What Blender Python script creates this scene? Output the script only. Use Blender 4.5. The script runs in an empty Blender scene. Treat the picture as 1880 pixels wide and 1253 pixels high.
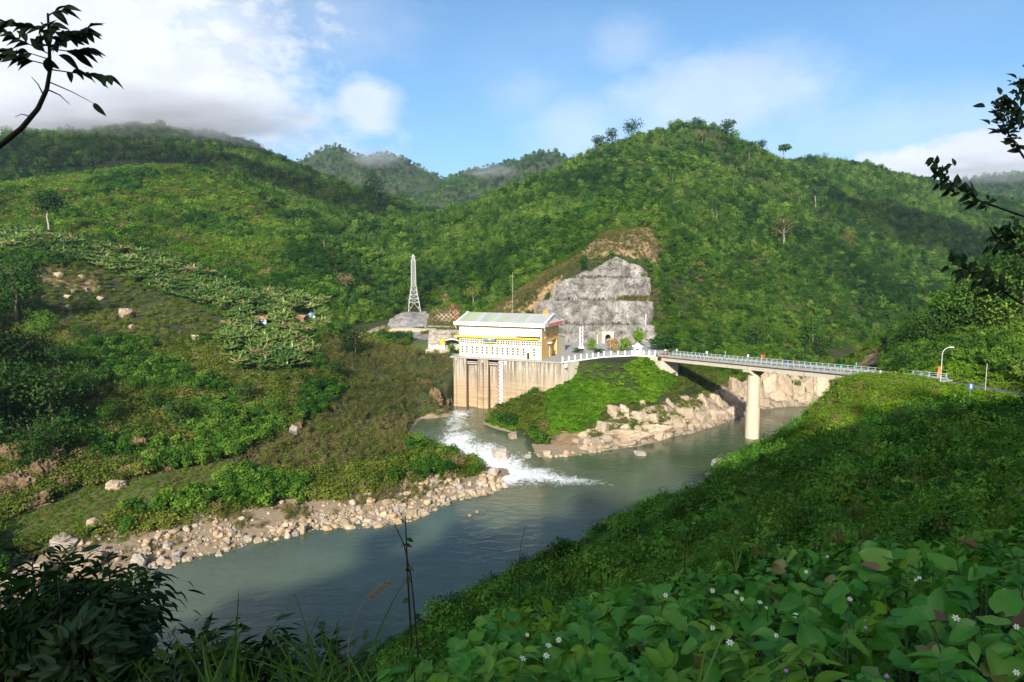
import bpy, bmesh, math, random
import numpy as np
from mathutils import Vector, Matrix, noise as mnoise

# ------------------------------------------------------------------ camera, world, sun, exposure
scene = bpy.context.scene
COL = scene.collection
R = math.radians
EYE = 52.0                       # eye height above the river
PITCH = math.atan(0.1089)
FPX = 1253.0                     # focal length in photograph pixels (24 mm)

cam_data = bpy.data.cameras.new('camera')
cam_data.lens = 24.0
cam_data.sensor_width = 36.0
cam_data.clip_start = 0.05
cam_data.clip_end = 20000
cam = bpy.data.objects.new('camera', cam_data)
cam.location = (0, 0, EYE)
cam.rotation_euler = (math.pi / 2 - PITCH, 0, 0)
COL.objects.link(cam)
scene.camera = cam

HAZE = 0.00008
SUN_EL = R(26)
SUN_DIR = Vector((0.2, 0.98, 0)).normalized() * math.cos(SUN_EL) + Vector((0, 0, -math.sin(SUN_EL)))  # travel direction of the light
to_sun = -SUN_DIR

world = bpy.data.worlds.new('World')
scene.world = world
world.use_nodes = True
world.cycles.sampling_method = 'MANUAL'; world.cycles.sample_map_resolution = 256
def build_world():
    nt = world.node_tree; N = nt.nodes; L = nt.links
    N.clear()
    out = N.new('ShaderNodeOutputWorld')
    bg = N.new('ShaderNodeBackground')
    sky = N.new('ShaderNodeTexSky')
    sky.sky_type = 'NISHITA'
    sky.sun_disc = False
    sky.sun_elevation = SUN_EL
    sky.sun_rotation = math.atan2(to_sun.x, to_sun.y)
    sky.altitude = 200
    sky.air_density = 0.6
    sky.dust_density = 3.0
    sky.ozone_density = 2.2
    tc = N.new('ShaderNodeTexCoord')
    def val(x):
        n = N.new('ShaderNodeValue'); n.outputs[0].default_value = x; return n.outputs[0]
    def math_(op, a, b=None, clamp=False):
        n = N.new('ShaderNodeMath'); n.operation = op; n.use_clamp = clamp
        for i, s in enumerate((a, b)):
            if s is None: continue
            if isinstance(s, (int, float)): n.inputs[i].default_value = s
            else: L.new(s, n.inputs[i])
        return n.outputs[0]
    # cloud field lives in directions of the sky: fractal noise on the direction, thicker round a few cloud centres
    mp = N.new('ShaderNodeMapping'); mp.inputs['Scale'].default_value = (1, 1, 1.7)
    L.new(tc.outputs['Generated'], mp.inputs['Vector'])
    nz = N.new('ShaderNodeTexNoise'); nz.inputs['Scale'].default_value = 3.2; nz.inputs['Detail'].default_value = 7
    nz.inputs['Roughness'].default_value = 0.58; nz.inputs['Distortion'].default_value = 0.35
    L.new(mp.outputs[0], nz.inputs['Vector'])
    nz2 = N.new('ShaderNodeTexNoise'); nz2.inputs['Scale'].default_value = 9.0; nz2.inputs['Detail'].default_value = 6
    nz2.inputs['Roughness'].default_value = 0.6; nz2.inputs['Distortion'].default_value = 0.5
    L.new(mp.outputs[0], nz2.inputs['Vector'])
    nz3 = N.new('ShaderNodeTexNoise'); nz3.inputs['Scale'].default_value = 24.0; nz3.inputs['Detail'].default_value = 6
    nz3.inputs['Roughness'].default_value = 0.62; nz3.inputs['Distortion'].default_value = 0.2
    L.new(mp.outputs[0], nz3.inputs['Vector'])
    total = None
    def lobe(px, py, ax, ay, amount, soft):
        d = Vector(ray(px, py)).normalized()
        nonlocal total
        sub = N.new('ShaderNodeVectorMath'); sub.operation = 'SUBTRACT'
        L.new(tc.outputs['Generated'], sub.inputs[0]); sub.inputs[1].default_value = d
        rgt = Vector((d.y, -d.x, 0)).normalized(); up = rgt.cross(d)
        def dotn(v):
            n = N.new('ShaderNodeVectorMath'); n.operation = 'DOT_PRODUCT'
            L.new(sub.outputs[0], n.inputs[0]); n.inputs[1].default_value = v
            return n.outputs['Value']
        a = math_('DIVIDE', dotn(rgt), ax); b = math_('DIVIDE', dotn(up), ay)
        r2 = math_('ADD', math_('MULTIPLY', a, a), math_('MULTIPLY', b, b))
        # turn ragged by noise
        r = math_('SQRT', r2)
        r = math_('ADD', r, math_('MULTIPLY', math_('SUBTRACT', nz.outputs['Fac'], 0.5), 1.1))
        r = math_('ADD', r, math_('MULTIPLY', math_('SUBTRACT', nz2.outputs['Fac'], 0.5), 0.7))
        r = math_('ADD', r, math_('MULTIPLY', math_('SUBTRACT', nz3.outputs['Fac'], 0.5), 1.3))
        g = N.new('ShaderNodeMapRange'); g.interpolation_type = 'SMOOTHSTEP'
        g.inputs['From Min'].default_value = 1.0 + soft; g.inputs['From Max'].default_value = 1.0 - soft
        g.inputs['To Min'].default_value = 0; g.inputs['To Max'].default_value = amount
        L.new(r, g.inputs['Value'])
        total = g.outputs[0] if total is None else math_('MAXIMUM', total, g.outputs[0])
    for c in CLOUDS: lobe(*c)
    # thin veil of cirrus everywhere
    veil = N.new('ShaderNodeMapRange'); veil.interpolation_type = 'SMOOTHSTEP'
    veil.inputs['From Min'].default_value = 0.52; veil.inputs['From Max'].default_value = 0.8
    veil.inputs['To Max'].default_value = 0.12
    L.new(nz.outputs['Fac'], veil.inputs['Value'])
    total = math_('MAXIMUM', total, veil.outputs[0])
    shade = N.new('ShaderNodeMapRange')
    shade.inputs['From Min'].default_value = 0.3; shade.inputs['From Max'].default_value = 0.7
    shade.inputs['To Min'].default_value = 0.86; shade.inputs['To Max'].default_value = 1.05
    L.new(nz2.outputs['Fac'], shade.inputs['Value'])
    cc = N.new('ShaderNodeMix'); cc.data_type = 'RGBA'; cc.blend_type = 'MULTIPLY'; cc.inputs['Factor'].default_value = 1
    cc.inputs['A'].default_value = CLOUD_RGB
    L.new(shade.outputs[0], cc.inputs['B'])
    mx = N.new('ShaderNodeMix'); mx.data_type = 'RGBA'
    L.new(total, mx.inputs['Factor']); hs = N.new('ShaderNodeHueSaturation'); hs.inputs['Hue'].default_value = 0.487; hs.inputs['Saturation'].default_value = 1.12; hs.inputs['Value'].default_value = 1.0; L.new(sky.outputs[0], hs.inputs['Color']); L.new(hs.outputs[0], mx.inputs['A']); L.new(cc.outputs['Result'], mx.inputs['B'])
    L.new(mx.outputs['Result'], bg.inputs['Color'])
    bg.inputs['Strength'].default_value = SKY_STRENGTH
    L.new(bg.outputs[0], out.inputs['Surface'])

SKY_STRENGTH = 0.115
CLOUD_RGB = (4.3, 4.5, 4.9, 1)
# px, py of the photograph -> a direction; half-widths; cover; softness
CLOUDS = [(160, 150, 0.24, 0.12, 0.95, 0.5), (320, 70, 0.14, 0.09, 0.75, 0.6), (-150, 60, 0.35, 0.28, 1.0, 0.4), (672, 192, 0.038, 0.034, 0.75, 0.6), (600, 40, 0.1, 0.05, 0.25, 0.9),
          (1300, 180, 0.13, 0.045, 0.55, 0.75), (1420, 130, 0.06, 0.03, 0.3, 0.9), (1140, 85, 0.045, 0.03, 0.3, 0.95), (1060, 235, 0.06, 0.045, 0.45, 0.85), (970, 170, 0.05, 0.03, 0.25, 0.9),
          (1800, 312, 0.15, 0.04, 1.0, 0.35), (1650, 240, 0.2, 0.035, 0.3, 0.9)]

sun_data = bpy.data.lights.new('sun', 'SUN')
sun_data.energy = 4.4
sun_data.angle = R(0.55)
sun_data.color = (1.0, 0.945, 0.85)
sun = bpy.data.objects.new('sun', sun_data)
sun.rotation_euler = SUN_DIR.to_track_quat('-Z', 'Y').to_euler()
sun.location = (0, -100, 200)
COL.objects.link(sun)

vs = scene.view_settings
vs.view_transform = 'Standard'; vs.look = 'None'; vs.gamma = 1.0; vs.exposure = 1.1
vs.use_curve_mapping = False
scene.cycles.max_bounces = 6
scene.cycles.transparent_max_bounces = 8
scene.cycles.volume_bounces = 0

# ------------------------------------------------------------------ geometry of the view, noise
CP, SP = math.cos(PITCH), math.sin(PITCH)
def ray(px, py):
    u = (px - 940.0) / FPX; v = (626.5 - py) / FPX
    return (u, CP + v * SP, -SP + v * CP)
def at(px, py, D):
    d = ray(px, py); k = D / d[1]
    return Vector((d[0] * k, D, EYE + d[2] * k))
def onz(px, py, z=0.0):
    d = ray(px, py); k = (z - EYE) / d[2]
    return Vector((d[0] * k, d[1] * k, z))
def px_of(x, y, z):
    dx, dy, dz = x, y, z - EYE
    fwd = dy * CP - dz * SP; up = dy * SP + dz * CP
    return 940 + FPX * dx / fwd, 626.5 - FPX * up / fwd
build_world()

def _hash(ix, iy, seed):
    h = (ix.astype(np.int64) * 374761393 + iy.astype(np.int64) * 668265263 + seed * 974711) & 0xffffffff
    h = ((h ^ (h >> 13)) * 1274126177) & 0xffffffff
    h = (h ^ (h >> 16)) & 0xffffff
    return h / float(0xffffff)
def vnoise(x, y, seed=0):
    ix = np.floor(x); iy = np.floor(y); fx = x - ix; fy = y - iy
    fx = fx * fx * fx * (fx * (fx * 6 - 15) + 10); fy = fy * fy * fy * (fy * (fy * 6 - 15) + 10)
    a = _hash(ix, iy, seed); b = _hash(ix + 1, iy, seed); c = _hash(ix, iy + 1, seed); d = _hash(ix + 1, iy + 1, seed)
    return ((a * (1 - fx) + b * fx) * (1 - fy) + (c * (1 - fx) + d * fx) * fy) * 2 - 1
def fbm(x, y, octv=4, seed=0, gain=0.5):
    x = np.asarray(x, float); y = np.asarray(y, float)
    s = np.zeros_like(x); a = 1.0; t = 0
    for o in range(octv):
        s = s + a * vnoise(x + 17.3 * o, y - 9.1 * o, seed + o); t += a; a *= gain; x = x * 2.03; y = y * 2.03
    return s / t
def sstep(a, b, x):
    t = np.clip((x - a) / (b - a), 0, 1); return t * t * (3 - 2 * t)

# ------------------------------------------------------------------ terrain
PLAT_Z = 20.4
# plant geometry shared by the ground and the buildings
FAC_L = Vector((-18.65, 241.0)); FAC_R = Vector((10.1, 230.0))     # foot of the long facade
_fu = (FAC_R - FAC_L).normalized(); _fn = Vector((_fu.y, -_fu.x))   # along the facade; out towards the river
def fac(u, v):                                                      # metres along the facade, metres out of it
    q = FAC_L + _fu * u + _fn * v; return q
CTRL = []          # world points the ground passes through
def G(px, py, D): CTRL.append(tuple(at(px, py, D)))
def S(px, py, z=0.0): CTRL.append(tuple(onz(px, py, z)))
def P(x, y, z): CTRL.append((x, y, z))

# left river bank, downstream to upstream
for p in [(-250, 1230), (-60, 1130), (150, 1078), (270, 1042), (330, 1027), (420, 1007), (500, 987), (560, 972), (620, 964), (690, 960), (745, 957), (790, 937), (830, 914), (880, 907), (925, 893)]: S(*p)
for p, z in [((905, 872), .6), ((868, 852), 1), ((815, 838), 1.3), ((780, 815), 1.8), ((757, 787), 2.2), ((772, 768), 2.4), ((822, 753), 2.5)]: S(*p, z)
# bar and grass flat behind the left bank
for p, z in [((0, 1010), 2.2), ((150, 1000), 2.2), ((60, 955), 3), ((250, 930), 3.4), ((400, 900), 3.6), ((300, 960), 2.4), ((480, 925), 2.4), ((560, 900), 2.8), ((650, 870), 3), ((720, 860), 2.8), ((700, 900), 1.8), ((800, 870), 2), ((640, 920), 1.8), ((840, 885), 1.1), ((420, 960), 1.6), ((160, 1040), 1.2), ((0, 1060), 1.2), ((740, 930), 1.0), ((540, 945), 1.2), ((-200, 1060), 2)]: S(*p, z)
# foot of the left slope, then the slope
for p, z in [((0, 940), 4), ((120, 900), 5), ((260, 868), 5.5), ((400, 840), 5.5), ((520, 825), 5.2), ((640, 800), 5), ((720, 775), 4.6), ((750, 830), 3.2), ((680, 830), 4)]: S(*p, z)
for p, D in [((60, 850), 148), ((200, 830), 160), ((350, 800), 173), ((480, 790), 182), ((600, 760), 200), ((700, 735), 217), ((780, 720), 228), ((795, 740), 226),
             ((0, 780), 160), ((150, 750), 180), ((300, 730), 190), ((450, 720), 200), ((580, 700), 220), ((680, 690), 235), ((760, 680), 245),
             ((0, 690), 180), ((120, 650), 208), ((200, 631), 218), ((300, 629), 222), ((420, 629), 226), ((420, 660), 216), ((560, 650), 235), ((640, 650), 250), ((700, 650), 258), ((780, 655), 252),
             ((200, 622), 228), ((300, 622), 232), ((420, 622), 238), ((520, 612), 262), ((640, 615), 290), ((720, 625), 285), ((800, 628), 268)]: G(*p, D)
# terrace with boulders, plantation, knoll of the left hill
for p, D in [((0, 560), 235), ((60, 510), 262), ((100, 560), 250), ((225, 570), 262), ((320, 560), 275), ((420, 570), 275), ((480, 592), 272), ((550, 587), 285), ((620, 580), 310), ((60, 450), 300), ((200, 470), 310), ((330, 500), 312), ((460, 520), 320), ((560, 530), 335), ((640, 540), 345),
             ((0, 410), 330), ((90, 420), 340), ((200, 410), 360), ((330, 420), 375), ((450, 430), 385), ((560, 450), 400), ((640, 460), 415), ((700, 500), 400),
             ((0, 330), 420), ((100, 330), 430), ((200, 312), 450), ((300, 306), 465), ((400, 318), 470), ((460, 345), 470), ((520, 380), 465), ((600, 400), 480)]: G(*p, D)
# saddle behind the knoll, then the summit of the left hill in cloud
for p, D in [((0, 305), 540), ((150, 290), 560), ((300, 292), 560), ((420, 305), 570), ((520, 350), 570), ((-250, 320), 560), ((-250, 420), 420), ((-250, 560), 270), ((-250, 720), 190), ((-250, 900), 140)]: G(*p, D)
for p, D in [((-250, 320), 760), ((0, 280), 740), ((120, 246), 740), ((215, 228), 740), ((280, 222), 750), ((340, 240), 760), ((400, 238), 830), ((460, 262), 830), ((520, 290), 820), ((600, 318), 800), ((660, 345), 770), ((720, 358), 740), ((780, 378), 700), ((640, 385), 600), ((710, 400), 560), ((790, 400), 610)]: G(*p, D)
P(-520, 1000, 140); P(-250, 1100, 120); P(-500, 700, 190); P(-80, 950, 100); P(-700, 500, 150); P(-400, 200, 40); P(-300, 100, 15); P(-200, 60, -1)
# valley mouth behind the pylon and the long spur of the central hill
for p, D in [((650, 605), 305), ((700, 590), 318), ((760, 572), 330), ((820, 600), 312), ((800, 560), 345), ((700, 545), 350), ((740, 480), 425), ((800, 500), 395), ((860, 540), 350), ((900, 520), 345), ((940, 540), 318), ((880, 580), 310), ((1000, 470), 340), ((1060, 455), 325),
             ((830, 385), 560), ((900, 352), 600), ((960, 325), 620), ((1020, 302), 640), ((1080, 270), 650), ((1140, 248), 655), ((1200, 235), 655), ((1260, 224), 650), ((1310, 224), 650), ((1350, 243), 660), ((1400, 268), 690), ((1440, 280), 720),
             ((860, 440), 480), ((950, 420), 470), ((1050, 380), 480), ((1150, 340), 500), ((1250, 310), 520), ((1350, 320), 540), ((1100, 420), 355), ((1160, 418), 338), ((1220, 410), 350), ((1200, 380), 400)]: G(*p, D)
for p, D in [((1500, 284), 900), ((1600, 293), 950), ((1700, 322), 980), ((1780, 345), 1000), ((1880, 355), 1050), ((2100, 380), 1050), ((1480, 310), 760), ((1600, 340), 800), ((1750, 380), 830), ((1900, 400), 860)]: G(*p, D)
P(150, 950, 150); P(350, 1250, 150); P(700, 1150, 120); P(0, 800, 90); P(100, 1150, 110)
# cliff cut behind the plant; steps are a thing of their own, the ground stays just behind it
for p, D in [((900, 598), 294), ((930, 596), 290), ((960, 585), 289), ((985, 560), 293), ((1010, 525), 298), ((1040, 503), 302), ((1065, 490), 304), ((1090, 480), 306), ((1125, 468), 308), ((1160, 476), 307), ((1190, 487), 306), ((1206, 520), 300), ((1210, 560), 294), ((1216, 600), 289), ((1228, 632), 285), ((1260, 560), 318), ((1250, 600), 300), ((1150, 440), 320), ((1190, 445), 322)]: G(*p, D)
# plant platform and the approach
for u, v in [(2, -8), (12, -8), (22, -8), (32, -8), (40, -12), (5, -30), (20, -30), (36, -30), (46, -26), (-4, -22), (50, -36)]:
    q = fac(u, v); P(q.x, q.y, PLAT_Z - 0.35)
P(60, 275, 21); P(-34, 262, 19.5); P(-38, 280, 21); P(48, 262, 20)
# mound below the approach
for p, D in [((1045, 672), 237), ((1110, 668), 238), ((1170, 662), 242), ((1000, 700), 231), ((950, 735), 227), ((1050, 705), 228), ((1130, 700), 229), ((1200, 690), 235), ((900, 775), 213), ((950, 775), 208), ((1000, 760), 211), ((1080, 750), 212), ((1150, 745), 215), ((1220, 735), 222), ((1270, 730), 230), ((980, 800), 200), ((1060, 790), 203), ((1140, 785), 206), ((1230, 765), 217), ((1290, 752), 228)]: G(*p, D)
for p, z in [((888, 760), 2.4), ((890, 785), 2.2), ((915, 808), 1.5), ((960, 836), .5), ((1000, 840), 0), ((1050, 838), 0), ((1110, 829), 0), ((1180, 819), 0), ((1235, 802), 0), ((1300, 786), 0), ((1345, 771), 0), ((1362, 764), 0), ((1385, 762), 0), ((1430, 748), 0), ((1480, 746), 0), ((1510, 746), 0)]: S(*p, z)
# slope under the bridge and the granite shore upstream
for p, D in [((1290, 700), 250), ((1330, 720), 247), ((1360, 740), 247), ((1300, 670), 264), ((1380, 700), 260), ((1450, 700), 262), ((1510, 700), 268), ((1260, 655), 262), ((1330, 650), 275), ((1420, 660), 285), ((1500, 668), 295), ((1560, 672), 320), ((1620, 662), 365), ((1660, 655), 390)]: G(*p, D)
for p, D in [((1250, 600), 310), ((1320, 600), 320), ((1400, 610), 320), ((1500, 620), 340), ((1600, 630), 380), ((1275, 530), 335), ((1350, 520), 385), ((1450, 520), 400), ((1550, 540), 420), ((1650, 580), 430), ((1700, 560), 480), ((1250, 450), 415), ((1350, 430), 450), ((1450, 430), 480), ((1550, 450), 500), ((1650, 470), 540), ((1750, 480), 600), ((1430, 360), 560), ((1550, 390), 600), ((1650, 410), 660), ((1800, 430), 720), ((1900, 470), 700)]: G(*p, D)
# near shore
for p in [(1500, 752), (1470, 782), (1420, 817), (1355, 852), (1305, 880), (1285, 912), (1215, 932), (1150, 948), (1110, 975)]: S(*p)
for p, z in [((1020, 1030), .5), ((930, 1072), .5), ((850, 1118), .5), ((760, 1160), .4), ((680, 1205), .4), ((600, 1260), .3), ((500, 1340), .2)]: S(*p, z)
P(-70, 60, -1); P(-55, 66, 0); P(-120, 40, -1)
# near slope: right of centre
for p, D in [((1300, 1000), 62), ((1600, 885), 74), ((1880, 810), 78), ((1500, 850), 90), ((1700, 800), 95), ((1880, 770), 100), ((1400, 900), 100), ((1250, 950), 102), ((1150, 985), 106), ((1500, 770), 132), ((1600, 740), 130), ((1420, 830), 150), ((1350, 880), 140), ((1545, 702), 151), ((1620, 694), 155), ((1700, 704), 152), ((1760, 716), 144), ((1880, 745), 128), ((1000, 1075), 92), ((850, 1150), 84), ((1100, 1060), 75), ((950, 1130), 72)]: G(*p, D)
# the spot the picture is taken from: a shoulder that falls away to the left
P(0, 0, 50.35); P(3, 4, 49.4); P(6, 8, 48.2); P(10, 12, 46.6); P(14, 14, 46.4); P(0.5, 5, 48.6); P(-3, 4, 47.6); P(0, 9, 45.5); P(4, 14, 43.8); P(-6, 9, 43.0); P(-12, 6, 42.5); P(-2, 16, 40.0); P(-10, 20, 35.0); P(10, 25, 40.0); P(20, 24, 42.5); P(-22, 28, 25); P(0, 35, 29); P(20, 42, 34.5); P(30, 40, 39); P(-25, 55, 9); P(0, 60, 16); P(45, 55, 38)
P(-.7, 3.6, 49.25); P(0, 6, 48.5); P(1.2, 9, 47.2)
P(70, 30, 54); P(85, 0, 66); P(12, -10, 56); P(0, -8, 55); P(-14, -6, 51); P(-30, 0, 38); P(-60, 15, 17); P(-25, -14, 50); P(120, 60, 52); P(110, 100, 30)
# the mountainside behind, whose crest throws the near slope and the lower river into shade
for x_, z_ in [(-220, 90), (-160, 130), (-125, 158), (-116, 168), (-108, 178), (-99, 181), (-84, 184), (-61, 188), (-35, 200), (-19, 206), (20, 214), (60, 216), (120, 216), (200, 214)]: P(x_, -250, z_); P(x_, -300, z_ - 12)
P(-60, -20, 40); P(-80, -100, 90); P(-90, -180, 140); P(20, -22, 62); P(0, -60, 80); P(0, -120, 118); P(0, -190, 165); P(50, -22, 70); P(60, -120, 128); P(85, -25, 82); P(100, -190, 172); P(150, -60, 115); P(150, 0, 84); P(-150, -40, 30); P(-170, -120, 80)
# road verge and the hillside beyond the road
P(101, 130, 25.4); P(104, 120, 26); P(97, 150, 26)
for p, D in [((1700, 692), 162), ((1800, 705), 152), ((1880, 718), 142), ((1660, 660), 176), ((1720, 640), 178), ((1800, 620), 172), ((1880, 600), 164), ((1700, 595), 195), ((1780, 530), 195), ((1840, 475), 195), ((1880, 450), 192), ((1950, 400), 190), ((1650, 670), 185), ((1640, 660), 215)]: G(*p, D)
P(140, 260, 25); P(190, 230, 76); P(200, 150, 90); P(230, 330, 40)
# bed of the river and of the tailrace
for p in [(300, 1150), (500, 1080), (650, 1020), (850, 960), (1000, 900), (1150, 860), (1250, 850), (1350, 800), (1420, 775), (1480, 757), (100, 1200), (400, 1200)]:
    q = onz(*p); P(q.x, q.y, -2.6)
for p, z in [((830, 800), .6), ((860, 770), 1.2), ((860, 820), .3), ((900, 850), -.6)]:
    q = onz(*p, z); P(q.x, q.y, z)
P(150, 300, -1.5); P(175, 360, -1.0); P(215, 420, 0)

C = np.array(CTRL)
def solve_rbf(C):
    n = len(C); X = C[:, :2] / 100.0
    d = np.sqrt(((X[:, None] - X[None]) ** 2).sum(-1))
    A = np.zeros((n + 3, n + 3)); A[:n, :n] = d - np.eye(n) * 0.004
    A[:n, n] = 1; A[:n, n + 1:] = X; A[n, :n] = 1; A[n + 1:, :n] = X.T
    b = np.zeros(n + 3); b[:n] = C[:, 2]
    return np.linalg.solve(A, b)
RBF = solve_rbf(C)
def base_h(x, y):
    x = np.asarray(x, float); y = np.asarray(y, float); shp = x.shape
    Q = np.stack([x.ravel(), y.ravel()], 1) / 100.0; X = C[:, :2] / 100.0
    out = np.empty(len(Q)); n = len(C)
    for i in range(0, len(Q), 20000):
        q = Q[i:i + 20000]
        d = np.sqrt((q[:, None, 0] - X[None, :, 0]) ** 2 + (q[:, None, 1] - X[None, :, 1]) ** 2)
        out[i:i + 20000] = d @ RBF[:n] + RBF[n] + q @ RBF[n + 1:]
    return out.reshape(shp)

def uv_of(x, y):
    return (x - FAC_L.x) * _fu.x + (y - FAC_L.y) * _fu.y, (x - FAC_L.x) * _fn.x + (y - FAC_L.y) * _fn.y
def cut_x0(y): return 1 + np.maximum(y - 289, 0) * 1.5
BR_A = onz(1212, 653.5, 20.6); BR_B = at(1668, 697, 157.0)           # near edge of the bridge deck, far and near end
_bd = (BR_B - BR_A).normalized(); _bn = Vector((-_bd.y, _bd.x, 0)).normalized()
BR_W = 6.6
_road0 = BR_B + _bn * BR_W / 2
ROAD = [_road0, _road0 + Vector((5.5, -9, -.2)), Vector((104.5, 133, 26.2)), Vector((106, 118, 26.6)), Vector((107, 95, 28)), Vector((112, 60, 31)), Vector((135, 30, 36))]
ROAD_SEGS = [(tuple(ROAD[i]), tuple(ROAD[i + 1])) for i in range(len(ROAD) - 1)]
def ground_h(x, y):
    x = np.asarray(x, float); y = np.asarray(y, float)
    h = base_h(x, y)
    d = np.hypot(x, y)
    amp = sstep(0.3, 14, h) * np.clip(d / 170.0, 0.06, 2.4)
    h = h - 8.5 * sstep(420, 640, d) * (y > 0)
    far = sstep(1150, 1450, d); h = h * (1 - far) + 70 * far
    h = h + amp * (2.2 * fbm(x / 55, y / 55, 4, 3) + 0.7 * fbm(x / 11, y / 11, 3, 11))
    h = h + sstep(2, 8, h) * sstep(14, 40, d) * (1 - sstep(160, 200, d)) * 1.9 * fbm(x / 8.5, y / 8.5, 3, 29)
    h = h + 0.25 * fbm(x / 5.0, y / 5.0, 3, 23) * np.clip(d / 60, .1, 1)
    u, v = uv_of(x, y)
    # the ground under the rock cut stays behind its face
    cut = sstep(0, 2, x - cut_x0(y)) * (1 - sstep(60, 63, x)) * sstep(283, 286, y) * (1 - sstep(307, 311, y))
    h = h * (1 - cut) + np.minimum(h, PLAT_Z + (y - 288.5) * 1.6 - 2.5) * cut
    # level pad for the plant and the approach
    pad = sstep(-6, -2, u) * (1 - sstep(56, 66, u)) * sstep(-46, -40, v) * (1 - sstep(-5, -3, v))
    pad = np.maximum(pad, sstep(5, 8, x) * (1 - sstep(58, 64, x)) * sstep(252, 255, y) * (1 - sstep(290, 292, y)))
    h = h * (1 - pad) + (PLAT_Z - 0.3) * pad
    # in front of the tailrace wall the ground lies under water, then climbs along the wall
    cap = 0.8 + 17.5 * np.clip((u - 17) / 33.0, 0, 1)
    fr = sstep(-2.6, -1.6, u) * (1 - sstep(44, 52, u)) * sstep(-5, -3.5, v) * (1 - sstep(9, 15, v))
    h = h * (1 - fr) + np.minimum(h, cap) * fr
    # road bench and bridge landing
    for (ax, ay, az), (bx, by, bz) in ROAD_SEGS:
        ex, ey = bx - ax, by - ay; t = np.clip(((x - ax) * ex + (y - ay) * ey) / (ex * ex + ey * ey), 0, 1)
        dd = np.hypot(x - ax - t * ex, y - ay - t * ey)
        k = 1 - sstep(4.0, 8.0, dd)
        h = h * (1 - k) + (az + (bz - az) * t - 0.12) * k
    return h
def gz(x, y): return float(ground_h(np.array([x]), np.array([y]))[0])

def mesh_obj(name, verts, faces, mat=None, parent=None, smooth=False):
    me = bpy.data.meshes.new(name)
    me.from_pydata([tuple(v) for v in verts] if not isinstance(verts, np.ndarray) else verts.tolist(), [], faces if not isinstance(faces, np.ndarray) else faces.tolist())
    if smooth: me.polygons.foreach_set('use_smooth', [True] * len(me.polygons))
    if mat: me.materials.append(mat)
    me.update()
    o = bpy.data.objects.new(name, me); COL.objects.link(o)
    if parent: o.parent = parent
    return o
def grid_mesh(name, X, Y, Z, mat=None, wrap=False, smooth=True):
    n, m = X.shape
    V = np.stack([X.ravel(), Y.ravel(), Z.ravel()], 1)
    i = np.arange(n - 1)[:, None]; j = np.arange(m if wrap else m - 1)[None]
    a = i * m + j; b = i * m + (j + 1) % m; c = (i + 1) * m + (j + 1) % m; d = (i + 1) * m + j
    Fq = np.stack([a, b, c, d], -1).reshape(-1, 4)
    me = bpy.data.meshes.new(name)
    me.vertices.add(len(V)); me.vertices.foreach_set('co', V.astype(np.float32).ravel())
    me.loops.add(Fq.size); me.loops.foreach_set('vertex_index', Fq.astype(np.int32).ravel())
    me.polygons.add(len(Fq)); me.polygons.foreach_set('loop_start', np.arange(0, Fq.size, 4, dtype=np.int32)); me.polygons.foreach_set('loop_total', np.full(len(Fq), 4, np.int32))
    me.update(calc_edges=True); me.validate()
    me.polygons.foreach_set('use_smooth', np.full(len(Fq), smooth))
    if mat: me.materials.append(mat)
    o = bpy.data.objects.new(name, me); COL.objects.link(o)
    return o
def kind(o, k, label=None):
    o['kind'] = k
    if label: o['label'] = label
    return o

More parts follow.
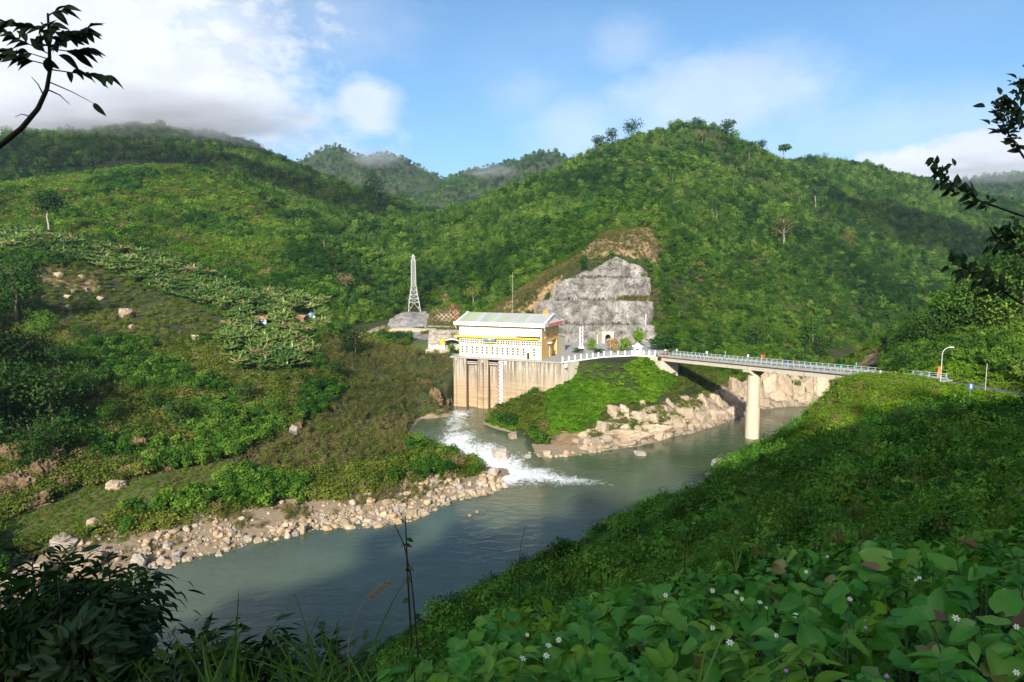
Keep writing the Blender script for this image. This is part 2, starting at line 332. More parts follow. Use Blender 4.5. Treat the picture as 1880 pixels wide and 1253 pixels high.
# ------------------------------------------------------------------ small mesh kit, tags
rng = np.random.default_rng(7)
random.seed(7)
def tag(o, label, cat, group=None):
    o['label'] = label; o['category'] = cat; o['kind'] = 'thing'
    if group: o['group'] = group
    return o
def empty(name, loc=(0, 0, 0), rz=0.0):
    o = bpy.data.objects.new(name, None); o.empty_display_size = 0.3
    o.location = loc; o.rotation_euler = (0, 0, rz); COL.objects.link(o); return o
def copy_tree(o, parent=None):
    c = o.copy(); COL.objects.link(c)
    if parent is not None: c.parent = parent
    for ch in list(o.children): copy_tree(ch, c)
    return c
def place_word(words, a, b, v):
    """the word for where v lies between a and b"""
    return words[int(min(max((v - a) / (b - a), 0), .999) * len(words))]
class MB:
    def __init__(s): s.v = []; s.f = []
    def box(s, x0, x1, y0, y1, z0, z1):
        b = len(s.v)
        s.v += [(x0, y0, z0), (x1, y0, z0), (x1, y1, z0), (x0, y1, z0), (x0, y0, z1), (x1, y0, z1), (x1, y1, z1), (x0, y1, z1)]
        s.f += [(b + i for i in q) for q in ()]
        for q in ((0, 3, 2, 1), (4, 5, 6, 7), (0, 1, 5, 4), (1, 2, 6, 5), (2, 3, 7, 6), (3, 0, 4, 7)): s.f.append(tuple(b + i for i in q))
        return s
    def poly(s, pts):
        b = len(s.v); s.v += [tuple(p) for p in pts]; s.f.append(tuple(range(b, b + len(pts)))); return s
    def prism(s, pts, off):
        b = len(s.v); n = len(pts); off = Vector(off)
        s.v += [tuple(p) for p in pts] + [tuple(Vector(p) + off) for p in pts]
        s.f.append(tuple(range(b + n - 1, b - 1, -1))); s.f.append(tuple(range(b + n, b + 2 * n)))
        for i in range(n): j = (i + 1) % n; s.f.append((b + i, b + j, b + n + j, b + n + i))
        return s
    def tube(s, p, q, r, n=6, r2=None, cap=True):
        p = Vector(p); q = Vector(q); r2 = r if r2 is None else r2
        d = (q - p); d = d.normalized() if d.length > 1e-9 else Vector((0, 0, 1))
        a = d.orthogonal().normalized(); c = d.cross(a); b = len(s.v)
        for k in range(n):
            t = 2 * math.pi * k / n; e = a * math.cos(t) + c * math.sin(t); s.v.append(tuple(p + e * r))
        for k in range(n):
            t = 2 * math.pi * k / n; e = a * math.cos(t) + c * math.sin(t); s.v.append(tuple(q + e * r2))
        for k in range(n): j = (k + 1) % n; s.f.append((b + k, b + j, b + n + j, b + n + k))
        if cap: s.f.append(tuple(b + k for k in reversed(range(n)))); s.f.append(tuple(b + n + k for k in range(n)))
        return s
    def path(s, pts, rads, n=6):
        pts = [Vector(p) for p in pts]; b = len(s.v); a = None
        for i, p in enumerate(pts):
            d = (pts[min(i + 1, len(pts) - 1)] - pts[max(i - 1, 0)]).normalized()
            a = d.orthogonal().normalized() if a is None else (a - d * a.dot(d)).normalized()
            c = d.cross(a)
            for k in range(n):
                t = 2 * math.pi * k / n; s.v.append(tuple(p + (a * math.cos(t) + c * math.sin(t)) * rads[i]))
        for i in range(len(pts) - 1):
            for k in range(n):
                j = (k + 1) % n; s.f.append((b + i * n + k, b + i * n + j, b + (i + 1) * n + j, b + (i + 1) * n + k))
        s.f.append(tuple(b + k for k in reversed(range(n)))); e = b + (len(pts) - 1) * n; s.f.append(tuple(e + k for k in range(n)))
        return s
    def build(s, name, mat, parent=None, smooth=False, bevel=0):
        o = mesh_obj(name, s.v, s.f, mat, parent, smooth)
        if bevel:
            m = o.modifiers.new('bevel', 'BEVEL'); m.width = bevel; m.segments = 1; m.limit_method = 'ANGLE'
        return o
def wall_holes(x0, x1, z0, z1, holes, y, thick, flip=False):
    """upright wall in the xz plane at y with rectangular openings; reveals go to y+thick"""
    xs = sorted({x0, x1, *[h[0] for h in holes], *[h[1] for h in holes]}); zs = sorted({z0, z1, *[h[2] for h in holes], *[h[3] for h in holes]})
    m = MB()
    for i in range(len(xs) - 1):
        for j in range(len(zs) - 1):
            cx = (xs[i] + xs[i + 1]) / 2; cz = (zs[j] + zs[j + 1]) / 2
            if any(h[0] < cx < h[1] and h[2] < cz < h[3] for h in holes): continue
            m.poly([(xs[i], y, zs[j]), (xs[i + 1], y, zs[j]), (xs[i + 1], y, zs[j + 1]), (xs[i], y, zs[j + 1])])
    for a, b, c, d in holes:
        t = y + thick
        m.poly([(a, y, c), (a, t, c), (b, t, c), (b, y, c)]); m.poly([(a, y, d), (b, y, d), (b, t, d), (a, t, d)])
        m.poly([(a, y, c), (a, y, d), (a, t, d), (a, t, c)]); m.poly([(b, y, c), (b, t, c), (b, t, d), (b, y, d)])
    return m

# ------------------------------------------------------------------ materials
def nodes(name):
    m = bpy.data.materials.new(name); m.use_nodes = True; nt = m.node_tree; nt.nodes.clear(); return m, nt
class NT:
    def __init__(s, name):
        s.m, s.t = nodes(name); s.N = s.t.nodes; s.L = s.t.links
        s.out = s.N.new('ShaderNodeOutputMaterial')
    def link(s, a, b): s.L.new(a, b)
    def put(s, sock, v):
        if v is None: return
        if hasattr(v, 'is_output') or isinstance(v, bpy.types.NodeSocket): s.L.new(v, sock)
        else:
            if isinstance(v, (tuple, list)) and len(v) == 3 and sock.type == 'RGBA': v = (*v, 1)
            sock.default_value = v
    def coord(s, which='Object', scale=None):
        tc = s.N.new('ShaderNodeTexCoord'); o = tc.outputs[which]
        if scale is not None:
            mp = s.N.new('ShaderNodeMapping'); mp.inputs['Scale'].default_value = scale if isinstance(scale, tuple) else (scale,) * 3
            s.link(o, mp.inputs['Vector']); o = mp.outputs[0]
        return o
    def pos(s, scale=(1, 1, 1)):
        g = s.N.new('ShaderNodeNewGeometry'); mp = s.N.new('ShaderNodeMapping'); mp.inputs['Scale'].default_value = scale if isinstance(scale, tuple) else (scale,) * 3
        s.link(g.outputs['Position'], mp.inputs['Vector']); return mp.outputs[0]
    def noise(s, vec, scale=1, detail=4, rough=0.55, dist=0):
        n = s.N.new('ShaderNodeTexNoise'); n.inputs['Scale'].default_value = scale; n.inputs['Detail'].default_value = detail
        n.inputs['Roughness'].default_value = rough; n.inputs['Distortion'].default_value = dist; s.link(vec, n.inputs['Vector']); return n.outputs['Fac']
    def voro(s, vec, scale=1, feature='F1', out='Distance'):
        n = s.N.new('ShaderNodeTexVoronoi'); n.feature = feature; n.inputs['Scale'].default_value = scale; s.link(vec, n.inputs['Vector']); return n.outputs[out]
    def rng(s, v, a, b, c=0.0, d=1.0, smooth=False):
        n = s.N.new('ShaderNodeMapRange'); n.inputs['From Min'].default_value = a; n.inputs['From Max'].default_value = b
        n.inputs['To Min'].default_value = c; n.inputs['To Max'].default_value = d
        if smooth: n.interpolation_type = 'SMOOTHSTEP'
        s.put(n.inputs['Value'], v); return n.outputs[0]
    def math(s, op, a, b=0.0, clamp=False):
        n = s.N.new('ShaderNodeMath'); n.operation = op; n.use_clamp = clamp; s.put(n.inputs[0], a); s.put(n.inputs[1], b); return n.outputs[0]
    def mix(s, fac, a, b, blend='MIX'):
        n = s.N.new('ShaderNodeMix'); n.data_type = 'RGBA'; n.blend_type = blend; s.put(n.inputs['Factor'], fac); s.put(n.inputs['A'], a); s.put(n.inputs['B'], b); return n.outputs['Result']
    def attr(s, name, typ='GEOMETRY', out='Fac'):
        n = s.N.new('ShaderNodeAttribute'); n.attribute_name = name; n.attribute_type = typ; return n.outputs[out]
    def sepz(s, vec, ax='Z'):
        n = s.N.new('ShaderNodeSeparateXYZ'); s.link(vec, n.inputs[0]); return n.outputs[ax]
    def bump(s, h, strength=0.4, dist=0.1, nrm=None):
        n = s.N.new('ShaderNodeBump'); n.inputs['Strength'].default_value = strength; n.inputs['Distance'].default_value = dist; s.link(h, n.inputs['Height'])
        if nrm is not None: s.link(nrm, n.inputs['Normal'])
        return n.outputs[0]
    def rand(s): return s.N.new('ShaderNodeObjectInfo').outputs['Random']
    def bsdf(s, color, rough=0.8, normal=None, metal=0.0, spec=0.3, **kw):
        b = s.N.new('ShaderNodeBsdfPrincipled'); s.put(b.inputs['Base Color'], color); s.put(b.inputs['Roughness'], rough); b.inputs['Metallic'].default_value = metal
        b.inputs['Specular IOR Level'].default_value = spec
        if normal is not None: s.link(normal, b.inputs['Normal'])
        for k, v in kw.items(): s.put(b.inputs[k], v)
        return b.outputs[0]
    def done(s, sh): s.link(sh, s.out.inputs['Surface']); return s.m
def plain(name, c, rough=0.6, var=0.25, scale=1.2, metal=0.0, spec=0.35, bump=0.0, dirt=None):
    t = NT(name); p = t.coord('Object'); n = t.noise(p, scale, 6, 0.6)
    dark = tuple(x * (1 - var) for x in c); lite = tuple(min(1, x * (1 + var * .5)) for x in c)
    col = t.mix(n, dark, lite)
    if dirt:
        q = t.coord('Object', (2.2, 2.2, .25)); g = t.rng(t.noise(q, 1.6, 5, .65), .5, .78, 0, dirt[1]); col = t.mix(g, col, dirt[0])
    nb = t.bump(t.noise(p, scale * 9, 4), bump, .02) if bump else None
    return t.done(t.bsdf(col, rough, nb, metal, spec))
M = {}
M['white'] = plain('white_paint', (.8, .79, .75), .5, .08, .6, dirt=((.5, .46, .4), .25))
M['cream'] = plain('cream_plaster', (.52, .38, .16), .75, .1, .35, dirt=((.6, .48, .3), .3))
M['cream_pale'] = plain('pale_cream_plaster', (.62, .555, .4), .75, .07, .4, dirt=((.66, .56, .4), .2))
M['ochre'] = plain('ochre_plaster', (.72, .47, .17), .75, .1, .5, dirt=((.5, .3, .1), .2))
M['ochre_shaded'] = plain('shaded_ochre_plaster', (.62, .33, .06), .75, .1, .5)  # shadow of the slim gable recess put into the colour
M['yellow'] = plain('yellow_paint', (.75, .5, .03), .45, .12, 1)
M['blue'] = plain('blue_paint', (.08, .2, .5), .45, .2, 1)
M['red'] = plain('red_paint', (.6, .04, .03), .45, .15, 1)
M['orange'] = plain('orange_paint', (.75, .2, .03), .5, .15, 1)
M['green_paint'] = plain('green_paint', (.05, .42, .2), .5, .15, 1)
M['brickred'] = plain('red_oxide_paint', (.55, .14, .08), .6, .2, 2)
M['steel'] = plain('galvanised_steel', (.5, .51, .5), .45, .15, 2, metal=.3)
M['rail'] = plain('pale_rail_paint', (.36, .43, .43), .5, .15, 2)
M['dark'] = plain('dark_opening', (.02, .02, .02), .8, .2, 1)
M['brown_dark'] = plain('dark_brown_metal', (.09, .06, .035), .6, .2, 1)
M['rust'] = plain('rusty_sheet', (.32, .15, .08), .7, .4, 3)
M['bluewall'] = plain('pale_blue_board', (.45, .6, .75), .7, .15, 3)
M['wood'] = plain('weathered_wood', (.2, .13, .08), .85, .35, 4, bump=.3)
M['glass'] = NT('dark_window_glass'); M['glass'] = M['glass'].done(M['glass'].bsdf((.015, .018, .02), .08, spec=.6))
def m_roof():
    t = NT('roof_sheet'); r = t.attr('roof_tone', 'OBJECT'); p = t.coord('Object')
    oi = t.N.new('ShaderNodeObjectInfo')
    n = t.noise(t.coord('Object', (.5, 4, 1)), 1.5, 5)
    col = t.mix(t.rng(n, .3, .8, 0, .35), oi.outputs['Color'], (.25, .27, .2))
    w = t.N.new('ShaderNodeTexWave'); w.inputs['Scale'].default_value = 1.6; w.bands_direction = 'X'; t.link(p, w.inputs['Vector'])
    return t.done(t.bsdf(col, .5, t.bump(w.outputs['Fac'], .3, .04), 0, .4))
M['roof'] = m_roof()
def m_concrete_wall():
    t = NT('stained_tailrace_concrete'); p = t.coord('Object'); z = t.sepz(p)
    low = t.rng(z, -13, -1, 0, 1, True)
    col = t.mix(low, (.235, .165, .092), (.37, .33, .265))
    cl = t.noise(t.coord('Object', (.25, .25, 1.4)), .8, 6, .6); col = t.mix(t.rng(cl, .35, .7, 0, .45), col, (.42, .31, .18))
    band = t.noise(t.coord('Object', (.02, .02, 1.6)), 1.0, 3, .6); col = t.mix(t.rng(band, .45, .65, 0, .25), col, (.54, .44, .3))
    st = t.noise(t.coord('Object', (1.1, 1.1, .05)), 1.3, 4, .75)
    st2 = t.noise(t.coord('Object', (4.5, 4.5, .1)), 1.2, 3, .7)
    sm = t.math('MAXIMUM', t.rng(st, .45, .55, 0, .95), t.rng(st2, .53, .64, 0, .8))
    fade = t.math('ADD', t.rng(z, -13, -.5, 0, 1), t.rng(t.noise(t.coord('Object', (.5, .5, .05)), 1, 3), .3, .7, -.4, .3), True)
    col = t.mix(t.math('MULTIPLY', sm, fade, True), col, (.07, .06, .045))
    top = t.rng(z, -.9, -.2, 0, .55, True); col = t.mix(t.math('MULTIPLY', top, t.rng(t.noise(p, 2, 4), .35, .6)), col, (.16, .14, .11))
    b = t.bump(t.noise(p, 6, 5), .25, .04)
    return t.done(t.bsdf(col, .85, b))
M['tail'] = m_concrete_wall()
def m_concrete(name, c1, c2, stain=.5, zs=.12):
    t = NT(name); p = t.coord('Object')
    col = t.mix(t.noise(p, .5, 6, .6), c1, c2)
    st = t.noise(t.coord('Object', (1.6, 1.6, zs)), 1.4, 4, .7); col = t.mix(t.rng(st, .52, .68, 0, stain), col, (.12, .1, .075))
    ed = t.rng(t.noise(t.coord('Object', (.2, .2, 2)), 1.2, 4), .5, .7, 0, .2); col = t.mix(ed, col, (.4, .3, .18))
    return t.done(t.bsdf(col, .85, t.bump(t.noise(p, 7, 5), .2, .03)))
M['conc'] = m_concrete('pale_bridge_concrete', (.4, .36, .28), (.5, .45, .35), .25)
M['conc_dirty'] = m_concrete('grimy_parapet_concrete', (.23, .23, .215), (.33, .33, .31), .8, .3)
M['conc_pier'] = m_concrete('warm_pier_concrete', (.42, .34, .235), (.5, .42, .31), .12)  # warmer and less stained than the deck concrete
M['conc_tan'] = m_concrete('tan_retaining_concrete', (.3, .24, .165), (.44, .36, .25), .5)
M['asphalt'] = plain('worn_asphalt', (.11, .11, .105), .9, .3, .4, bump=.3)
def m_rock(name, c1, c2, c3, streak=(.12, .1, .08), crack=1.0, scale=.5, bscale=1.0, amt=.6):
    t = NT(name); p = t.pos(); r = t.rand()
    n = t.noise(p, scale, 6, .62, .3); col = t.mix(t.rng(n, .3, .7), c1, c2)
    col = t.mix(t.rng(r, .35, 1, 0, .85), col, c3)
    n2 = t.noise(t.pos((.6, .6, .18)), scale * 3, 5, .7); col = t.mix(t.rng(n2, .52, .72, 0, amt), col, streak)
    br = t.rng(t.math('FRACT', t.math('MULTIPLY', r, 7.31)), 0, 1, .72, 1.12)
    col = t.mix(1.0, col, br, 'MULTIPLY') if False else col
    hsv = t.N.new('ShaderNodeHueSaturation'); t.link(br, hsv.inputs['Value']); t.link(col, hsv.inputs['Color']); col = hsv.outputs[0]
    h = t.math('ADD', t.noise(p, 2.2 * bscale, 7, .65), t.math('MULTIPLY', t.rng(t.voro(p, .9 * bscale, 'DISTANCE_TO_EDGE'), 0, .06), .6 * crack))
    return t.done(t.bsdf(col, .85, t.bump(h, .7, .12 / bscale)))
M['granite'] = m_rock('cream_granite', (.29, .225, .15), (.42, .345, .25), (.33, .25, .165), (.13, .1, .065), .8, .35, .6, .75)
M['rubble'] = m_rock('tan_rubble', (.25, .17, .09), (.42, .32, .2), (.36, .3, .22), (.1, .075, .045), .3, .8, 2.0, .5)
M['grey_rock'] = m_rock('grey_river_rock', (.22, .2, .17), (.36, .32, .27), (.28, .23, .18), (.1, .09, .07), .3, .6, 1.0, .5)
M['outcrop'] = m_rock('ochre_outcrop_rock', (.1, .065, .035), (.2, .13, .06), (.09, .065, .04), (.035, .028, .02), .8, .5, 1.0, .7)
M['wet_rock'] = m_rock('dark_wet_rock', (.07, .06, .045), (.14, .11, .08), (.1, .08, .06), (.04, .035, .03), .3, .8, 1.0, .5)
def m_shotcrete():
    t = NT('grey_shotcrete'); p = t.pos()
    col = t.mix(t.rng(t.noise(p, .22, 7, .66, .4), .38, .62), (.08, .075, .066), (.25, .235, .21))
    col = t.mix(t.rng(t.noise(t.pos((.5, .5, .2)), .22, 6, .7), .54, .64, 0, .6), col, (.44, .415, .375))
    col = t.mix(t.rng(t.noise(t.pos((1.2, 1.2, .16)), .5, 5, .72), .54, .7, 0, .75), col, (.1, .09, .08))
    col = t.mix(t.rng(t.noise(t.pos((.3, .3, 1.2)), .35, 5, .7), .6, .75, 0, .6), col, (.3, .22, .12))
    h = t.math('ADD', t.noise(p, .8, 7, .7), t.math('MULTIPLY', t.rng(t.voro(p, .45, 'DISTANCE_TO_EDGE'), 0, .1), .4))
    return t.done(t.bsdf(col, .9, t.bump(h, .9, .5)))
M['shotcrete'] = m_shotcrete()
def m_ground():
    t = NT('hill_ground'); p = t.pos()
    n = t.noise(p, .06, 6, .6); n2 = t.noise(p, .9, 6, .65)
    col = t.mix(t.rng(n, .35, .65), (.016, .026, .008), (.034, .046, .014))
    col = t.mix(t.rng(n2, .45, .75, 0, .7), col, (.05, .042, .02))
    soilc = t.mix(t.rng(t.noise(p, .25, 6, .7), .35, .65), (.15, .105, .06), (.27, .19, .105)); soilc = t.mix(t.rng(t.noise(p, .5, 5), .56, .7, 0, .75), soilc, (.36, .19, .07)); soilc = t.mix(t.rng(t.noise(p, 1.4, 5, .7), .5, .7, 0, .8), soilc, (.09, .085, .035))
    col = t.mix(t.rng(t.math('ADD', t.attr('soil'), t.math('MULTIPLY', t.math('SUBTRACT', n2, .5), .9)), .35, .6), col, soilc)
    sandc = t.mix(n2, (.16, .12, .075), (.3, .23, .15)); col = t.mix(t.rng(t.math('ADD', t.attr('shore'), t.math('MULTIPLY', t.math('SUBTRACT', n2, .5), .9)), .35, .6), col, sandc)
    greyc = t.mix(t.rng(t.noise(t.pos((1, 1, .3)), .35, 6, .7), .35, .65), (.1, .1, .1), (.3, .28, .25)); col = t.mix(t.rng(t.math('ADD', t.attr('grey'), t.math('MULTIPLY', t.math('SUBTRACT', n2, .5), .7)), .35, .55), col, greyc)
    grn = t.mix(t.rng(t.noise(t.pos((1.2, .6, .25)), .4, 6, .7, .4), .35, .65), (.17, .13, .085), (.38, .31, .225)); grn = t.mix(t.rng(t.voro(t.pos((1, .7, .4)), .35, 'DISTANCE_TO_EDGE'), 0, .09, .85, 0), grn, (.07, .06, .045)); col = t.mix(t.rng(t.math('ADD', t.attr('granite'), t.math('MULTIPLY', t.math('SUBTRACT', n2, .5), .9)), .35, .6), col, grn)
    lawn = t.mix(t.rng(n2, .35, .65), (.035, .065, .012), (.1, .1, .035)); col = t.mix(t.rng(t.math('ADD', t.attr('lawn'), t.math('MULTIPLY', t.math('SUBTRACT', n2, .5), 1.2)), .35, .65), col, lawn)
    h = t.math('ADD', t.noise(p, .5, 7, .7), t.math('MULTIPLY', n2, .3))
    return t.done(t.bsdf(col, .95, t.bump(h, .8, .5), 0, .15))
M['ground'] = m_ground()
def m_water():
    t = NT('river_water'); p = t.pos()
    murk = t.mix(t.rng(t.noise(t.pos((.6, 1, 1)), .035, 4), .35, .65), (.042, .06, .032), (.066, .092, .052))
    foam = t.attr('foam')
    q = t.noise(t.pos((.8, .45, 1)), .8, 7, .68, 2.0); q2 = t.noise(t.pos((.5, .25, 1)), .3, 5, .6, 1.2)
    k = t.math('ADD', foam, t.math('ADD', t.math('MULTIPLY', t.math('SUBTRACT', q, .5), 1.5), t.math('MULTIPLY', t.math('SUBTRACT', q2, .5), 1.0)))
    k = t.math('MULTIPLY', t.rng(k, .32, 1.0, 0, 1, True), t.rng(foam, .02, .3, 0, 1))
    w1 = t.noise(t.pos((.55, .9, 1)), .55, 3, .5, .6); w2 = t.noise(t.pos((.7, 1.3, 1)), 1.8, 4, .6, .4)
    hh = t.math('ADD', t.math('MULTIPLY', w1, 1.2), t.math('MULTIPLY', w2, .4))
    calm = t.rng(t.noise(p, .02, 3), .35, .65, .35, 1.0)
    hh = t.math('MULTIPLY', hh, calm)
    hh = t.math('ADD', hh, t.math('MULTIPLY', t.math('MULTIPLY', q, foam), 2.0))
    b = t.bump(hh, .38, .3)
    wat = t.bsdf(murk, .06, b, 0, .5, IOR=1.33)
    fo = t.bsdf((.62, .65, .64), .7, b, 0, .2)
    mx = t.N.new('ShaderNodeMixShader'); t.link(k, mx.inputs[0]); t.link(wat, mx.inputs[1]); t.link(fo, mx.inputs[2])
    return t.done(mx.outputs[0])
M['water'] = m_water()
def m_leaf(name, a, b, c, trans=.3, gloss=.0, patch=.02, rough=.45, dry=None, veins=False):
    """foliage: colour drifts from plant to plant (tint of each plant), leaf to leaf and in broad patches over the hillside"""
    t = NT(name)
    tint = t.attr('tint', 'INSTANCER'); p = t.pos()
    n = t.noise(p, patch, 4, .6); n2 = t.noise(p, 2.5, 2, .5)
    f = t.math('ADD', t.math('MULTIPLY', tint, .75), t.math('ADD', t.math('MULTIPLY', t.math('SUBTRACT', n, .5), 2.0), t.math('MULTIPLY', t.math('SUBTRACT', n2, .5), .6)))
    f = t.math('ADD', f, t.math('MULTIPLY', t.rand(), .2))
    col = t.mix(t.rng(f, .1, .55), a, b); col = t.mix(t.rng(f, .55, .95), col, c)
    if dry: col = t.mix(t.rng(t.math('FRACT', t.math('MULTIPLY', tint, 13.7)), 1 - dry[1], 1 - dry[1] * .6), col, dry[0])
    if veins:
        # midrib and side veins follow the blade's own axes
        sp = t.N.new('ShaderNodeSeparateXYZ'); t.link(t.coord('Object'), sp.inputs[0]); ax = t.math('ABSOLUTE', sp.outputs['X'])
        w = t.math('FRACT', t.math('MULTIPLY', t.math('SUBTRACT', sp.outputs['Y'], t.math('MULTIPLY', ax, .75)), 6.5))
        side = t.rng(t.math('ABSOLUTE', t.math('SUBTRACT', w, .5)), .0, .1, 1, 0); mid = t.rng(ax, .006, .02, 1, 0)
        col = t.mix(t.math('MULTIPLY', t.math('MAXIMUM', side, mid), .45), col, (.2, .36, .08))
        blot = t.noise(p, 14, 4, .6); col = t.mix(t.rng(blot, .62, .72, 0, .5), col, (.12, .14, .02))
    d = t.N.new('ShaderNodeBsdfDiffuse'); t.link(col, d.inputs['Color'])
    tr = t.N.new('ShaderNodeBsdfTranslucent'); t.put(tr.inputs['Color'], t.mix(.5, col, (.3, .5, .05), 'MIX') if False else col)
    mx = t.N.new('ShaderNodeMixShader'); mx.inputs[0].default_value = trans; t.link(d.outputs[0], mx.inputs[1]); t.link(tr.outputs[0], mx.inputs[2])
    g = t.N.new('ShaderNodeBsdfGlossy'); g.inputs['Roughness'].default_value = rough; g.inputs['Color'].default_value = (1, 1, 1, 1)
    if gloss == 0: return t.done(mx.outputs[0])
    m2 = t.N.new('ShaderNodeMixShader'); m2.inputs[0].default_value = gloss; t.link(mx.outputs[0], m2.inputs[1]); t.link(g.outputs[0], m2.inputs[2])
    return t.done(m2.outputs[0])
M['leaf_forest'] = m_leaf('forest_leaf', (.015, .052, .007), (.052, .13, .015), (.14, .235, .03))
M['leaf_dark'] = m_leaf('dark_leaf', (.01, .034, .007), (.026, .07, .012), (.055, .11, .02))
M['leaf_bamboo'] = m_leaf('bamboo_leaf', (.035, .088, .013), (.085, .17, .026), (.19, .265, .056))
M['leaf_scrub'] = m_leaf('scrub_leaf', (.045, .08, .01), (.1, .14, .018), (.17, .19, .035), dry=((.2, .15, .07), .14))
M['leaf_dry'] = m_leaf('dry_scrub_leaf', (.075, .085, .025), (.13, .12, .04), (.21, .16, .075))
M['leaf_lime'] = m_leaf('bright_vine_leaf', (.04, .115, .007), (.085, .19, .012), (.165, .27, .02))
M['leaf_banana'] = m_leaf('banana_leaf', (.055, .125, .018), (.115, .2, .032), (.22, .28, .065), trans=.35, gloss=.03, rough=.4, dry=((.3, .23, .1), .12))
M['leaf_near'] = m_leaf('shade_lifted_vine_leaf', (.045, .16, .012), (.09, .27, .016), (.19, .36, .028), gloss=.02, patch=.12)  # greens raised to make up for the shade on the near slope
M['leaf_big'] = m_leaf('broad_vine_leaf', (.045, .2, .016), (.085, .31, .024), (.2, .39, .04), gloss=.025, patch=.6, rough=.4, veins=True)
M['leaf_sil'] = m_leaf('sapling_leaf', (.018, .042, .012), (.032, .068, .018), (.055, .1, .026), trans=.12, gloss=.015)
M['leaf_yellow'] = m_leaf('yellowing_leaf', (.2, .2, .03), (.3, .26, .05), (.35, .2, .05), gloss=.06)
M['leaf_brown'] = m_leaf('withered_leaf', (.16, .09, .03), (.22, .12, .04), (.28, .17, .06), gloss=.04)
M['grass'] = m_leaf('grass_blade', (.06, .16, .015), (.1, .23, .02), (.19, .29, .045), gloss=.02, patch=.3)
M['petal'] = plain('white_petal', (.92, .86, .68), .5, .05)
M['petal_center'] = plain('yellow_floret', (.7, .45, .04), .6, .2)
M['purple'] = plain('mauve_floret', (.5, .25, .55), .6, .2)
M['straw'] = plain('straw_stalk', (.35, .26, .13), .8, .3, 8)
M['bark'] = plain('brown_bark', (.1, .07, .045), .9, .4, 4, bump=.5)
M['pale_bark'] = plain('pale_bark', (.27, .24, .2), .9, .35, 2, bump=.4)
M['stalk_dark'] = plain('dark_dry_stalk', (.045, .03, .02), .85, .4, 12)
M['green_stem'] = plain('green_stem', (.06, .12, .03), .6, .3, 6)

# ------------------------------------------------------------------ ground sheet
def ground_hit(px, py, dmin=3.0, dmax=1300.0, lift=0.0):
    """where the line of sight through a photograph pixel first meets the ground"""
    d = ray(px, py); lo, hi = dmin, dmax
    for n in (300, 24, 24):
        Ds = lo * (hi / lo) ** np.linspace(0, 1, n); k = Ds / d[1]; below = (EYE + d[2] * k) < ground_h(d[0] * k, Ds) + lift
        i = int(np.argmax(below)) if below.any() else n - 1
        lo, hi = Ds[max(i - 1, 0)], Ds[i]
    kk = hi / d[1]; x = d[0] * kk
    return Vector((x, hi, gz(x, hi)))
def in_poly(px, py, poly):
    poly = np.array(poly, float); n = len(poly); inside = np.zeros(px.shape, bool); j = n - 1
    for i in range(n):
        xi, yi = poly[i]; xj, yj = poly[j]
        c = ((yi > py) != (yj > py)) & (px < (xj - xi) * (py - yi) / (yj - yi + 1e-12) + xi)
        inside ^= c; j = i
    return inside
def npx(x, y, z):
    dz = z - EYE; fwd = y * CP - dz * SP; up = y * SP + dz * CP
    fwd = np.where(fwd > .2, fwd, .2)
    return 940 + FPX * x / fwd, 626.5 - FPX * up / fwd, fwd

def build_ground():
    ang = np.concatenate([np.arange(-180, -44, 2.5), np.arange(-44, 44, .22), np.arange(44, 180, 2.5)]) * math.pi / 180
    rad = np.concatenate([200.0 ** np.linspace(0, 1, 230), np.arange(201, 320, 1.0), 321.0 * (1500 / 321.0) ** np.linspace(0, 1, 140), [1800, 2300, 3200]])
    A, Rr = np.meshgrid(ang, rad); X = np.sin(A) * Rr; Y = np.cos(A) * Rr
    Z = ground_h(X, Y)
    o = grid_mesh('ground', X, Y, Z, M['ground'], wrap=True)
    o.data.flip_normals() if o.data.polygons[5].normal.z < 0 else None
    x, y, z = X.ravel(), Y.ravel(), Z.ravel()
    px, py, fw = npx(x, y, z)
    def soft(polys, dmin, dmax):
        m = np.zeros(len(x))
        for q in range(6):
            jx = 9 * fbm(x / 4, y / 4, 3, 80 + q) + 4 * math.cos(q); jy = 6 * fbm(x / 4, y / 4, 3, 180 + q) + 3 * math.sin(q)
            for p in polys: m += in_poly(px + jx, py + jy, p) / 6.0
        m = np.minimum(m, 1)
        return m * (y > dmin) * (y < dmax)
    attrs = {
        'soil': soft(SOIL, 60, 480), 'grey': soft(GREY, 200, 400), 'lawn': soft(LAWN, 100, 330), 'granite': soft(GRAN, 150, 330),
        'shore': np.maximum(soft(SHORE, 90, 260), (1 - sstep(.3, 1.0, z)) * (np.hypot(x, y) < 500)),
    }
    for k, v in attrs.items():
        a = o.data.attributes.new(k, 'FLOAT', 'POINT'); a.data.foreach_set('value', v.astype(np.float32))
    kind(o, 'structure')
    return o
SOIL = [[(1060, 470), (1090, 440), (1120, 424), (1190, 418), (1210, 450), (1205, 500), (1195, 480), (1125, 466), (1080, 478)],
        [(960, 560), (1000, 520), (1040, 500), (1030, 520), (985, 560), (955, 600), (900, 600)], [(860, 600), (930, 555), (960, 545), (940, 580), (900, 605)],
        [(795, 575), (830, 562), (850, 575), (845, 592), (800, 592)], [(806, 545), (822, 535), (830, 558), (815, 562)],
        [(1010, 795), (1080, 790), (1090, 825), (1010, 838)], [(60, 490), (170, 500), (190, 540), (70, 520)],
        [(1560, 660), (1640, 640), (1660, 665), (1570, 675)], [(640, 618), (700, 600), (760, 600), (700, 625)], [(1640, 690), (1690, 670), (1700, 695)]]
GRAN = [[(1060, 808), (1100, 775), (1180, 750), (1260, 735), (1300, 715), (1360, 695), (1550, 680), (1550, 755), (1366, 775), (1300, 795), (1180, 830), (1060, 845)]]
GREY = [[(712, 590), (735, 575), (775, 572), (800, 585), (790, 602), (712, 602)], [(700, 612), (760, 606), (850, 612), (850, 625), (700, 625)]]
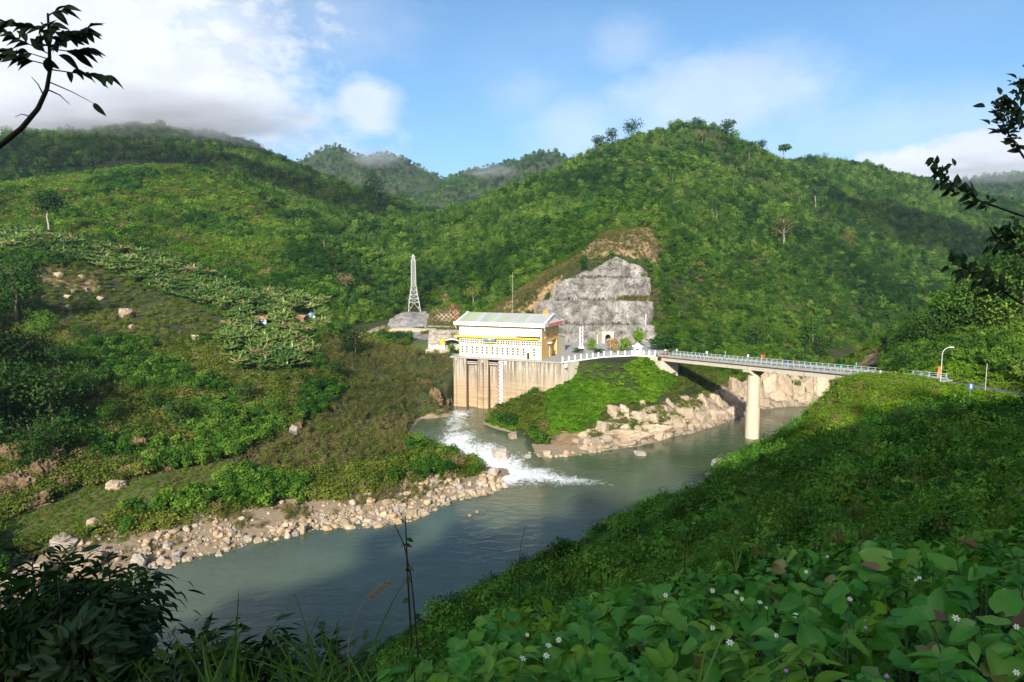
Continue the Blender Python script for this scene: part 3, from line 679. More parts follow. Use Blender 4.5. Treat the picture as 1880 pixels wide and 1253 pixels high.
LAWN = [[(740, 640), (760, 622), (800, 625), (850, 640), (850, 648), (780, 650)], [(0, 960), (130, 905), (270, 872), (420, 848), (470, 858), (380, 905), (230, 945), (130, 985), (0, 1010)], [(735, 572), (790, 565), (790, 578), (735, 578)], [(150, 632), (420, 632), (420, 624), (150, 624)]]
SHORE = [[(0, 1010), (140, 990), (300, 960), (420, 915), (560, 890), (660, 862), (750, 840), (760, 770), (830, 745), (960, 800), (930, 900), (780, 960), (560, 985), (260, 1060), (0, 1100)],
         [(885, 780), (960, 815), (1050, 825), (1180, 810), (1300, 770), (1370, 750), (1520, 740), (1520, 760), (1300, 800), (1180, 830), (960, 850), (890, 800)],
         [(1100, 990), (1200, 920), (1300, 900), (1290, 870), (1360, 840), (1500, 755), (1480, 790), (1330, 900), (1280, 930), (1200, 960), (1120, 1000)]]
ground = build_ground()

# ------------------------------------------------------------------ river
def water_level(x, y):
    return 2.5 * sstep(170, 206, y) * (1 - sstep(3, 9, x))
RAPID = [onz(840, 758, 2.5), onz(835, 790, 2.4), onz(845, 812, 2), onz(868, 830, 1.5), onz(890, 852, .8), onz(925, 868, .3), onz(975, 872), onz(1030, 880), onz(1085, 886), onz(1130, 893)]
RWID = [7, 8, 11, 12.5, 12, 10, 8, 6, 4, 2.5]; RAMT = [.65, .5, .75, 1.0, 1.2, 1.2, 1.0, .75, .5, .25]
def foam_of(x, y):
    f = np.zeros_like(x)
    for i in range(len(RAPID) - 1):
        a, b = RAPID[i], RAPID[i + 1]; ex, ey = b.x - a.x, b.y - a.y
        t = np.clip(((x - a.x) * ex + (y - a.y) * ey) / (ex * ex + ey * ey), 0, 1); d = np.hypot(x - a.x - t * ex, y - a.y - t * ey)
        w = RWID[i] + (RWID[i + 1] - RWID[i]) * t; am = RAMT[i] + (RAMT[i + 1] - RAMT[i]) * t
        f = np.maximum(f, am * np.exp(-(d / w) ** 2 * 1.1))
    for px, py, z, w, am in [(845, 760, 2.5, 3.5, .75), (870, 765, 2.5, 3, .5), (905, 800, 2, 2.5, .5), (800, 822, 1.7, 3.5, .6), (1145, 950, 0, 1.0, .5), (925, 885, .2, 3, .7), (960, 812, 1, 2.5, .3)]:
        q = onz(px, py, z); f = np.maximum(f, am * np.exp(-((x - q.x) ** 2 + (y - q.y) ** 2) / w ** 2))
    return f
def build_river():
    ang = np.arange(-62, 40, .3) * math.pi / 180; rad = 40.0 * (12.0) ** np.linspace(0, 1, 420)
    A, Rr = np.meshgrid(ang, rad); X = np.sin(A) * Rr; Y = np.cos(A) * Rr
    f = foam_of(X, Y)
    Z = water_level(X, Y) + f * (.45 * fbm(X / 2.2, Y / 3.0, 4, 51) + .25 * np.abs(fbm(X / .9, Y / 1.2, 3, 61))) + .03 * fbm(X / 3, Y / 5, 3, 71)
    o = grid_mesh('river', X, Y, Z, M['water'])
    if o.data.polygons[5].normal.z < 0: o.data.flip_normals()
    a = o.data.attributes.new('foam', 'FLOAT', 'POINT'); a.data.foreach_set('value', f.ravel().astype(np.float32))
    kind(o, 'structure'); return o
river = build_river()

# ------------------------------------------------------------------ rock cut above the plant (stepped shotcrete face)
def build_cliff():
    xs = np.arange(2.0, 70.0, .45); zs = np.arange(PLAT_Z - 1.0, 60.0, .4)
    X, Z = np.meshgrid(xs, zs)
    B = np.array([27.5, 37.5, 47.0])
    Yf = 284.5 + 0.03 * (X - 35) ** 2 * .12 + (Z - PLAT_Z) / math.tan(R(70))
    for b in B + 0: Yf = Yf + 3.0 * sstep(b - .25, b + .25, Z + .25 * fbm(X / 6, X * 0 + b, 2, 5))
    Yf = Yf + 1.0 * fbm(X / 9, Z / 7, 4, 31) + 1.3 * np.abs(fbm(X / 3.4, Z / 3.8, 4, 37)) + .5 * fbm(X / 1.0, Z / 1.2, 3, 41)
    # crest: the face runs back into the hill above this line
    crest = np.interp(xs, [2, 4, 7, 10, 15, 20, 26, 32, 38, 43, 47, 50, 55, 60, 64, 70], [24, 28, 32.5, 36.5, 41, 44, 47, 49.5, 52, 55, 56.5, 55, 53, 51, 46, 24])
    crest = crest + 1.5 * fbm(xs / 4, xs * 0, 3, 91)
    over = np.maximum(Z - crest[None], 0)
    Yf = Yf + over * 1.1
    Zz = Z - over * .82
    edge = sstep(60, 68, X); Yf = Yf + edge * 9 * sstep(24, 30, Z)
    o = grid_mesh('cliff', X, Yf, Zz, M['shotcrete'], smooth=False)
    kind(o, 'structure'); return o
cliff = build_cliff()

# ------------------------------------------------------------------ powerhouse (local x along the facade, y into the hill, z up from the platform)
HOUSE_RZ = math.atan2(_fu.y, _fu.x); HOUSE_LEN = (FAC_R - FAC_L).length; HOUSE_W = 19.5; EAVE = 11.2
def platform_root(name): return empty(name, (FAC_L.x, FAC_L.y, PLAT_Z), HOUSE_RZ)
def build_powerhouse():
    r = platform_root('powerhouse')
    tag(r, 'cream and yellow powerhouse with green metal roof on the tall concrete wall', 'building')
    L = HOUSE_LEN; bay = L / 8
    holes = []; wins = []
    for b in range(8):
        for k in (0.27, 0.73):
            cx = (b + k) * bay
            holes.append((cx - .72, cx + .72, 4.75, 6.15)); wins.append(('u', cx, 4.75, 6.15, .72))
            if b == 6 and k > .5: holes.append((cx - .45, cx + .45, .05, 2.3)); wins.append(('d', cx, .05, 2.3, .45)); continue
            if b == 7 and k > .5: holes.append((cx - .4, cx + .4, 2.0, 3.3)); wins.append(('v', cx, 2.0, 3.3, .4)); continue
            holes.append((cx - .36, cx + .36, 1.2, 3.7)); wins.append(('l', cx, 1.2, 3.7, .36))
        for k in range(3):
            cx = (b + .2 + .3 * k) * bay; holes.append((cx - .45, cx + .45, 10.72, 11.08)); wins.append(('e', cx, 10.72, 11.08, .45))
    wall_holes(0, L, 0, 7.6, [h for h in holes if h[3] < 7.6], 0, .35).build('wall', M['cream_pale'], r)
    wall_holes(0, L, 7.6, EAVE, [h for h in holes if h[2] > 7.6], -.06, .4).poly([(0, -.06, 7.6), (L, -.06, 7.6), (L, 0, 7.6), (0, 0, 7.6)]).build('upper_wall', M['cream_pale'], r)
    # pilasters between the bays
    for b in range(9):
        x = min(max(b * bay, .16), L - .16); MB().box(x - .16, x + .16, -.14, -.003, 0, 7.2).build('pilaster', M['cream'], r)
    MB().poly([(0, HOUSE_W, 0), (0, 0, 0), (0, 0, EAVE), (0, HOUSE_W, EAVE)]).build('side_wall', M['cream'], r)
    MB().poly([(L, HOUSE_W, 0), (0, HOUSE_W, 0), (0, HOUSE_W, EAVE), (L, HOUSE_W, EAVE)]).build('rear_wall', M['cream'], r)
    for kd, cx, z0, z1, hw in wins:
        if kd == 'd':
            MB().box(cx - hw, cx + hw, .2, .26, z0, z1).build('door', M['dark'], r); continue
        if kd == 'v':
            v = MB().box(cx - hw, cx + hw, .12, .18, z0, z1).build('vent', M['steel'], r); continue
        f = MB(); w = .04
        yb = .12
        f.box(cx - hw, cx - hw + w, yb, yb + .08, z0, z1).box(cx + hw - w, cx + hw, yb, yb + .08, z0, z1).box(cx - hw, cx + hw, yb, yb + .08, z0, z0 + w).box(cx - hw, cx + hw, yb, yb + .08, z1 - w, z1)
        if kd == 'u': f.box(cx - .09, cx + .09, yb, yb + .08, z0, z1).box(cx - hw, cx + hw, yb, yb + .08, (z0 + z1) / 2 - .07, (z0 + z1) / 2 + .07)
        if kd == 'l':
            for q in (1, 2): zz = z0 + (z1 - z0) * q / 3; f.box(cx - hw, cx + hw, yb, yb + .08, zz - .09, zz + .09)
        wo = f.build('window', M['white'], r)
        MB().box(cx - hw, cx + hw, yb + .1, yb + .13, z0, z1).build('pane', M['glass'], wo)
    # gable end: local plane x = L, runs back along y
    W = HOUSE_W
    gh = [(7.2, 8.8, 0, 4.9), (11.2, 17.2, 0, 5.7)]
    g = wall_holes(0, W, 0, EAVE, gh + [(1.8, 3.6, 7.1, 8.1), (5.3, 7.1, 7.3, 8.3), (12.2, 12.9, 6.7, 10.2), (14.4, 15.1, 6.7, 10.2), (16.6, 17.3, 6.7, 10.2)], 0, .9)
    g.v = [(L - y, x, z) for x, y, z in g.v]; g.build('gable_wall', M['ochre'], r)
    MB().box(L - .85, L - .8, 7.2, 8.8, 0, 4.9).build('door', M['ochre_shaded'], r)
    dr = MB().box(L - .85, L - .8, 11.2, 17.2, 0, 5.7).build('gate', M['ochre'], r)
    tag_panel = MB().box(L - .79, L - .75, 12.6, 16.9, 3.6, 4.7).build('banner', M['red'], dr)
    MB().box(L - .79, L - .74, 11.4, 11.8, 0, 4.9).build('jamb', M['brown_dark'], dr); MB().box(L - .79, L - .75, 16.2, 16.6, .9, 3.3).build('sign_strip', M['red'], dr)
    for a, b, c, d in [(1.8, 3.6, 7.1, 8.1), (5.3, 7.1, 7.3, 8.3)]:
        fo = MB().box(L - .3, L - .2, a, b, c, c + .1).box(L - .3, L - .2, a, b, d - .1, d).box(L - .3, L - .2, (a + b) / 2 - .06, (a + b) / 2 + .06, c, d).build('window', M['white'], r)
        MB().box(L - .36, L - .33, a, b, c, d).build('pane', M['glass'], fo)
    for a, b in [(12.2, 12.9), (14.4, 15.1), (16.6, 17.3)]:
        MB().box(L - .35, L - .3, a, b, 6.7, 10.2).build('pane', M['cream_pale'], r)
    # porch slabs over the doors, lean-to aisle behind
    MB().box(L + .003, L + 1.1, 6.8, 9.2, 4.95, 5.3).build('canopy', M['white'], r)
    ly = W + 8.5
    MB().prism([(L - .02, W, 0), (L - .02, ly, 0), (L - .02, ly, 5.2), (L - .02, W, 6.9)], (-9, 0, 0)).build('lean_to', M['cream_pale'], r)
    MB().prism([(L + .2, W - .1, 6.95), (L + .2, ly + .3, 5.17), (L + .2, ly + .3, 5.42), (L + .2, W - .1, 7.2)], (-9.4, 0, 0)).build('lean_to_roof', M['white'], r)
    # eaves band all round, soffit, gable pediments
    o = 1.5; e0, e1 = EAVE, EAVE + 1.25
    f = MB(); f.box(-o, L + o, -o, -o + .25, e0, e1).box(-o, L + o, W + o - .25, W + o, e0, e1).box(-o, -o + .25, -o + .25, W + o - .25, e0, e1).box(L + o - .25, L + o, -o + .25, W + o - .25, e0, e1)
    fb = f.build('eaves_band', M['white'], r)
    MB().box(-o + .25, L + o - .25, -o + .25, W + o - .25, e0 + .05, e0 + .2).build('soffit', M['white'], fb)
    ridge = EAVE + 3.7; rb = EAVE + .75
    for x in (-1.0, L + .75):
        MB().prism([(x, 0, e0 + .21), (x, W, e0 + .21), (x, W, rb + .15), (x, W / 2, ridge - .02), (x, 0, rb + .15)], (.25, 0, 0)).build('pediment', M['white'], r)
    MB().prism([(L + .8, -.3, rb + .1), (L + .8, W / 2, ridge + .02), (L + .8, W + .3, rb + .1), (L + .8, W + .3, rb + .5), (L + .8, W / 2, ridge + .42), (L + .8, -.3, rb + .5)], (.45, 0, 0)).build('gable_coping', M['white'], r)
    MB().prism([(-1.25, -.3, rb + .1), (-1.25, W / 2, ridge + .02), (-1.25, W + .3, rb + .1), (-1.25, W + .3, rb + .5), (-1.25, W / 2, ridge + .42), (-1.25, -.3, rb + .5)], (.45, 0, 0)).build('gable_coping', M['white'], r)
    tones = [(.3, .4, .2), (.34, .44, .2), (.36, .42, .2), (.4, .42, .44), (.28, .38, .3), (.36, .45, .2), (.38, .42, .46), (.36, .44, .22), (.34, .42, .3), (.42, .38, .33), (.36, .42, .36), (.34, .44, .24), (.4, .44, .46), (.42, .4, .34), (.34, .42, .36), (.42, .38, .34)]
    n = len(tones); pw = (L + 1.55) / n
    rf = MB().prism([(-.7, .25, rb + .1), (-.7, W / 2, ridge - .2), (-.7, W - .25, rb + .1)], (L + 1.4, 0, 0)).build('roof', M['white'], r)
    for i, c in enumerate(tones):
        x0 = -.78 + i * pw; x1 = x0 + pw - .03
        p = MB().prism([(x0, -.25, rb - .02), (x0, W / 2, ridge + .05), (x0, W / 2, ridge + .15), (x0, -.25, rb + .08)], (x1 - x0, 0, 0)).build('roof_panel', M['roof'], rf); p.color = tuple(.85 * (.35 * sum(c) / 3 + .65 * v) for v in c) + (1,)
        p = MB().prism([(x0, W + .25, rb - .02), (x0, W / 2, ridge + .05), (x0, W / 2, ridge + .15), (x0, W + .25, rb + .08)], (x1 - x0, 0, 0)).build('roof_panel', M['roof'], rf); p.color = tuple(.85 * (.35 * sum(c) / 3 + .65 * v) for v in c) + (1,)
    for x in (-1.2, L + 1.2): MB().prism([(x - .12, -1.3, e0), (x - .12, -.06, e0), (x - .12, -.06, e0 - 1.4)], (.24, 0, 0)).build('bracket', M['white'], r)
    # red lettering on the eaves band of the gable end
    cu = bpy.data.curves.new('lettering', 'FONT'); cu.body = 'NHÀ MÁY THỦY ĐIỆN ĐAKRIN'; cu.size = 1.12; cu.extrude = .03; cu.offset = .012; cu.space_character = 1.08
    tmp = bpy.data.objects.new('lettering_curve', cu); COL.objects.link(tmp)
    me = bpy.data.meshes.new_from_object(tmp.evaluated_get(bpy.context.evaluated_depsgraph_get())); bpy.data.objects.remove(tmp)
    me.materials.clear(); me.materials.append(M['red'])
    lo = bpy.data.objects.new('lettering', me); COL.objects.link(lo); lo.parent = r
    lo['kind'] = 'stuff'; lo.location = (L + o + .04, 3.2, e0 + .26); lo.rotation_euler = (math.pi / 2, 0, math.pi / 2); lo.scale = (.93, 1, 1)
    MB().box(L + o + .005, L + o + .06, 1.9, 2.6, e0 + .95, e0 + 1.1).box(L + o + .005, L + o + .06, 2.15, 2.35, e0 + .2, e0 + .94).build('emblem', M['red'], r)
    # concrete walkway slab high on the right of the facade, the shade below it put in as a dark strip
    MB().box(L * .70, L - .4, -1.3, -.07, 8.02, 8.25).build('canopy', M['white'], r)
    MB().box(L * .72, L - .6, -.12, -.065, 7.1, 7.95).build('slab_shade_strip', M['brown_dark'], r)
    for x, z in ((L * .2, .9), (L * .62, 3.1), (L * .83, 4.2)): MB().box(x, x + .25, -.3, -.01, z, z + .35).build('wall_lamp', M['steel'], r)
    return r
powerhouse = build_powerhouse()

def build_crane_rail():
    r = platform_root('crane_beam'); L = HOUSE_LEN
    tag(r, 'long yellow crane runway beam across the powerhouse facade', 'crane beam')
    MB().box(-1.5, L - .8, -1.0, -.6, 7.0, 7.4).box(-1.5, L - .8, -1.15, -.45, 7.4, 7.46).box(-1.5, L - .8, -1.15, -.45, 6.94, 7.0).build('beam', M['yellow'], r)
    MB().box(-.2, L - .9, -.5, -.1, 6.62, 6.78).build('ledge', M['white'], r)
    for i in range(9):
        x = .9 + i * (L - 2.6) / 8
        MB().prism([(x - .1, -.12, 6.4), (x - .1, -.12, 6.93), (x - .1, -1.1, 6.93)], (.2, 0, 0)).build('bracket', M['orange'], r)
    return r
build_crane_rail()
def build_hoist():
    r = platform_root('hoist'); tag(r, 'blue electric hoist with yellow lifting arms hanging from the crane beam', 'hoist')
    x = HOUSE_LEN * .39
    MB().box(x - 2.3, x - .6, -1.5, -.3, 5.95, 6.9).build('motor', M['blue'], r, bevel=.08)
    MB().box(x + .6, x + 2.2, -1.5, -.3, 5.9, 6.9).build('gearbox', M['blue'], r, bevel=.08)
    MB().tube((x - .6, -.9, 6.4), (x + .6, -.9, 6.4), .38, 10).build('drum', M['steel'], r)
    MB().box(x - 2.6, x + 2.6, -1.05, -.85, 5.3, 5.55).build('spreader', M['yellow'], r)
    for k in (-2.2, 2.2): MB().tube((x + k, -.95, 5.94), (x + k, -.95, 5.55), .05, 5).build('cable', M['dark'], r)
    for s_ in (-1, 1): MB().tube((x + s_ * 2.3, -.95, 5.4), (x + s_ * 3.1, -.95, 4.7), .1, 5).build('arm', M['yellow'], r)
build_hoist()
def build_tail_wall():
    r = platform_root('tailrace_wall'); tag(r, 'tall stained concrete tailrace wall with two recessed gate bays above white water', 'retaining wall')
    ux = lambda px: wall_u(px)
    zb = -22.0; yf = -2.0
    b1 = (ux(854.5), ux(875.5)); b2 = (ux(895), ux(914.5)); xl = ux(831); xr = ux(1034)
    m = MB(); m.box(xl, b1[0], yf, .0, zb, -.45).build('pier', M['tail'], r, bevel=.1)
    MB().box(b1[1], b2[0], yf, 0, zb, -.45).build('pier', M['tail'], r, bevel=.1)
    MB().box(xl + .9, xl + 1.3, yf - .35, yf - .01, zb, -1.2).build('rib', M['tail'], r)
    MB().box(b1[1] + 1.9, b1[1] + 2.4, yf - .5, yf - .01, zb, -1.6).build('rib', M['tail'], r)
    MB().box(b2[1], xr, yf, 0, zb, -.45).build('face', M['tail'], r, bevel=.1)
    for k in range(1, 7):
        x = b2[1] + (xr - b2[1]) * k / 7; MB().box(x - .04, x + .04, yf - .03, yf - .004, zb, -.5).build('joint', M['brown_dark'], r)
    for a, b in (b1, b2):
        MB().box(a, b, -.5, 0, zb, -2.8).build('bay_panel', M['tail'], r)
        MB().box(a, b, -.3, 0, -2.8, -.45).build('slot', M['dark'], r)
        MB().box(a, a + .3, yf + .3, -.51, zb, -1.2).build('gate_guide', M['brown_dark'], r); MB().box(b - .3, b, yf + .3, -.51, zb, -1.2).build('gate_guide', M['brown_dark'], r)
        MB().box(a + .3, b - .3, yf + .5, yf + .9, -2.4, -2.0).build('gate_beam', M['conc_tan'], r)
        MB().box(a + .3, b - .3, yf + .5, yf + .8, -1.7, -1.5).build('gate_beam', M['steel'], r)
    # cornice and deck
    MB().box(xl - .5, xr + .4, yf - .35, .2, -.44, -.02).build('cornice', M['conc_dirty'], r)
    # railing on the left overhang
    rl = MB()
    for k in range(5): x = xl - .3 + k * 1.1; rl.tube((x, yf - .2, -.02), (x, yf - .2, 1.1), .035, 5)
    for z in (.35, .7, 1.08): rl.tube((xl - .3, yf - .2, z), (xl + 4.1, yf - .2, z), .03, 5)
    rl.build('railing', M['steel'], r)
    # staff gauge: white strip with red marks
    g0, g1 = ux(915.5), ux(923)
    g = MB().box(g0 + .1, g1 - .1, yf - .12, yf - .01, -17.9, -.8).build('staff_gauge', M['white'], r)
    nm = 24
    for k in range(nm):
        z = -17.6 + k * .7; w = (g1 - g0 - .2)
        x0 = g0 + .12 if k % 2 == 0 else g0 + .12 + w * .46
        MB().box(x0, x0 + w * .52, yf - .16, yf - .125, z, z + .4).build('mark', M['red'], g)
    for px in (928.2, 1040.0):
        x = ux(px); s_ = MB().box(x - .45, x + .45, yf - .1, yf - .02, -1.9, -.7).build('sign_plate', M['white'], r)
        q = MB(); q.box(x - .38, x + .38, yf - .13, yf - .105, -1.82, -1.7).box(x - .38, x + .38, yf - .13, yf - .105, -.9, -.78).box(x - .38, x - .3, yf - .13, yf - .105, -1.7, -.9).box(x + .3, x + .38, yf - .13, yf - .105, -1.7, -.9)
        q.box(x - .29, x - .17, yf - .13, yf - .105, -1.69, -.91).box(x - .05, x + .08, yf - .13, yf - .105, -1.69, -.91).box(x + .19, x + .29, yf - .13, yf - .105, -1.3, -.91); q.build('print', M['blue'], s_)
    return r
def wall_u(px, yv=2.0):
    # position along the facade line (offset yv out of it) that is seen at photograph column px
    d = (px - 940) / FPX / CP
    best = min((abs((fac(u, yv).x) / (fac(u, yv).y) - d * .99), u) for u in np.arange(-8, 60, .02)); return best[1]
tail_wall = build_tail_wall()

def build_forecourt():
    # paving between the plant, the rock cut and the bridge
    pts = [fac(-3, 1.7), fac(38.5, 1.7)] + [Vector((p.x, p.y)) for p in (onz(1109, 655, PLAT_Z), onz(1150, 652.5, PLAT_Z), onz(1200, 652, PLAT_Z))] + [Vector((62, 262)), Vector((60, 286)), Vector((4, 286)), fac(-3, -30)]
    o = MB().prism([(p.x, p.y, PLAT_Z - .5) for p in pts], (0, 0, .5)).build('forecourt', M['conc_dirty'])
    kind(o, 'structure'); return pts
fore = build_forecourt()

# ------------------------------------------------------------------ approach wall, balustrade, abutment of the platform
def build_approach():
    a = fac(wall_u(1034), 2.0); b = onz(1109, 655, PLAT_Z); c = onz(1160, 652.5, PLAT_Z); d = onz(1203, 653, PLAT_Z)
    a = Vector((a.x, a.y, PLAT_Z)); r = empty('approach_wall', a)
    tag(r, 'pale retaining wall with dark joints climbing from the powerhouse to the bridge', 'retaining wall')
    loc = lambda p: p - a
    pts = [a, b, c, d]; hs = [9, 5, 3.5, 4]
    for i in range(3):
        p, q = loc(pts[i]), loc(pts[i + 1]); n = Vector((q.y - p.y, p.x - q.x, 0)).normalized(); h = 13 if i == 0 else 5
        MB().prism([(*p.xy, -h), (*q.xy, -h), (*q.xy, -.01), (*p.xy, -.01)], -n * 1.2).build('wall_segment', M['conc'] if i == 0 else M['conc_tan'], r)
        MB().prism([(*(p + n * .2).xy, -.3), (*(q + n * .2).xy, -.3), (*(q + n * .2).xy, .06), (*(p + n * .2).xy, .06)], -n * .8).build('coping', M['white'], r)
        if i == 0:
            k = 7
            for j in range(1, k):
                m = p.lerp(q, j / k); MB().tube((*(m + n * .02).xy, -9), (*(m + n * .02).xy, -.35), .06, 4).build('joint', M['brown_dark'], r)
    e = empty('balustrade', a); tag(e, 'white post balustrade with grey rails along the approach to the bridge', 'balustrade')
    for i in range(3):
        p, q = loc(pts[i]), loc(pts[i + 1]); k = (7, 4, 4)[i]
        for j in range(k + (i == 2)):
            m = p.lerp(q, j / k); MB().box(m.x - .2, m.x + .2, m.y + .1, m.y + .5, .062, 1.6).box(m.x - .27, m.x + .27, m.y + .03, m.y + .57, 1.6, 1.75).build('post', M['white'], e)
        off = Vector((0, .3, 0))
        for z in (.5, .85, 1.2): MB().tube(p + off + Vector((0, 0, z)), q + off + Vector((0, 0, z)), .055, 5).build('rail', M['rail'], e)
build_approach()

# ------------------------------------------------------------------ bridge
def build_bridge():
    r = empty('bridge', BR_A); tag(r, 'long concrete girder bridge with pale railings crossing the river to the road', 'bridge')
    Ln = (BR_B - BR_A).length; d = _bd; n = _bn; up = Vector((0, 0, 1))
    P = lambda s, w, z: d * s + n * w + up * z
    def bar(s0, s1, w0, w1, z0, z1): return MB().prism([P(s0, w0, z0), P(s0, w1, z0), P(s0, w1, z1), P(s0, w0, z1)], d * (s1 - s0))
    bar(-1.5, Ln + 6, 0, BR_W, -.3, 0).build('deck', M['conc_dirty'], r)
    bar(-1, Ln + 5, .35, BR_W - .35, .004, .06).build('carriageway', M['asphalt'], r)
    spans = [(0, PIER_S - .15), (PIER_S + .15, Ln + 1)]
    for w in (-.1, BR_W - .25): bar(-1.4, Ln + 5, w, w + .35, -.32, .42).build('parapet', M['conc_dirty'], r)
    for s0, s1 in spans:
        for w in (.55, 2.5, 4.2, BR_W - .95): bar(s0, s1, w, w + .4, -1.85, -.31).build('girder', M['conc'], r)
        k = 5
        for i in range(k + 1):
            s = s0 + .2 + (s1 - s0 - .4) * i / k; bar(s - .12, s + .12, .45, .53, -1.7, -.4).build('stiffener', M['conc_tan'], r)
    for w in (.05, BR_W - .08):
        rl = bar(-1.2, Ln + 5, w - .03, w + .06, 1.25, 1.36).build('railing', M['rail'], r)
        bar(-1.2, Ln + 5, w - .01, w + .04, .78, .86).build('rail', M['rail'], rl)
        pm = None; k = int((Ln + 6) / 2.0)
        for i in range(k + 1):
            s = -1.1 + i * 2.0
            if pm is None: po = bar(-.07, .07, w - .05, w + .09, .421, 1.4).build('post', M['rail'], rl); pm = po
            else: po = pm.copy(); COL.objects.link(po)
            po.location = d * s
    # pier: round shaft with a thicker lower drum, hammerhead cap
    c = P(PIER_S, BR_W / 2, 0); foot = -BR_A.z - c.z - 3
    zt = c.z - 1.86
    col = MB().tube(Vector((c.x, c.y, zt - 1.3)), Vector((c.x, c.y, -BR_A.z + 9.5)), 1.9, 24)
    po = col.build('pier', M['conc_pier'], r, smooth=False)
    MB().tube(Vector((c.x, c.y, -BR_A.z + 9.5)), Vector((c.x, c.y, -BR_A.z - 3)), 2.08, 24).build('lower_shaft', M['conc_pier'], po)
    hw = BR_W / 2 + .1
    q = lambda w, z: Vector((c.x, c.y, 0)) + n * w + Vector((0, 0, z)) - d * 1.3
    MB().prism([q(-hw, zt - .02), q(-hw, zt - .6), q(-1.7, zt - 1.7), q(1.7, zt - 1.7), q(hw, zt - .6), q(hw, zt - .02)], d * 2.6).build('pier_cap', M['conc'], po)
    # far abutment: broad wall under the deck end with a wing wall
    MB().prism([P(-1.5, -.6, -1.9), P(-1.5, BR_W + .6, -1.9), P(-1.5, BR_W + .6, -11), P(-1.5, -.6, -11)], d * 2.6).build('abutment', M['conc'], r)
    MB().prism([P(-1.6, -.6, -.35), P(-1.6, -.6, -9.5), P(-6.0, -.6, -4), P(-8.5, -.6, -1.2), P(-8.5, -.6, -.35)], n * .7).build('wing_wall', M['conc'], r)
    MB().prism([P(Ln, -.6, -1.9), P(Ln, BR_W + .6, -1.9), P(Ln, BR_W + .6, -9), P(Ln, -.6, -9)], d * 3).build('abutment', M['conc'], r)
    return r
_pp = onz(1381, 815)
PIER_S = min((abs(px_of(*(BR_A + _bd * s_ + _bn * BR_W / 2).xy, 8.0)[0] - 1382), s_) for s_ in np.arange(20, 80, .1))[1]
bridge = build_bridge()
def bridge_pt(px, w=.1, z=1.4):
    d = (px - 940) / FPX
    best = min((abs(px_of(*(BR_A + _bd * s + _bn * w + Vector((0, 0, z))))[0] - px), s) for s in np.arange(-10, 100, .1)); return BR_A + _bd * best[1] + _bn * w
def marker(px, mat, label, w, h, wd, cat='marker', name='marker_post', flag=False):
    p = bridge_pt(px, w, 0); r = empty(name, p); tag(r, label, cat)
    MB().tube((0, 0, .43), (0, 0, h), .05, 6).build('post', M['steel'], r)
    if flag:
        V = []; F = []
        for i in range(6):
            for j in range(4): V.append((.05 + i * wd / 5, .12 * math.sin(i * 1.3 + j * .3), h - .05 - j * .28 - .03 * i))
        for i in range(5):
            for j in range(3): a = i * 4 + j; F.append((a, a + 4, a + 5, a + 1))
        fo = mesh_obj('flag', V, F, mat, r); m = fo.modifiers.new('thick', 'SOLIDIFY'); m.thickness = .02
    else:
        MB().box(-wd * .36, wd * .36, -.06, -.012, h - .75, h - .1).build('plate', mat, r)
for a in [(1242, M['white'], 'white plate on a post at the powerhouse end of the bridge', BR_W, 2.2, .5), (1297, M['white'], 'white plate on the railing over the bridge slope', BR_W, 2.2, .7),
          (1331, M['green_paint'], 'slim green plate standing up from the bridge railing', BR_W, 2.7, .45), (1373, M['white'], 'white plate on the bridge railing just above the pier', BR_W, 2.2, .7),
          (1441, M['blue'], 'small blue plate hanging on the bridge railing right of the pier', .0, 1.5, .8), (1543, M['green_paint'], 'green plate on the bridge railing near the green mound', .0, 1.9, .7),
          (1571, M['green_paint'], 'narrow green post standing beyond the bridge railing', BR_W, 2.2, .4), (1616, M['cream_pale'], 'pinkish plate on the bridge railing over the mound', .0, 1.6, .6),
          (1643, M['yellow'], 'yellow plate near the road end of the bridge', .0, 1.6, .6)]: marker(*a)
marker(1397, M['red'], 'red cloth tied to the bridge railing beyond the pier', BR_W, 2.4, 1.1, 'cloth', 'railing_flag', True)
def simple_post(name, p, h, mat, label, cat, r_=.12, cap=None):
    r = empty(name, p); tag(r, label, cat); MB().tube((0, 0, -.3), (0, 0, h), r_, 8).build('post', mat, r)
    if cap: MB().box(-r_ * 1.6, r_ * 1.6, -r_ * 1.6, r_ * 1.6, h, h + .35).build('cap', cap, r)
    return r
simple_post('bollard', bridge_pt(1221, -.1, 0), 2.0, M['red'], 'red and white bollard at the powerhouse end of the bridge', 'bollard', .14, M['white'])
q = BR_B + _bd * 2.5 + _bn * (BR_W + .4); simple_post('bollard', q, 2.3, M['orange'], 'orange bollard at the road end of the bridge', 'bollard', .28, M['orange'])

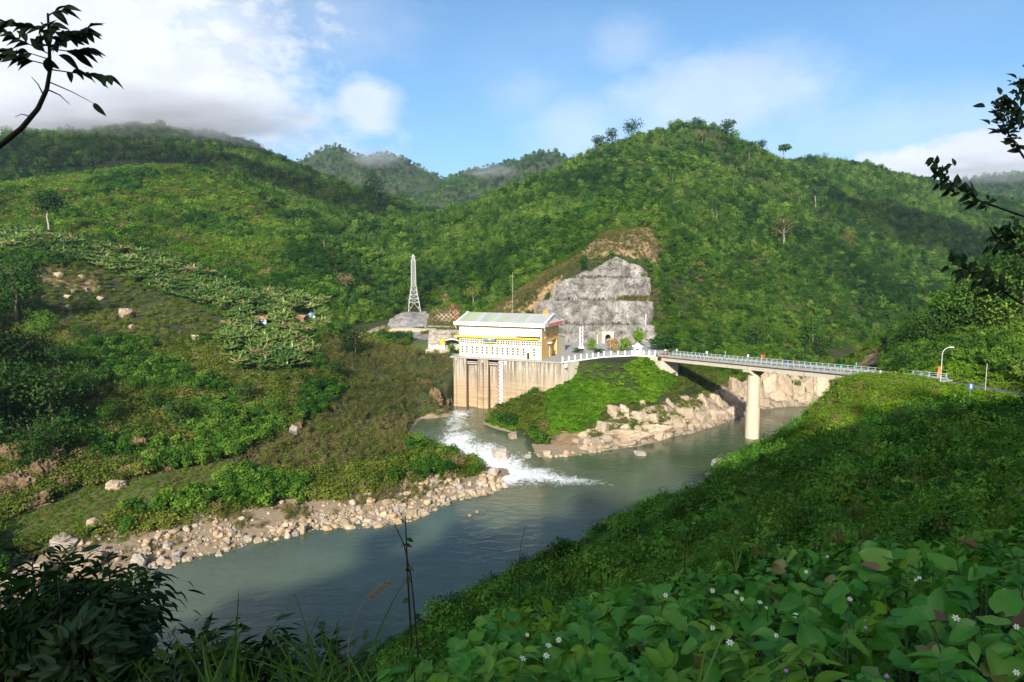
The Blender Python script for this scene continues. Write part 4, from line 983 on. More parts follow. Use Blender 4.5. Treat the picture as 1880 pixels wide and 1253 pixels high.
# ------------------------------------------------------------------ road to the right, its lamp and signs
def build_road():
    m = MB(); pts = ROAD; n = len(pts); L_, R_ = [], []
    dens = []
    for i in range(n - 1):
        for k in range(6): dens.append(pts[i].lerp(pts[i + 1], k / 6))
    dens.append(pts[-1])
    for i, p in enumerate(dens):
        t = (dens[min(i + 1, len(dens) - 1)] - dens[max(i - 1, 0)]); w = Vector((-t.y, t.x, 0)).normalized() * 3.1
        L_.append(p + w + Vector((0, 0, .02))); R_.append(p - w + Vector((0, 0, .02)))
    for i in range(len(dens) - 1): m.poly([L_[i], R_[i], R_[i + 1], L_[i + 1]])
    o = m.build('road', M['asphalt']); kind(o, 'structure')
build_road()
def build_lamp():
    p = ground_hit(1726, 706, 100, 200); r = empty('street_lamp', p); tag(r, 'pale street lamp with a curved arm beside the road', 'street lamp')
    k = p.y / FPX; H = 70 * k
    MB().tube((0, 0, -.3), (0, 0, H * .8), .11, 8, .08).build('post', M['steel'], r)
    pts = [(0, 0, H * .8)] + [(1.6 * (1 - math.cos(t)), 0, H * .8 + H * .19 * math.sin(t)) for t in np.linspace(.2, 1.45, 7)]
    MB().path(pts, [.08] * 8, 6).build('arm', M['steel'], r); e = pts[-1]
    MB().box(e[0] - .1, e[0] + .95, -.14, .14, e[2] - .08, e[2] + .12).build('lamp_head', M['white'], r, bevel=.04)
build_lamp()
for px, py, h, lab in [(1808, 722, 6.2, 'thin grey pole on the near edge of the road'), (1663, 690, 5.2, 'thin grey pole beyond the end of the bridge')]:
    p = ground_hit(px, py, 100, 220); simple_post('roadside_pole', p, h, M['steel'], lab, 'pole', .06)
def build_sign():
    p = ground_hit(1780, 735, 100, 200); r = empty('road_sign', p); tag(r, 'small square blue and white sign at the roadside above the green slope', 'sign')
    MB().tube((0, 0, -.3), (0, 0, 3.2), .05, 6).build('post', M['steel'], r)
    s_ = MB().box(-.42, .42, -.08, -.05, 2.0, 3.1).build('plate', M['blue'], r); MB().box(-.16, .16, -.1, -.083, 2.25, 2.95).build('print', M['white'], s_)
build_sign()

# ------------------------------------------------------------------ pylon
def build_pylon():
    p = ground_hit(760, 571, 280, 380); k = p.y / FPX; H = 103 * k; r = empty('pylon', p + Vector((0, 0, -.3)), R(14))
    tag(r, 'tall white steel lattice pylon on the knoll left of the powerhouse', 'pylon')
    prof = [(0, 3.0), (.16, 2.45), (.3, 1.75), (.46, 1.12), (.88, .95), (1.0, .32)]
    hw = lambda t: float(np.interp(t, [a for a, _ in prof], [b for _, b in prof]))
    cor = lambda t, i: Vector(((-1, 1, 1, -1)[i] * hw(t), (-1, -1, 1, 1)[i] * hw(t), t * H))
    lv = [0, .16, .23, .3, .38, .46] + [.46 + (.88 - .46) * q / 9 for q in range(1, 10)] + [.94, 1.0]
    for i in range(4):
        MB().path([cor(t, i) for t in lv], [.12 if t < .5 else .1 for t in lv], 4).build('leg', M['steel'], r)
    for a, b in zip(lv[:-1], lv[1:]):
        m = MB()
        for i in range(4):
            j = (i + 1) % 4
            if a == 0:
                mid = (cor(b, i) + cor(b, j)) / 2; m.tube(cor(a, i), mid, .075, 4).tube(cor(a, j), mid, .075, 4)
                m.tube(cor(.08, i), (cor(a, i) + mid) / 2, .07, 4).tube(cor(.08, j), (cor(a, j) + mid) / 2, .07, 4)
            else: m.tube(cor(a, i), cor(b, j), .065, 4).tube(cor(a, j), cor(b, i), .065, 4)
            m.tube(cor(b, i), cor(b, j), .08, 4)
        m.build('brace', M['steel'], r)
    for t in (.9, .97): MB().tube((-1.6, 0, t * H), (1.6, 0, t * H), .07, 4).build('crossarm', M['steel'], r)
build_pylon()

# ------------------------------------------------------------------ things round the plant
def gate_hut():
    p = onz(1173, 653, PLAT_Z); p.y += 3; r = empty('gatehouse', p, R(-8)); tag(r, 'small white gatehouse with a tiered pyramid roof near the bridge', 'hut')
    w = 1.35
    wl = wall_holes(-w, w, 0, 2.9, [(-.55, .45, 1.0, 2.2)], -w, .2); wl.poly([(w, -w, 0), (w, w, 0), (w, w, 2.9), (w, -w, 2.9)]).poly([(-w, w, 0), (-w, -w, 0), (-w, -w, 2.9), (-w, w, 2.9)]).poly([(w, w, 0), (-w, w, 0), (-w, w, 2.9), (w, w, 2.9)])
    wl.build('wall', M['white'], r); MB().box(-.55, .45, -w + .2, -w + .24, 1.0, 2.2).build('window', M['glass'], r)
    MB().box(-w - .55, w + .55, -w - .55, w + .55, 2.9, 3.15).build('eaves', M['white'], r)
    ap = (0, 0, 4.5); b = w + .3
    MB().poly([(-b, -b, 3.15), (b, -b, 3.15), ap]).poly([(b, -b, 3.15), (b, b, 3.15), ap]).poly([(b, b, 3.15), (-b, b, 3.15), ap]).poly([(-b, b, 3.15), (-b, -b, 3.15), ap]).build('roof', M['steel'], r)
gate_hut()
def portal():
    p = Vector((39.8, 281.5, PLAT_Z)); r = empty('tunnel_portal', p, R(-6)); tag(r, 'concrete tunnel portal with a dark arched mouth at the foot of the cliff', 'tunnel'); r.scale = (.72, .72, .72)
    pts = [(1.6, 0)] + [(1.6 * math.cos(t), 3.6 + 1.6 * math.sin(t)) for t in np.linspace(0, math.pi, 13)] + [(-1.6, 0)]
    m = MB(); W_, H_ = 3.4, 6.6
    m.poly([(-W_, 0, 0), (-1.6, 0, 0), (-1.6, 0, 3.6), (-W_, 0, 3.6)]).poly([(1.6, 0, 0), (W_, 0, 0), (W_, 0, 3.6), (1.6, 0, 3.6)])
    arc = pts[1:-1]
    for i in range(len(arc) - 1):
        a, b = arc[i], arc[i + 1]; m.poly([(a[0], 0, a[1]), (a[0], 0, H_), (b[0], 0, H_), (b[0], 0, b[1])])
    m.poly([(1.6, 0, 3.6), (W_, 0, 3.6), (W_, 0, H_), (1.6, 0, H_)]).poly([(-W_, 0, 3.6), (-1.6, 0, 3.6), (-1.6, 0, H_), (-W_, 0, H_)])
    m.poly([(-W_, 0, 0), (-W_, 0, H_), (-W_, 4, H_), (-W_, 4, 0)]).poly([(W_, 0, 0), (W_, 4, 0), (W_, 4, H_), (W_, 0, H_)]).poly([(-W_, 0, H_), (W_, 0, H_), (W_, 4, H_), (-W_, 4, H_)])
    m.build('front', M['conc'], r)
    t = MB()
    for i in range(len(pts) - 1): a, b = pts[i], pts[i + 1]; t.poly([(a[0], 0, a[1]), (b[0], 0, b[1]), (b[0], 9, b[1]), (a[0], 9, a[1])])
    t.poly([(x, 9, z) for x, z in pts]); t.build('tunnel', M['dark'], r)
    MB().prism([(-W_ - .05, 0, 0), (-W_ - 2.6, -5.5, 0), (-W_ - 2.6, -5.5, 5.4), (-W_ - .05, 0, H_)], (-.5, 0, 0)).build('wing_wall', M['conc'], r)
    MB().box(-W_ - .2, W_ + .2, -.3, 4.1, H_ + .003, H_ + .5).build('cornice', M['conc_tan'], r)
portal()
def twin_mast(p, h, label):
    r = empty('mast', p); tag(r, label, 'mast')
    for x in (-.5, .5): MB().box(x - .13, x + .13, -.13, .13, 0, h).build('post', M['white'], r)
    for k in range(5): z = h * (.2 + .18 * k); MB().box(-.37, .37, -.06, .06, z, z + .14).build('rung', M['white'], r)
    MB().box(-1.0, 1.0, -.5, .5, 0, .9).build('plinth', M['white'], r)
p = onz(1067, 640, PLAT_Z); twin_mast(Vector((p.x, min(p.y, 276), PLAT_Z)), 8.6, 'white twin post mast with rungs standing before the grey cliff')
simple_post('flagpole', Vector((57, 290, 27)), 5.0, M['white'], 'white pole on the right end of the lowest cliff bench', 'pole', .12)
simple_post('thin_mast', ground_hit(941, 592, 290, 330), 22 * .9, M['steel'], 'very thin tall mast behind the powerhouse roof', 'mast', .05)
simple_post('lamp_post', Vector((36.5, 252, PLAT_Z)), 5.5, M['rail'], 'slim green grey lamp post on the forecourt between round shrubs', 'lamp post', .06)
def wall_lamp_pole(): pass
def emblem():
    q = fac(HOUSE_LEN - 2.0, -HOUSE_W / 2); r = empty('roof_emblem', Vector((q.x, q.y, PLAT_Z + EAVE + 3.8)), HOUSE_RZ); tag(r, 'small orange three peaked emblem above the powerhouse gable', 'emblem')
    for i, (x, h) in enumerate(((-.55, 1.5), (0, 2.1), (.55, 1.6))):
        MB().prism([(x - .45, 0, 0), (x + .45, 0, 0), (x, 0, h)], (0, .12 + .02 * i, 0)).build('peak', M['orange'], r)
    MB().box(-1.1, 1.1, -.05, .2, -.35, -.001).build('base', M['white'], r)
emblem()
def left_yard():
    # fence, tank, carport on the ledge left of the powerhouse
    def pt(px, py, D): return at(px, py, D)
    z = gz(*at(815, 643, 256).xy)
    a = at(789, 645, 254); b = at(842, 645, 256); zz = max(gz(a.x, a.y), gz(b.x, b.y), PLAT_Z + .6)
    r = empty('yard_wall', (a.x, a.y, zz)); tag(r, 'low stone terrace wall under the yard left of the powerhouse', 'retaining wall')
    MB().box(-1.5, b.x - a.x + 1, 0, 12, -4, 0).build('wall', M['conc_tan'], r)
    f = empty('yard_fence', (a.x, a.y + .3, zz)); tag(f, 'white fence with thick posts along the yard left of the powerhouse', 'fence')
    n = 5; w = b.x - a.x
    for k in range(n):
        x = w * k / (n - 1); MB().box(x - .22, x + .22, -.2, .2, 0, 1.9).build('post', M['white'], f)
    for k in range(n - 1):
        x0 = w * k / (n - 1) + .22; x1 = w * (k + 1) / (n - 1) - .22
        for h in (.35, .85, 1.35): MB().box(x0, x1, -.05, .05, h, h + .14).build('rail', M['white'], f)
        for q in range(1, 4): x = x0 + (x1 - x0) * q / 4; MB().box(x - .06, x + .06, -.04, .04, 0, 1.34).build('picket', M['white'], f)
    t = empty('oil_tank', (at(814, 640, 258).x, a.y + 2.2, zz)); tag(t, 'tall yellow storage tank behind the yard fence', 'tank')
    MB().tube((0, 0, .2), (0, 0, 3.5), .85, 18).build('shell', M['yellow'], t); MB().tube((0, 0, 3.5), (0, 0, 3.75), .87, 18, .3).build('lid', M['yellow'], t)
    for k in range(3): c = (math.cos(k * 2.1) * .6, math.sin(k * 2.1) * .6); MB().box(c[0] - .1, c[0] + .1, c[1] - .1, c[1] + .1, 0, .2).build('foot', M['steel'], t)
    g = empty('generator_box', (at(801, 640, 258).x, a.y + 2, zz)); tag(g, 'low yellow machine cabinet beside the yellow tank', 'cabinet')
    MB().box(-1.3, 1.3, -.6, .6, .15, 1.5).build('cabinet', M['yellow'], g, bevel=.05); MB().box(-1.4, 1.4, -.7, .7, 0, .149).build('skid', M['steel'], g)
    c = empty('carport', (at(831, 640, 262).x, a.y + 5.5, zz)); tag(c, 'curved white carport roof with dark space beneath beside the powerhouse', 'carport')
    arc = [(-3 + 6 * t, 2.3 + 1.1 * math.sin(math.pi * (.12 + .76 * t))) for t in np.linspace(0, 1, 9)]
    m = MB()
    for i in range(8): m.prism([(arc[i][0], -2, arc[i][1]), (arc[i + 1][0], -2, arc[i + 1][1]), (arc[i + 1][0], -2, arc[i + 1][1] + .1), (arc[i][0], -2, arc[i][1] + .1)], (0, 4, 0))
    m.build('roof', M['white'], c)
    for x in (-2.8, 2.8):
        for y in (-1.8, 1.8): MB().tube((x, y, 0), (x, y, 2.75), .07, 6).build('post', M['steel'], c)
    MB().box(-2.8, 2.8, 1.9, 2.0, 0, 2.4).build('back_wall', M['bluewall'], c)
    # stone terraces behind the yard
    for i, (y0, h0, h1, lab) in enumerate(((7.5, 0, 2.6, 'lowest rubble stone terrace behind the yard fence'), (9.0, 2.6, 4.6, 'middle rubble stone terrace behind the yard fence'), (10.6, 4.6, 6.3, 'topmost rubble stone terrace behind the yard fence'))):
        w = empty('stone_terrace', (a.x - 1.5, a.y + y0, zz + h0)); tag(w, lab, 'terrace wall', 'stone terraces left of the powerhouse')
        MB().box(0, 16, .25, 3.2, -.5, h1 - h0 - .02).build('fill', M['conc_tan'], w)
        rows = 3; sm = []
        for k in range(3):
            bm = MB().box(-.55, .55, -.25, .24, -.33, .33); bm.v = [(x + random.uniform(-.09, .09), y + random.uniform(-.1, .1), zv + random.uniform(-.06, .06)) for x, y, zv in bm.v]
            ob = bm.build('stone', M['grey_rock'], w); sm.append(ob)
        first = 0
        for rr in range(rows):
            for q in range(14):
                if first < 3: o = sm[first]
                else: o = sm[random.randrange(3)].copy(); COL.objects.link(o)
                first += 1
                o.location = (.6 + q * 1.13 + (.5 if rr % 2 else 0), random.uniform(0, .12), .33 + rr * (h1 - h0) / rows)
                o.scale = (1, 1, (h1 - h0) / rows / .68)
left_yard()
def long_wall(pts, h, mat, label, name='retaining_wall', thick=.6):
    P3 = [ground_hit(*p, 250, 360) for p in pts]; o = P3[0]; r = empty(name, o); tag(r, label, 'retaining wall')
    for a, b in zip(P3[:-1], P3[1:]):
        a, b = a - o, b - o; n = Vector((b.y - a.y, a.x - b.x, 0)).normalized() * thick
        MB().prism([(a.x, a.y, a.z - 1.5), (b.x, b.y, b.z - 1.5), (b.x, b.y, b.z + h), (a.x, a.y, a.z + h)], -n).build('wall_segment', mat, r)
        MB().prism([(a.x + n.x * .2, a.y + n.y * .2, a.z + h + .003), (b.x + n.x * .2, b.y + n.y * .2, b.z + h + .003), (b.x + n.x * .2, b.y + n.y * .2, b.z + h + .25), (a.x + n.x * .2, a.y + n.y * .2, a.z + h + .25)], -n * 1.4).build('coping', M['conc_dirty'], r)
long_wall([(714, 610), (735, 608), (755, 608), (775, 610), (800, 610)], 1.3, M['conc_tan'], 'low ochre concrete wall on the bench below the pylon knoll')
long_wall([(780, 604), (800, 603), (822, 604), (842, 606)], .9, M['conc_dirty'], 'grey concrete bench wall left of the powerhouse eaves')
long_wall([(662, 622), (680, 617), (692, 612), (706, 606)], .8, M['shotcrete'], 'slanting grey concrete edge left of the knoll', thick=.8)
def slope_frame():
    c = ground_hit(820, 580, 280, 340); r = empty('slope_frame', c); tag(r, 'diamond lattice of concrete beams holding the orange slope', 'slope lattice')
    def bm(a, b):
        P_ = [ground_hit(a[0] + (b[0] - a[0]) * t, a[1] + (b[1] - a[1]) * t, 280, 345) - c + Vector((0, -.35, .35)) for t in np.linspace(0, 1, 6)]
        MB().path(P_, [.22] * 6, 4).build('beam', M['conc_tan'], r)
    for k in range(6): x = 793 + k * 8.5; bm((x, 570), (min(x + 22, 847), 570 + min(22, 847 - x)))
    for k in range(6): x = 847 - k * 8.5; bm((x, 570), (max(x - 22, 793), 570 + min(22, x - 793)))
slope_frame()
def red_stairs():
    a = ground_hit(840, 594, 280, 340); b = ground_hit(829, 557, 290, 360); r = empty('stairway', a); tag(r, 'steep red steel stairway climbing the slope beside the lattice', 'stairway')
    v = b - a; u = Vector((v.x, v.y, 0)).normalized(); s = Vector((u.y, -u.x, 0)) * .55
    for q in (-1, 1): MB().path([s * q + Vector((0, 0, .5)), s * q + v * .5 + Vector((0, 0, 1.0)), s * q + v + Vector((0, 0, .6))], [.17] * 3, 4).build('stringer', M['brickred'], r)
    n = 16; st = MB().box(-.55, .55, -.3, .3, -.05, .05).build('tread', M['brickred'], r); st.rotation_euler = (0, 0, math.atan2(s.y, s.x)); st.location = Vector((0, 0, .5))
    for k in range(1, n):
        o = st.copy(); COL.objects.link(o); t = k / n; o.location = v * t + Vector((0, 0, .5 + .9 * t * (1 - t) * 2))
red_stairs()

# ------------------------------------------------------------------ huts of the plantation
def hut(px, py, w, d, h, wall, roofm, label, rz=0.0, open_front=False):
    p = ground_hit(px, py, 200, 330); r = empty('plantation_hut', p, rz); tag(r, label, 'hut')
    hw = w / 2; hl = [(-.45, .45, -.3, 1.9)] if w > 2 else []
    m = wall_holes(-hw, hw, -.3, h, [(a, b, c, e) for a, b, c, e in hl], -d / 2, .1)
    m.poly([(hw, -d / 2, -.5), (hw, d / 2, -.5), (hw, d / 2, h), (hw, -d / 2, h)]).poly([(-hw, d / 2, -.5), (-hw, -d / 2, -.5), (-hw, -d / 2, h), (-hw, d / 2, h)]).poly([(hw, d / 2, -.5), (-hw, d / 2, -.5), (-hw, d / 2, h), (hw, d / 2, h)])
    m.build('wall', wall, r)
    if hl: MB().box(-.45, .45, -d / 2 + .1, -d / 2 + .14, -.3, 1.9).build('door', M['wood'], r)
    o = .5
    for s_ in (-1, 1):
        MB().prism([(-hw - o, s_ * (d / 2 + o), h - .15), (hw + o, s_ * (d / 2 + o), h - .15), (hw + o, 0, h + d * .28), (-hw - o, 0, h + d * .28)], (0, 0, .08)).build('roof_sheet', roofm, r)
    for s_ in (-1, 1): MB().prism([(s_ * hw - .03, -d / 2, h), (s_ * hw - .03, d / 2, h), (s_ * hw - .03, 0, h + d * .27)], (.06, 0, 0)).build('gable', wall, r)
hut(479, 594, 4.6, 3.4, 1.9, M['bluewall'], M['rust'], 'pale blue hut with a rusty roof among the banana plants', R(10))
hut(552, 590, 4.4, 3.0, 1.7, M['wood'], M['rust'], 'brown timber hut right of the pale blue hut', R(-12))
hut(575, 584, 2.6, 2.2, 1.5, M['bluewall'], M['blue'], 'tiny blue roofed lean-to behind the brown timber hut', R(-5))
hut(362, 626, 2.6, 1.8, 1.6, M['white'], M['wood'], 'little shed with a white panel on the terrace edge', R(4))

# ------------------------------------------------------------------ foliage meshes
def rot_to(n):
    n = np.asarray(n, float); n = n / (np.linalg.norm(n, axis=-1, keepdims=True) + 1e-9)
    a = np.where(np.abs(n[..., 2:3]) < .9, np.array([0, 0, 1.0]), np.array([1.0, 0, 0])); t = np.cross(a, n); t /= np.linalg.norm(t, axis=-1, keepdims=True) + 1e-9
    return t, np.cross(n, t)
def leaves_mesh(pos, nrm, size, asp, g, roll=None, droop=0.0):
    """many folded lozenge leaves: pos, normal, length; asp = width / length"""
    n = len(pos); t, b = rot_to(nrm); a = g.uniform(0, 2 * math.pi, n) if roll is None else roll
    u = t * np.cos(a)[:, None] + b * np.sin(a)[:, None]; v = np.cross(nrm / (np.linalg.norm(nrm, axis=1, keepdims=True) + 1e-9), u)
    s = size[:, None]; k = (size * asp)[:, None] if np.ndim(asp) else s * asp
    nn = nrm / (np.linalg.norm(nrm, axis=1, keepdims=True) + 1e-9)
    p0 = pos - u * s * .5; p1 = pos + u * s * .5 - nn * s * droop; l = pos + v * k * .5 + nn * s * .09; r = pos - v * k * .5 + nn * s * .09
    V = np.stack([p0, l, p1, r], 1).reshape(-1, 3); i = np.arange(n) * 4
    F = np.concatenate([np.stack([i, i + 2, i + 1], 1), np.stack([i, i + 3, i + 2], 1)])
    return V, F
def raw_mesh(name, V, F, mat, extra=None):
    me = bpy.data.meshes.new(name); F = np.asarray(F)
    V = np.asarray(V, np.float32); nt = len(F)
    me.vertices.add(len(V)); me.vertices.foreach_set('co', V.ravel()); me.loops.add(F.size); me.loops.foreach_set('vertex_index', F.astype(np.int32).ravel())
    w = F.shape[1]; me.polygons.add(nt); me.polygons.foreach_set('loop_start', np.arange(0, F.size, w, dtype=np.int32)); me.polygons.foreach_set('loop_total', np.full(nt, w, np.int32))
    me.update(calc_edges=True); me.materials.append(mat); return me
def crown(seed, n=260, lumps=6, rx=.42, z0=.3, z1=1.0, leaf=.1, asp=.6, up=.35):
    g = np.random.default_rng(seed); c = []
    for k in range(lumps):
        a = g.uniform(0, 2 * math.pi); rr = rx * .62 * math.sqrt(g.uniform(0, 1)); z = g.uniform(z0 + .12, z1 - .16)
        f = 1 - abs((z - (z0 + z1) / 2) / (z1 - z0)) * .9
        c.append((math.cos(a) * rr * f, math.sin(a) * rr * f, z, rx * g.uniform(.4, .62)))
    c = np.array(c); w = c[:, 3] ** 2; which = g.choice(lumps, n, p=w / w.sum())
    d = g.normal(size=(n, 3)); d /= np.linalg.norm(d, axis=1, keepdims=True); rad = c[which, 3] * g.uniform(.55, 1.05, n)
    pos = c[which, :3] + d * rad[:, None] * np.array([1, 1, .8]); nr = d + g.normal(size=(n, 3)) * .45 + np.array([0, 0, up])
    return leaves_mesh(pos, nr, leaf * g.uniform(.7, 1.35, n), asp, g)
def bamboo(seed, culms=11, leaves=20):
    g = np.random.default_rng(seed); P_, Nn, S_, Rl = [], [], [], []
    for c in range(culms):
        a = g.uniform(0, 2 * math.pi); lean = g.uniform(.12, .55); h = g.uniform(.6, 1.0)
        for k in range(leaves):
            t = g.uniform(.25, 1); rr = lean * t ** 2.2; z = h * (t - .28 * t ** 3 * lean * 1.8)
            p = np.array([math.cos(a) * rr, math.sin(a) * rr, z]) + g.normal(size=3) * .05
            P_.append(p); Nn.append(np.array([math.cos(a) * .5, math.sin(a) * .5, .7]) + g.normal(size=3) * .5); S_.append(g.uniform(.08, .16))
    return leaves_mesh(np.array(P_), np.array(Nn), np.array(S_), .38, g, None, .25)
def dome(seed, n=200, leaf=.14, asp=.6, h=.7, lumps=5, flat=.75):
    g = np.random.default_rng(seed); c = np.stack([g.uniform(-.38, .38, lumps), g.uniform(-.38, .38, lumps), g.uniform(.1, .35, lumps) * h, g.uniform(.28, .45, lumps)], 1)
    which = g.integers(0, lumps, n); d = g.normal(size=(n, 3)); d[:, 2] = np.abs(d[:, 2]) * .9 - .05; d /= np.linalg.norm(d, axis=1, keepdims=True)
    pos = c[which, :3] + d * (c[which, 3] * g.uniform(.6, 1.05, n))[:, None] * np.array([1, 1, flat * h / .7])
    nr = d + g.normal(size=(n, 3)) * .4 + np.array([0, 0, .35]); return leaves_mesh(pos, nr, leaf * g.uniform(.6, 1.3, n), asp, g)
def mat_patch(seed, n=150, leaf=.16, asp=.8, rough=.16):
    g = np.random.default_rng(seed); r = np.sqrt(g.uniform(0, 1, n)) * .62; a = g.uniform(0, 2 * math.pi, n)
    x, y = r * np.cos(a), r * np.sin(a); z = .05 + rough * (fbm(x * 3.1 + seed, y * 3.1, 2, seed) + .6) * (1 - r * .8) + g.uniform(-.05, .06, n)
    nr = np.stack([x * .6, y * .6, np.full(n, .9)], 1) + g.normal(size=(n, 3)) * .42
    return leaves_mesh(np.stack([x, y, z], 1), nr, leaf * g.uniform(.55, 1.3, n), asp, g)
def tuft(seed, blades=16, wid=.035, curve=.5, segs=3):
    g = np.random.default_rng(seed); V, F = [], []
    for b in range(blades):
        a = g.uniform(0, 2 * math.pi); h = g.uniform(.55, 1.0); ln = g.uniform(.1, curve); o = g.normal(size=2) * .08
        dirv = np.array([math.cos(a), math.sin(a)]); sd = np.array([-dirv[1], dirv[0]]); base = len(V)
        for k in range(segs + 1):
            t = k / segs; c = o + dirv * ln * t * t; z = h * (t - .3 * ln * t ** 3); w = wid * (1 - t) ** .6
            V.append((c[0] - sd[0] * w, c[1] - sd[1] * w, z)); V.append((c[0] + sd[0] * w, c[1] + sd[1] * w, z))
        for k in range(segs): q = base + 2 * k; F += [(q, q + 1, q + 3), (q, q + 3, q + 2)]
    return np.array(V), np.array(F)
def banana(seed, nl=9):
    g = np.random.default_rng(seed); V, F = [], []
    for b in range(nl):
        a = b * 2.4 + g.uniform(-.4, .4); el = g.uniform(.75, 1.35) if b < nl - 2 else 1.5; L = g.uniform(.48, .68); wd = .075; n = 5; base = len(V)
        dirv = np.array([math.cos(a), math.sin(a)]); sd = np.array([-dirv[1], dirv[0]])
        for k in range(n + 1):
            t = k / n; e = el - 1.35 * t * t * g.uniform(.8, 1.1) * (1.0 if b < nl - 2 else .3); rr = L * t * math.cos(max(e, -.6)) * .95; z = .42 + L * (math.sin(el) * t - .42 * t * t * (1 if b < nl - 2 else .2))
            w = wd * math.sin(math.pi * min(.06 + t * .92, 1)) ** .6; c = dirv * rr
            V += [(c[0] - sd[0] * w, c[1] - sd[1] * w, z - .025), (c[0], c[1], z + .02), (c[0] + sd[0] * w, c[1] + sd[1] * w, z - .025)]
        for k in range(n):
            q = base + 3 * k; F += [(q, q + 1, q + 4), (q, q + 4, q + 3), (q + 1, q + 2, q + 5), (q + 1, q + 5, q + 4)]
    return np.array(V), np.array(F)

LIB = {}
def lib(name, builder, mats, seeds):
    c = bpy.data.collections.new('source_' + name); i = 0
    for mt in mats:
        for sd in seeds:
            V, F = builder(sd); me = raw_mesh(f'{name}_foliage', V, F, M[mt]); o = bpy.data.objects.new(f'{name}_{i:02d}', me); c.objects.link(o); i += 1
    LIB[name] = (c, i); return c
lib('forest', lambda s: crown(s, 230, 6), ['leaf_forest'], range(100, 105))
lib('darktree', lambda s: crown(s, 260, 7, .45, .15), ['leaf_dark'], range(110, 113))
lib('bigtree', lambda s: crown(s, 620, 13, .5, .12, 1.0, .062, .6, .3), ['leaf_dark', 'leaf_forest', 'leaf_forest'], range(115, 118))
lib('bamboo', bamboo, ['leaf_bamboo', 'leaf_forest'], range(120, 123))
lib('shrub', lambda s: dome(s, 210, .13, .6, 1.1), ['leaf_scrub'], range(130, 134))
lib('greenshrub', lambda s: dome(s, 210, .13, .6, 1.15), ['leaf_forest', 'leaf_scrub', 'leaf_lime'], range(135, 137))
lib('dryshrub', lambda s: crown(s, 190, 6, .5, -.1, .8, .1, .4), ['leaf_dry', 'leaf_dry', 'leaf_scrub'], range(140, 142))
lib('meadow', lambda s: dome(s, 130, .17, .35, .75), ['leaf_scrub', 'leaf_scrub', 'leaf_dry', 'leaf_lime'], range(146, 148))
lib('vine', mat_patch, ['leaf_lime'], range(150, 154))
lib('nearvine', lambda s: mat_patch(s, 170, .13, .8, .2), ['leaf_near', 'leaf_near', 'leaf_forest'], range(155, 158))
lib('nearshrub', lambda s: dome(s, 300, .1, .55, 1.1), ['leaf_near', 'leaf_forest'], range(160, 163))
lib('grass', lambda s: tuft(s), ['grass'], range(165, 168))
lib('drygrass', lambda s: tuft(s, 18, .03, .6), ['leaf_dry'], range(168, 170))
lib('banana', banana, ['leaf_banana'], range(170, 174))

def scatter(name, libs, pts, scl, tint, label, tilt=0.0, zscale=None, sink=0.0, seed=1):
    """one mass of plants nobody could count: an object whose points carry plants of their own size, turn and tint"""
    g = np.random.default_rng(seed); n = len(pts)
    if n == 0: return None
    me = bpy.data.meshes.new(name); P_ = np.array(pts, np.float32); P_[:, 2] -= sink * scl
    me.vertices.add(n); me.vertices.foreach_set('co', P_.ravel())
    rot = np.stack([g.normal(size=n) * tilt, g.normal(size=n) * tilt, g.uniform(0, 6.283, n)], 1).astype(np.float32)
    zs = np.ones(n) if zscale is None else zscale
    sc = np.stack([scl, scl, scl * zs], 1).astype(np.float32)
    a = me.attributes.new('rot', 'FLOAT_VECTOR', 'POINT'); a.data.foreach_set('vector', rot.ravel())
    a = me.attributes.new('scl', 'FLOAT_VECTOR', 'POINT'); a.data.foreach_set('vector', sc.ravel())
    a = me.attributes.new('tint', 'FLOAT', 'POINT'); a.data.foreach_set('value', tint.astype(np.float32))
    c, cnt = LIB[libs]
    a = me.attributes.new('idx', 'INT', 'POINT'); a.data.foreach_set('value', g.integers(0, cnt, n).astype(np.int32))
    o = bpy.data.objects.new(name, me); COL.objects.link(o)
    ng = bpy.data.node_groups.new(name + '_growth', 'GeometryNodeTree')
    ng.interface.new_socket('Geometry', in_out='INPUT', socket_type='NodeSocketGeometry'); ng.interface.new_socket('Geometry', in_out='OUTPUT', socket_type='NodeSocketGeometry')
    N = ng.nodes; L = ng.links; gi = N.new('NodeGroupInput'); go = N.new('NodeGroupOutput')
    ci = N.new('GeometryNodeCollectionInfo'); ci.inputs['Collection'].default_value = c; ci.inputs['Separate Children'].default_value = True; ci.inputs['Reset Children'].default_value = True
    ip = N.new('GeometryNodeInstanceOnPoints'); ip.inputs['Pick Instance'].default_value = True
    def na(nm, ty):
        q = N.new('GeometryNodeInputNamedAttribute'); q.data_type = ty; q.inputs['Name'].default_value = nm; return q.outputs['Attribute']
    er = N.new('FunctionNodeEulerToRotation'); L.new(na('rot', 'FLOAT_VECTOR'), er.inputs[0]); L.new(er.outputs[0], ip.inputs['Rotation'])
    L.new(na('scl', 'FLOAT_VECTOR'), ip.inputs['Scale']); L.new(na('idx', 'INT'), ip.inputs['Instance Index'])
    L.new(gi.outputs[0], ip.inputs['Points']); L.new(ci.outputs[0], ip.inputs['Instance']); L.new(ip.outputs[0], go.inputs[0])
    md = o.modifiers.new('growth', 'NODES'); md.node_group = ng
    kind(o, 'stuff', label); return o

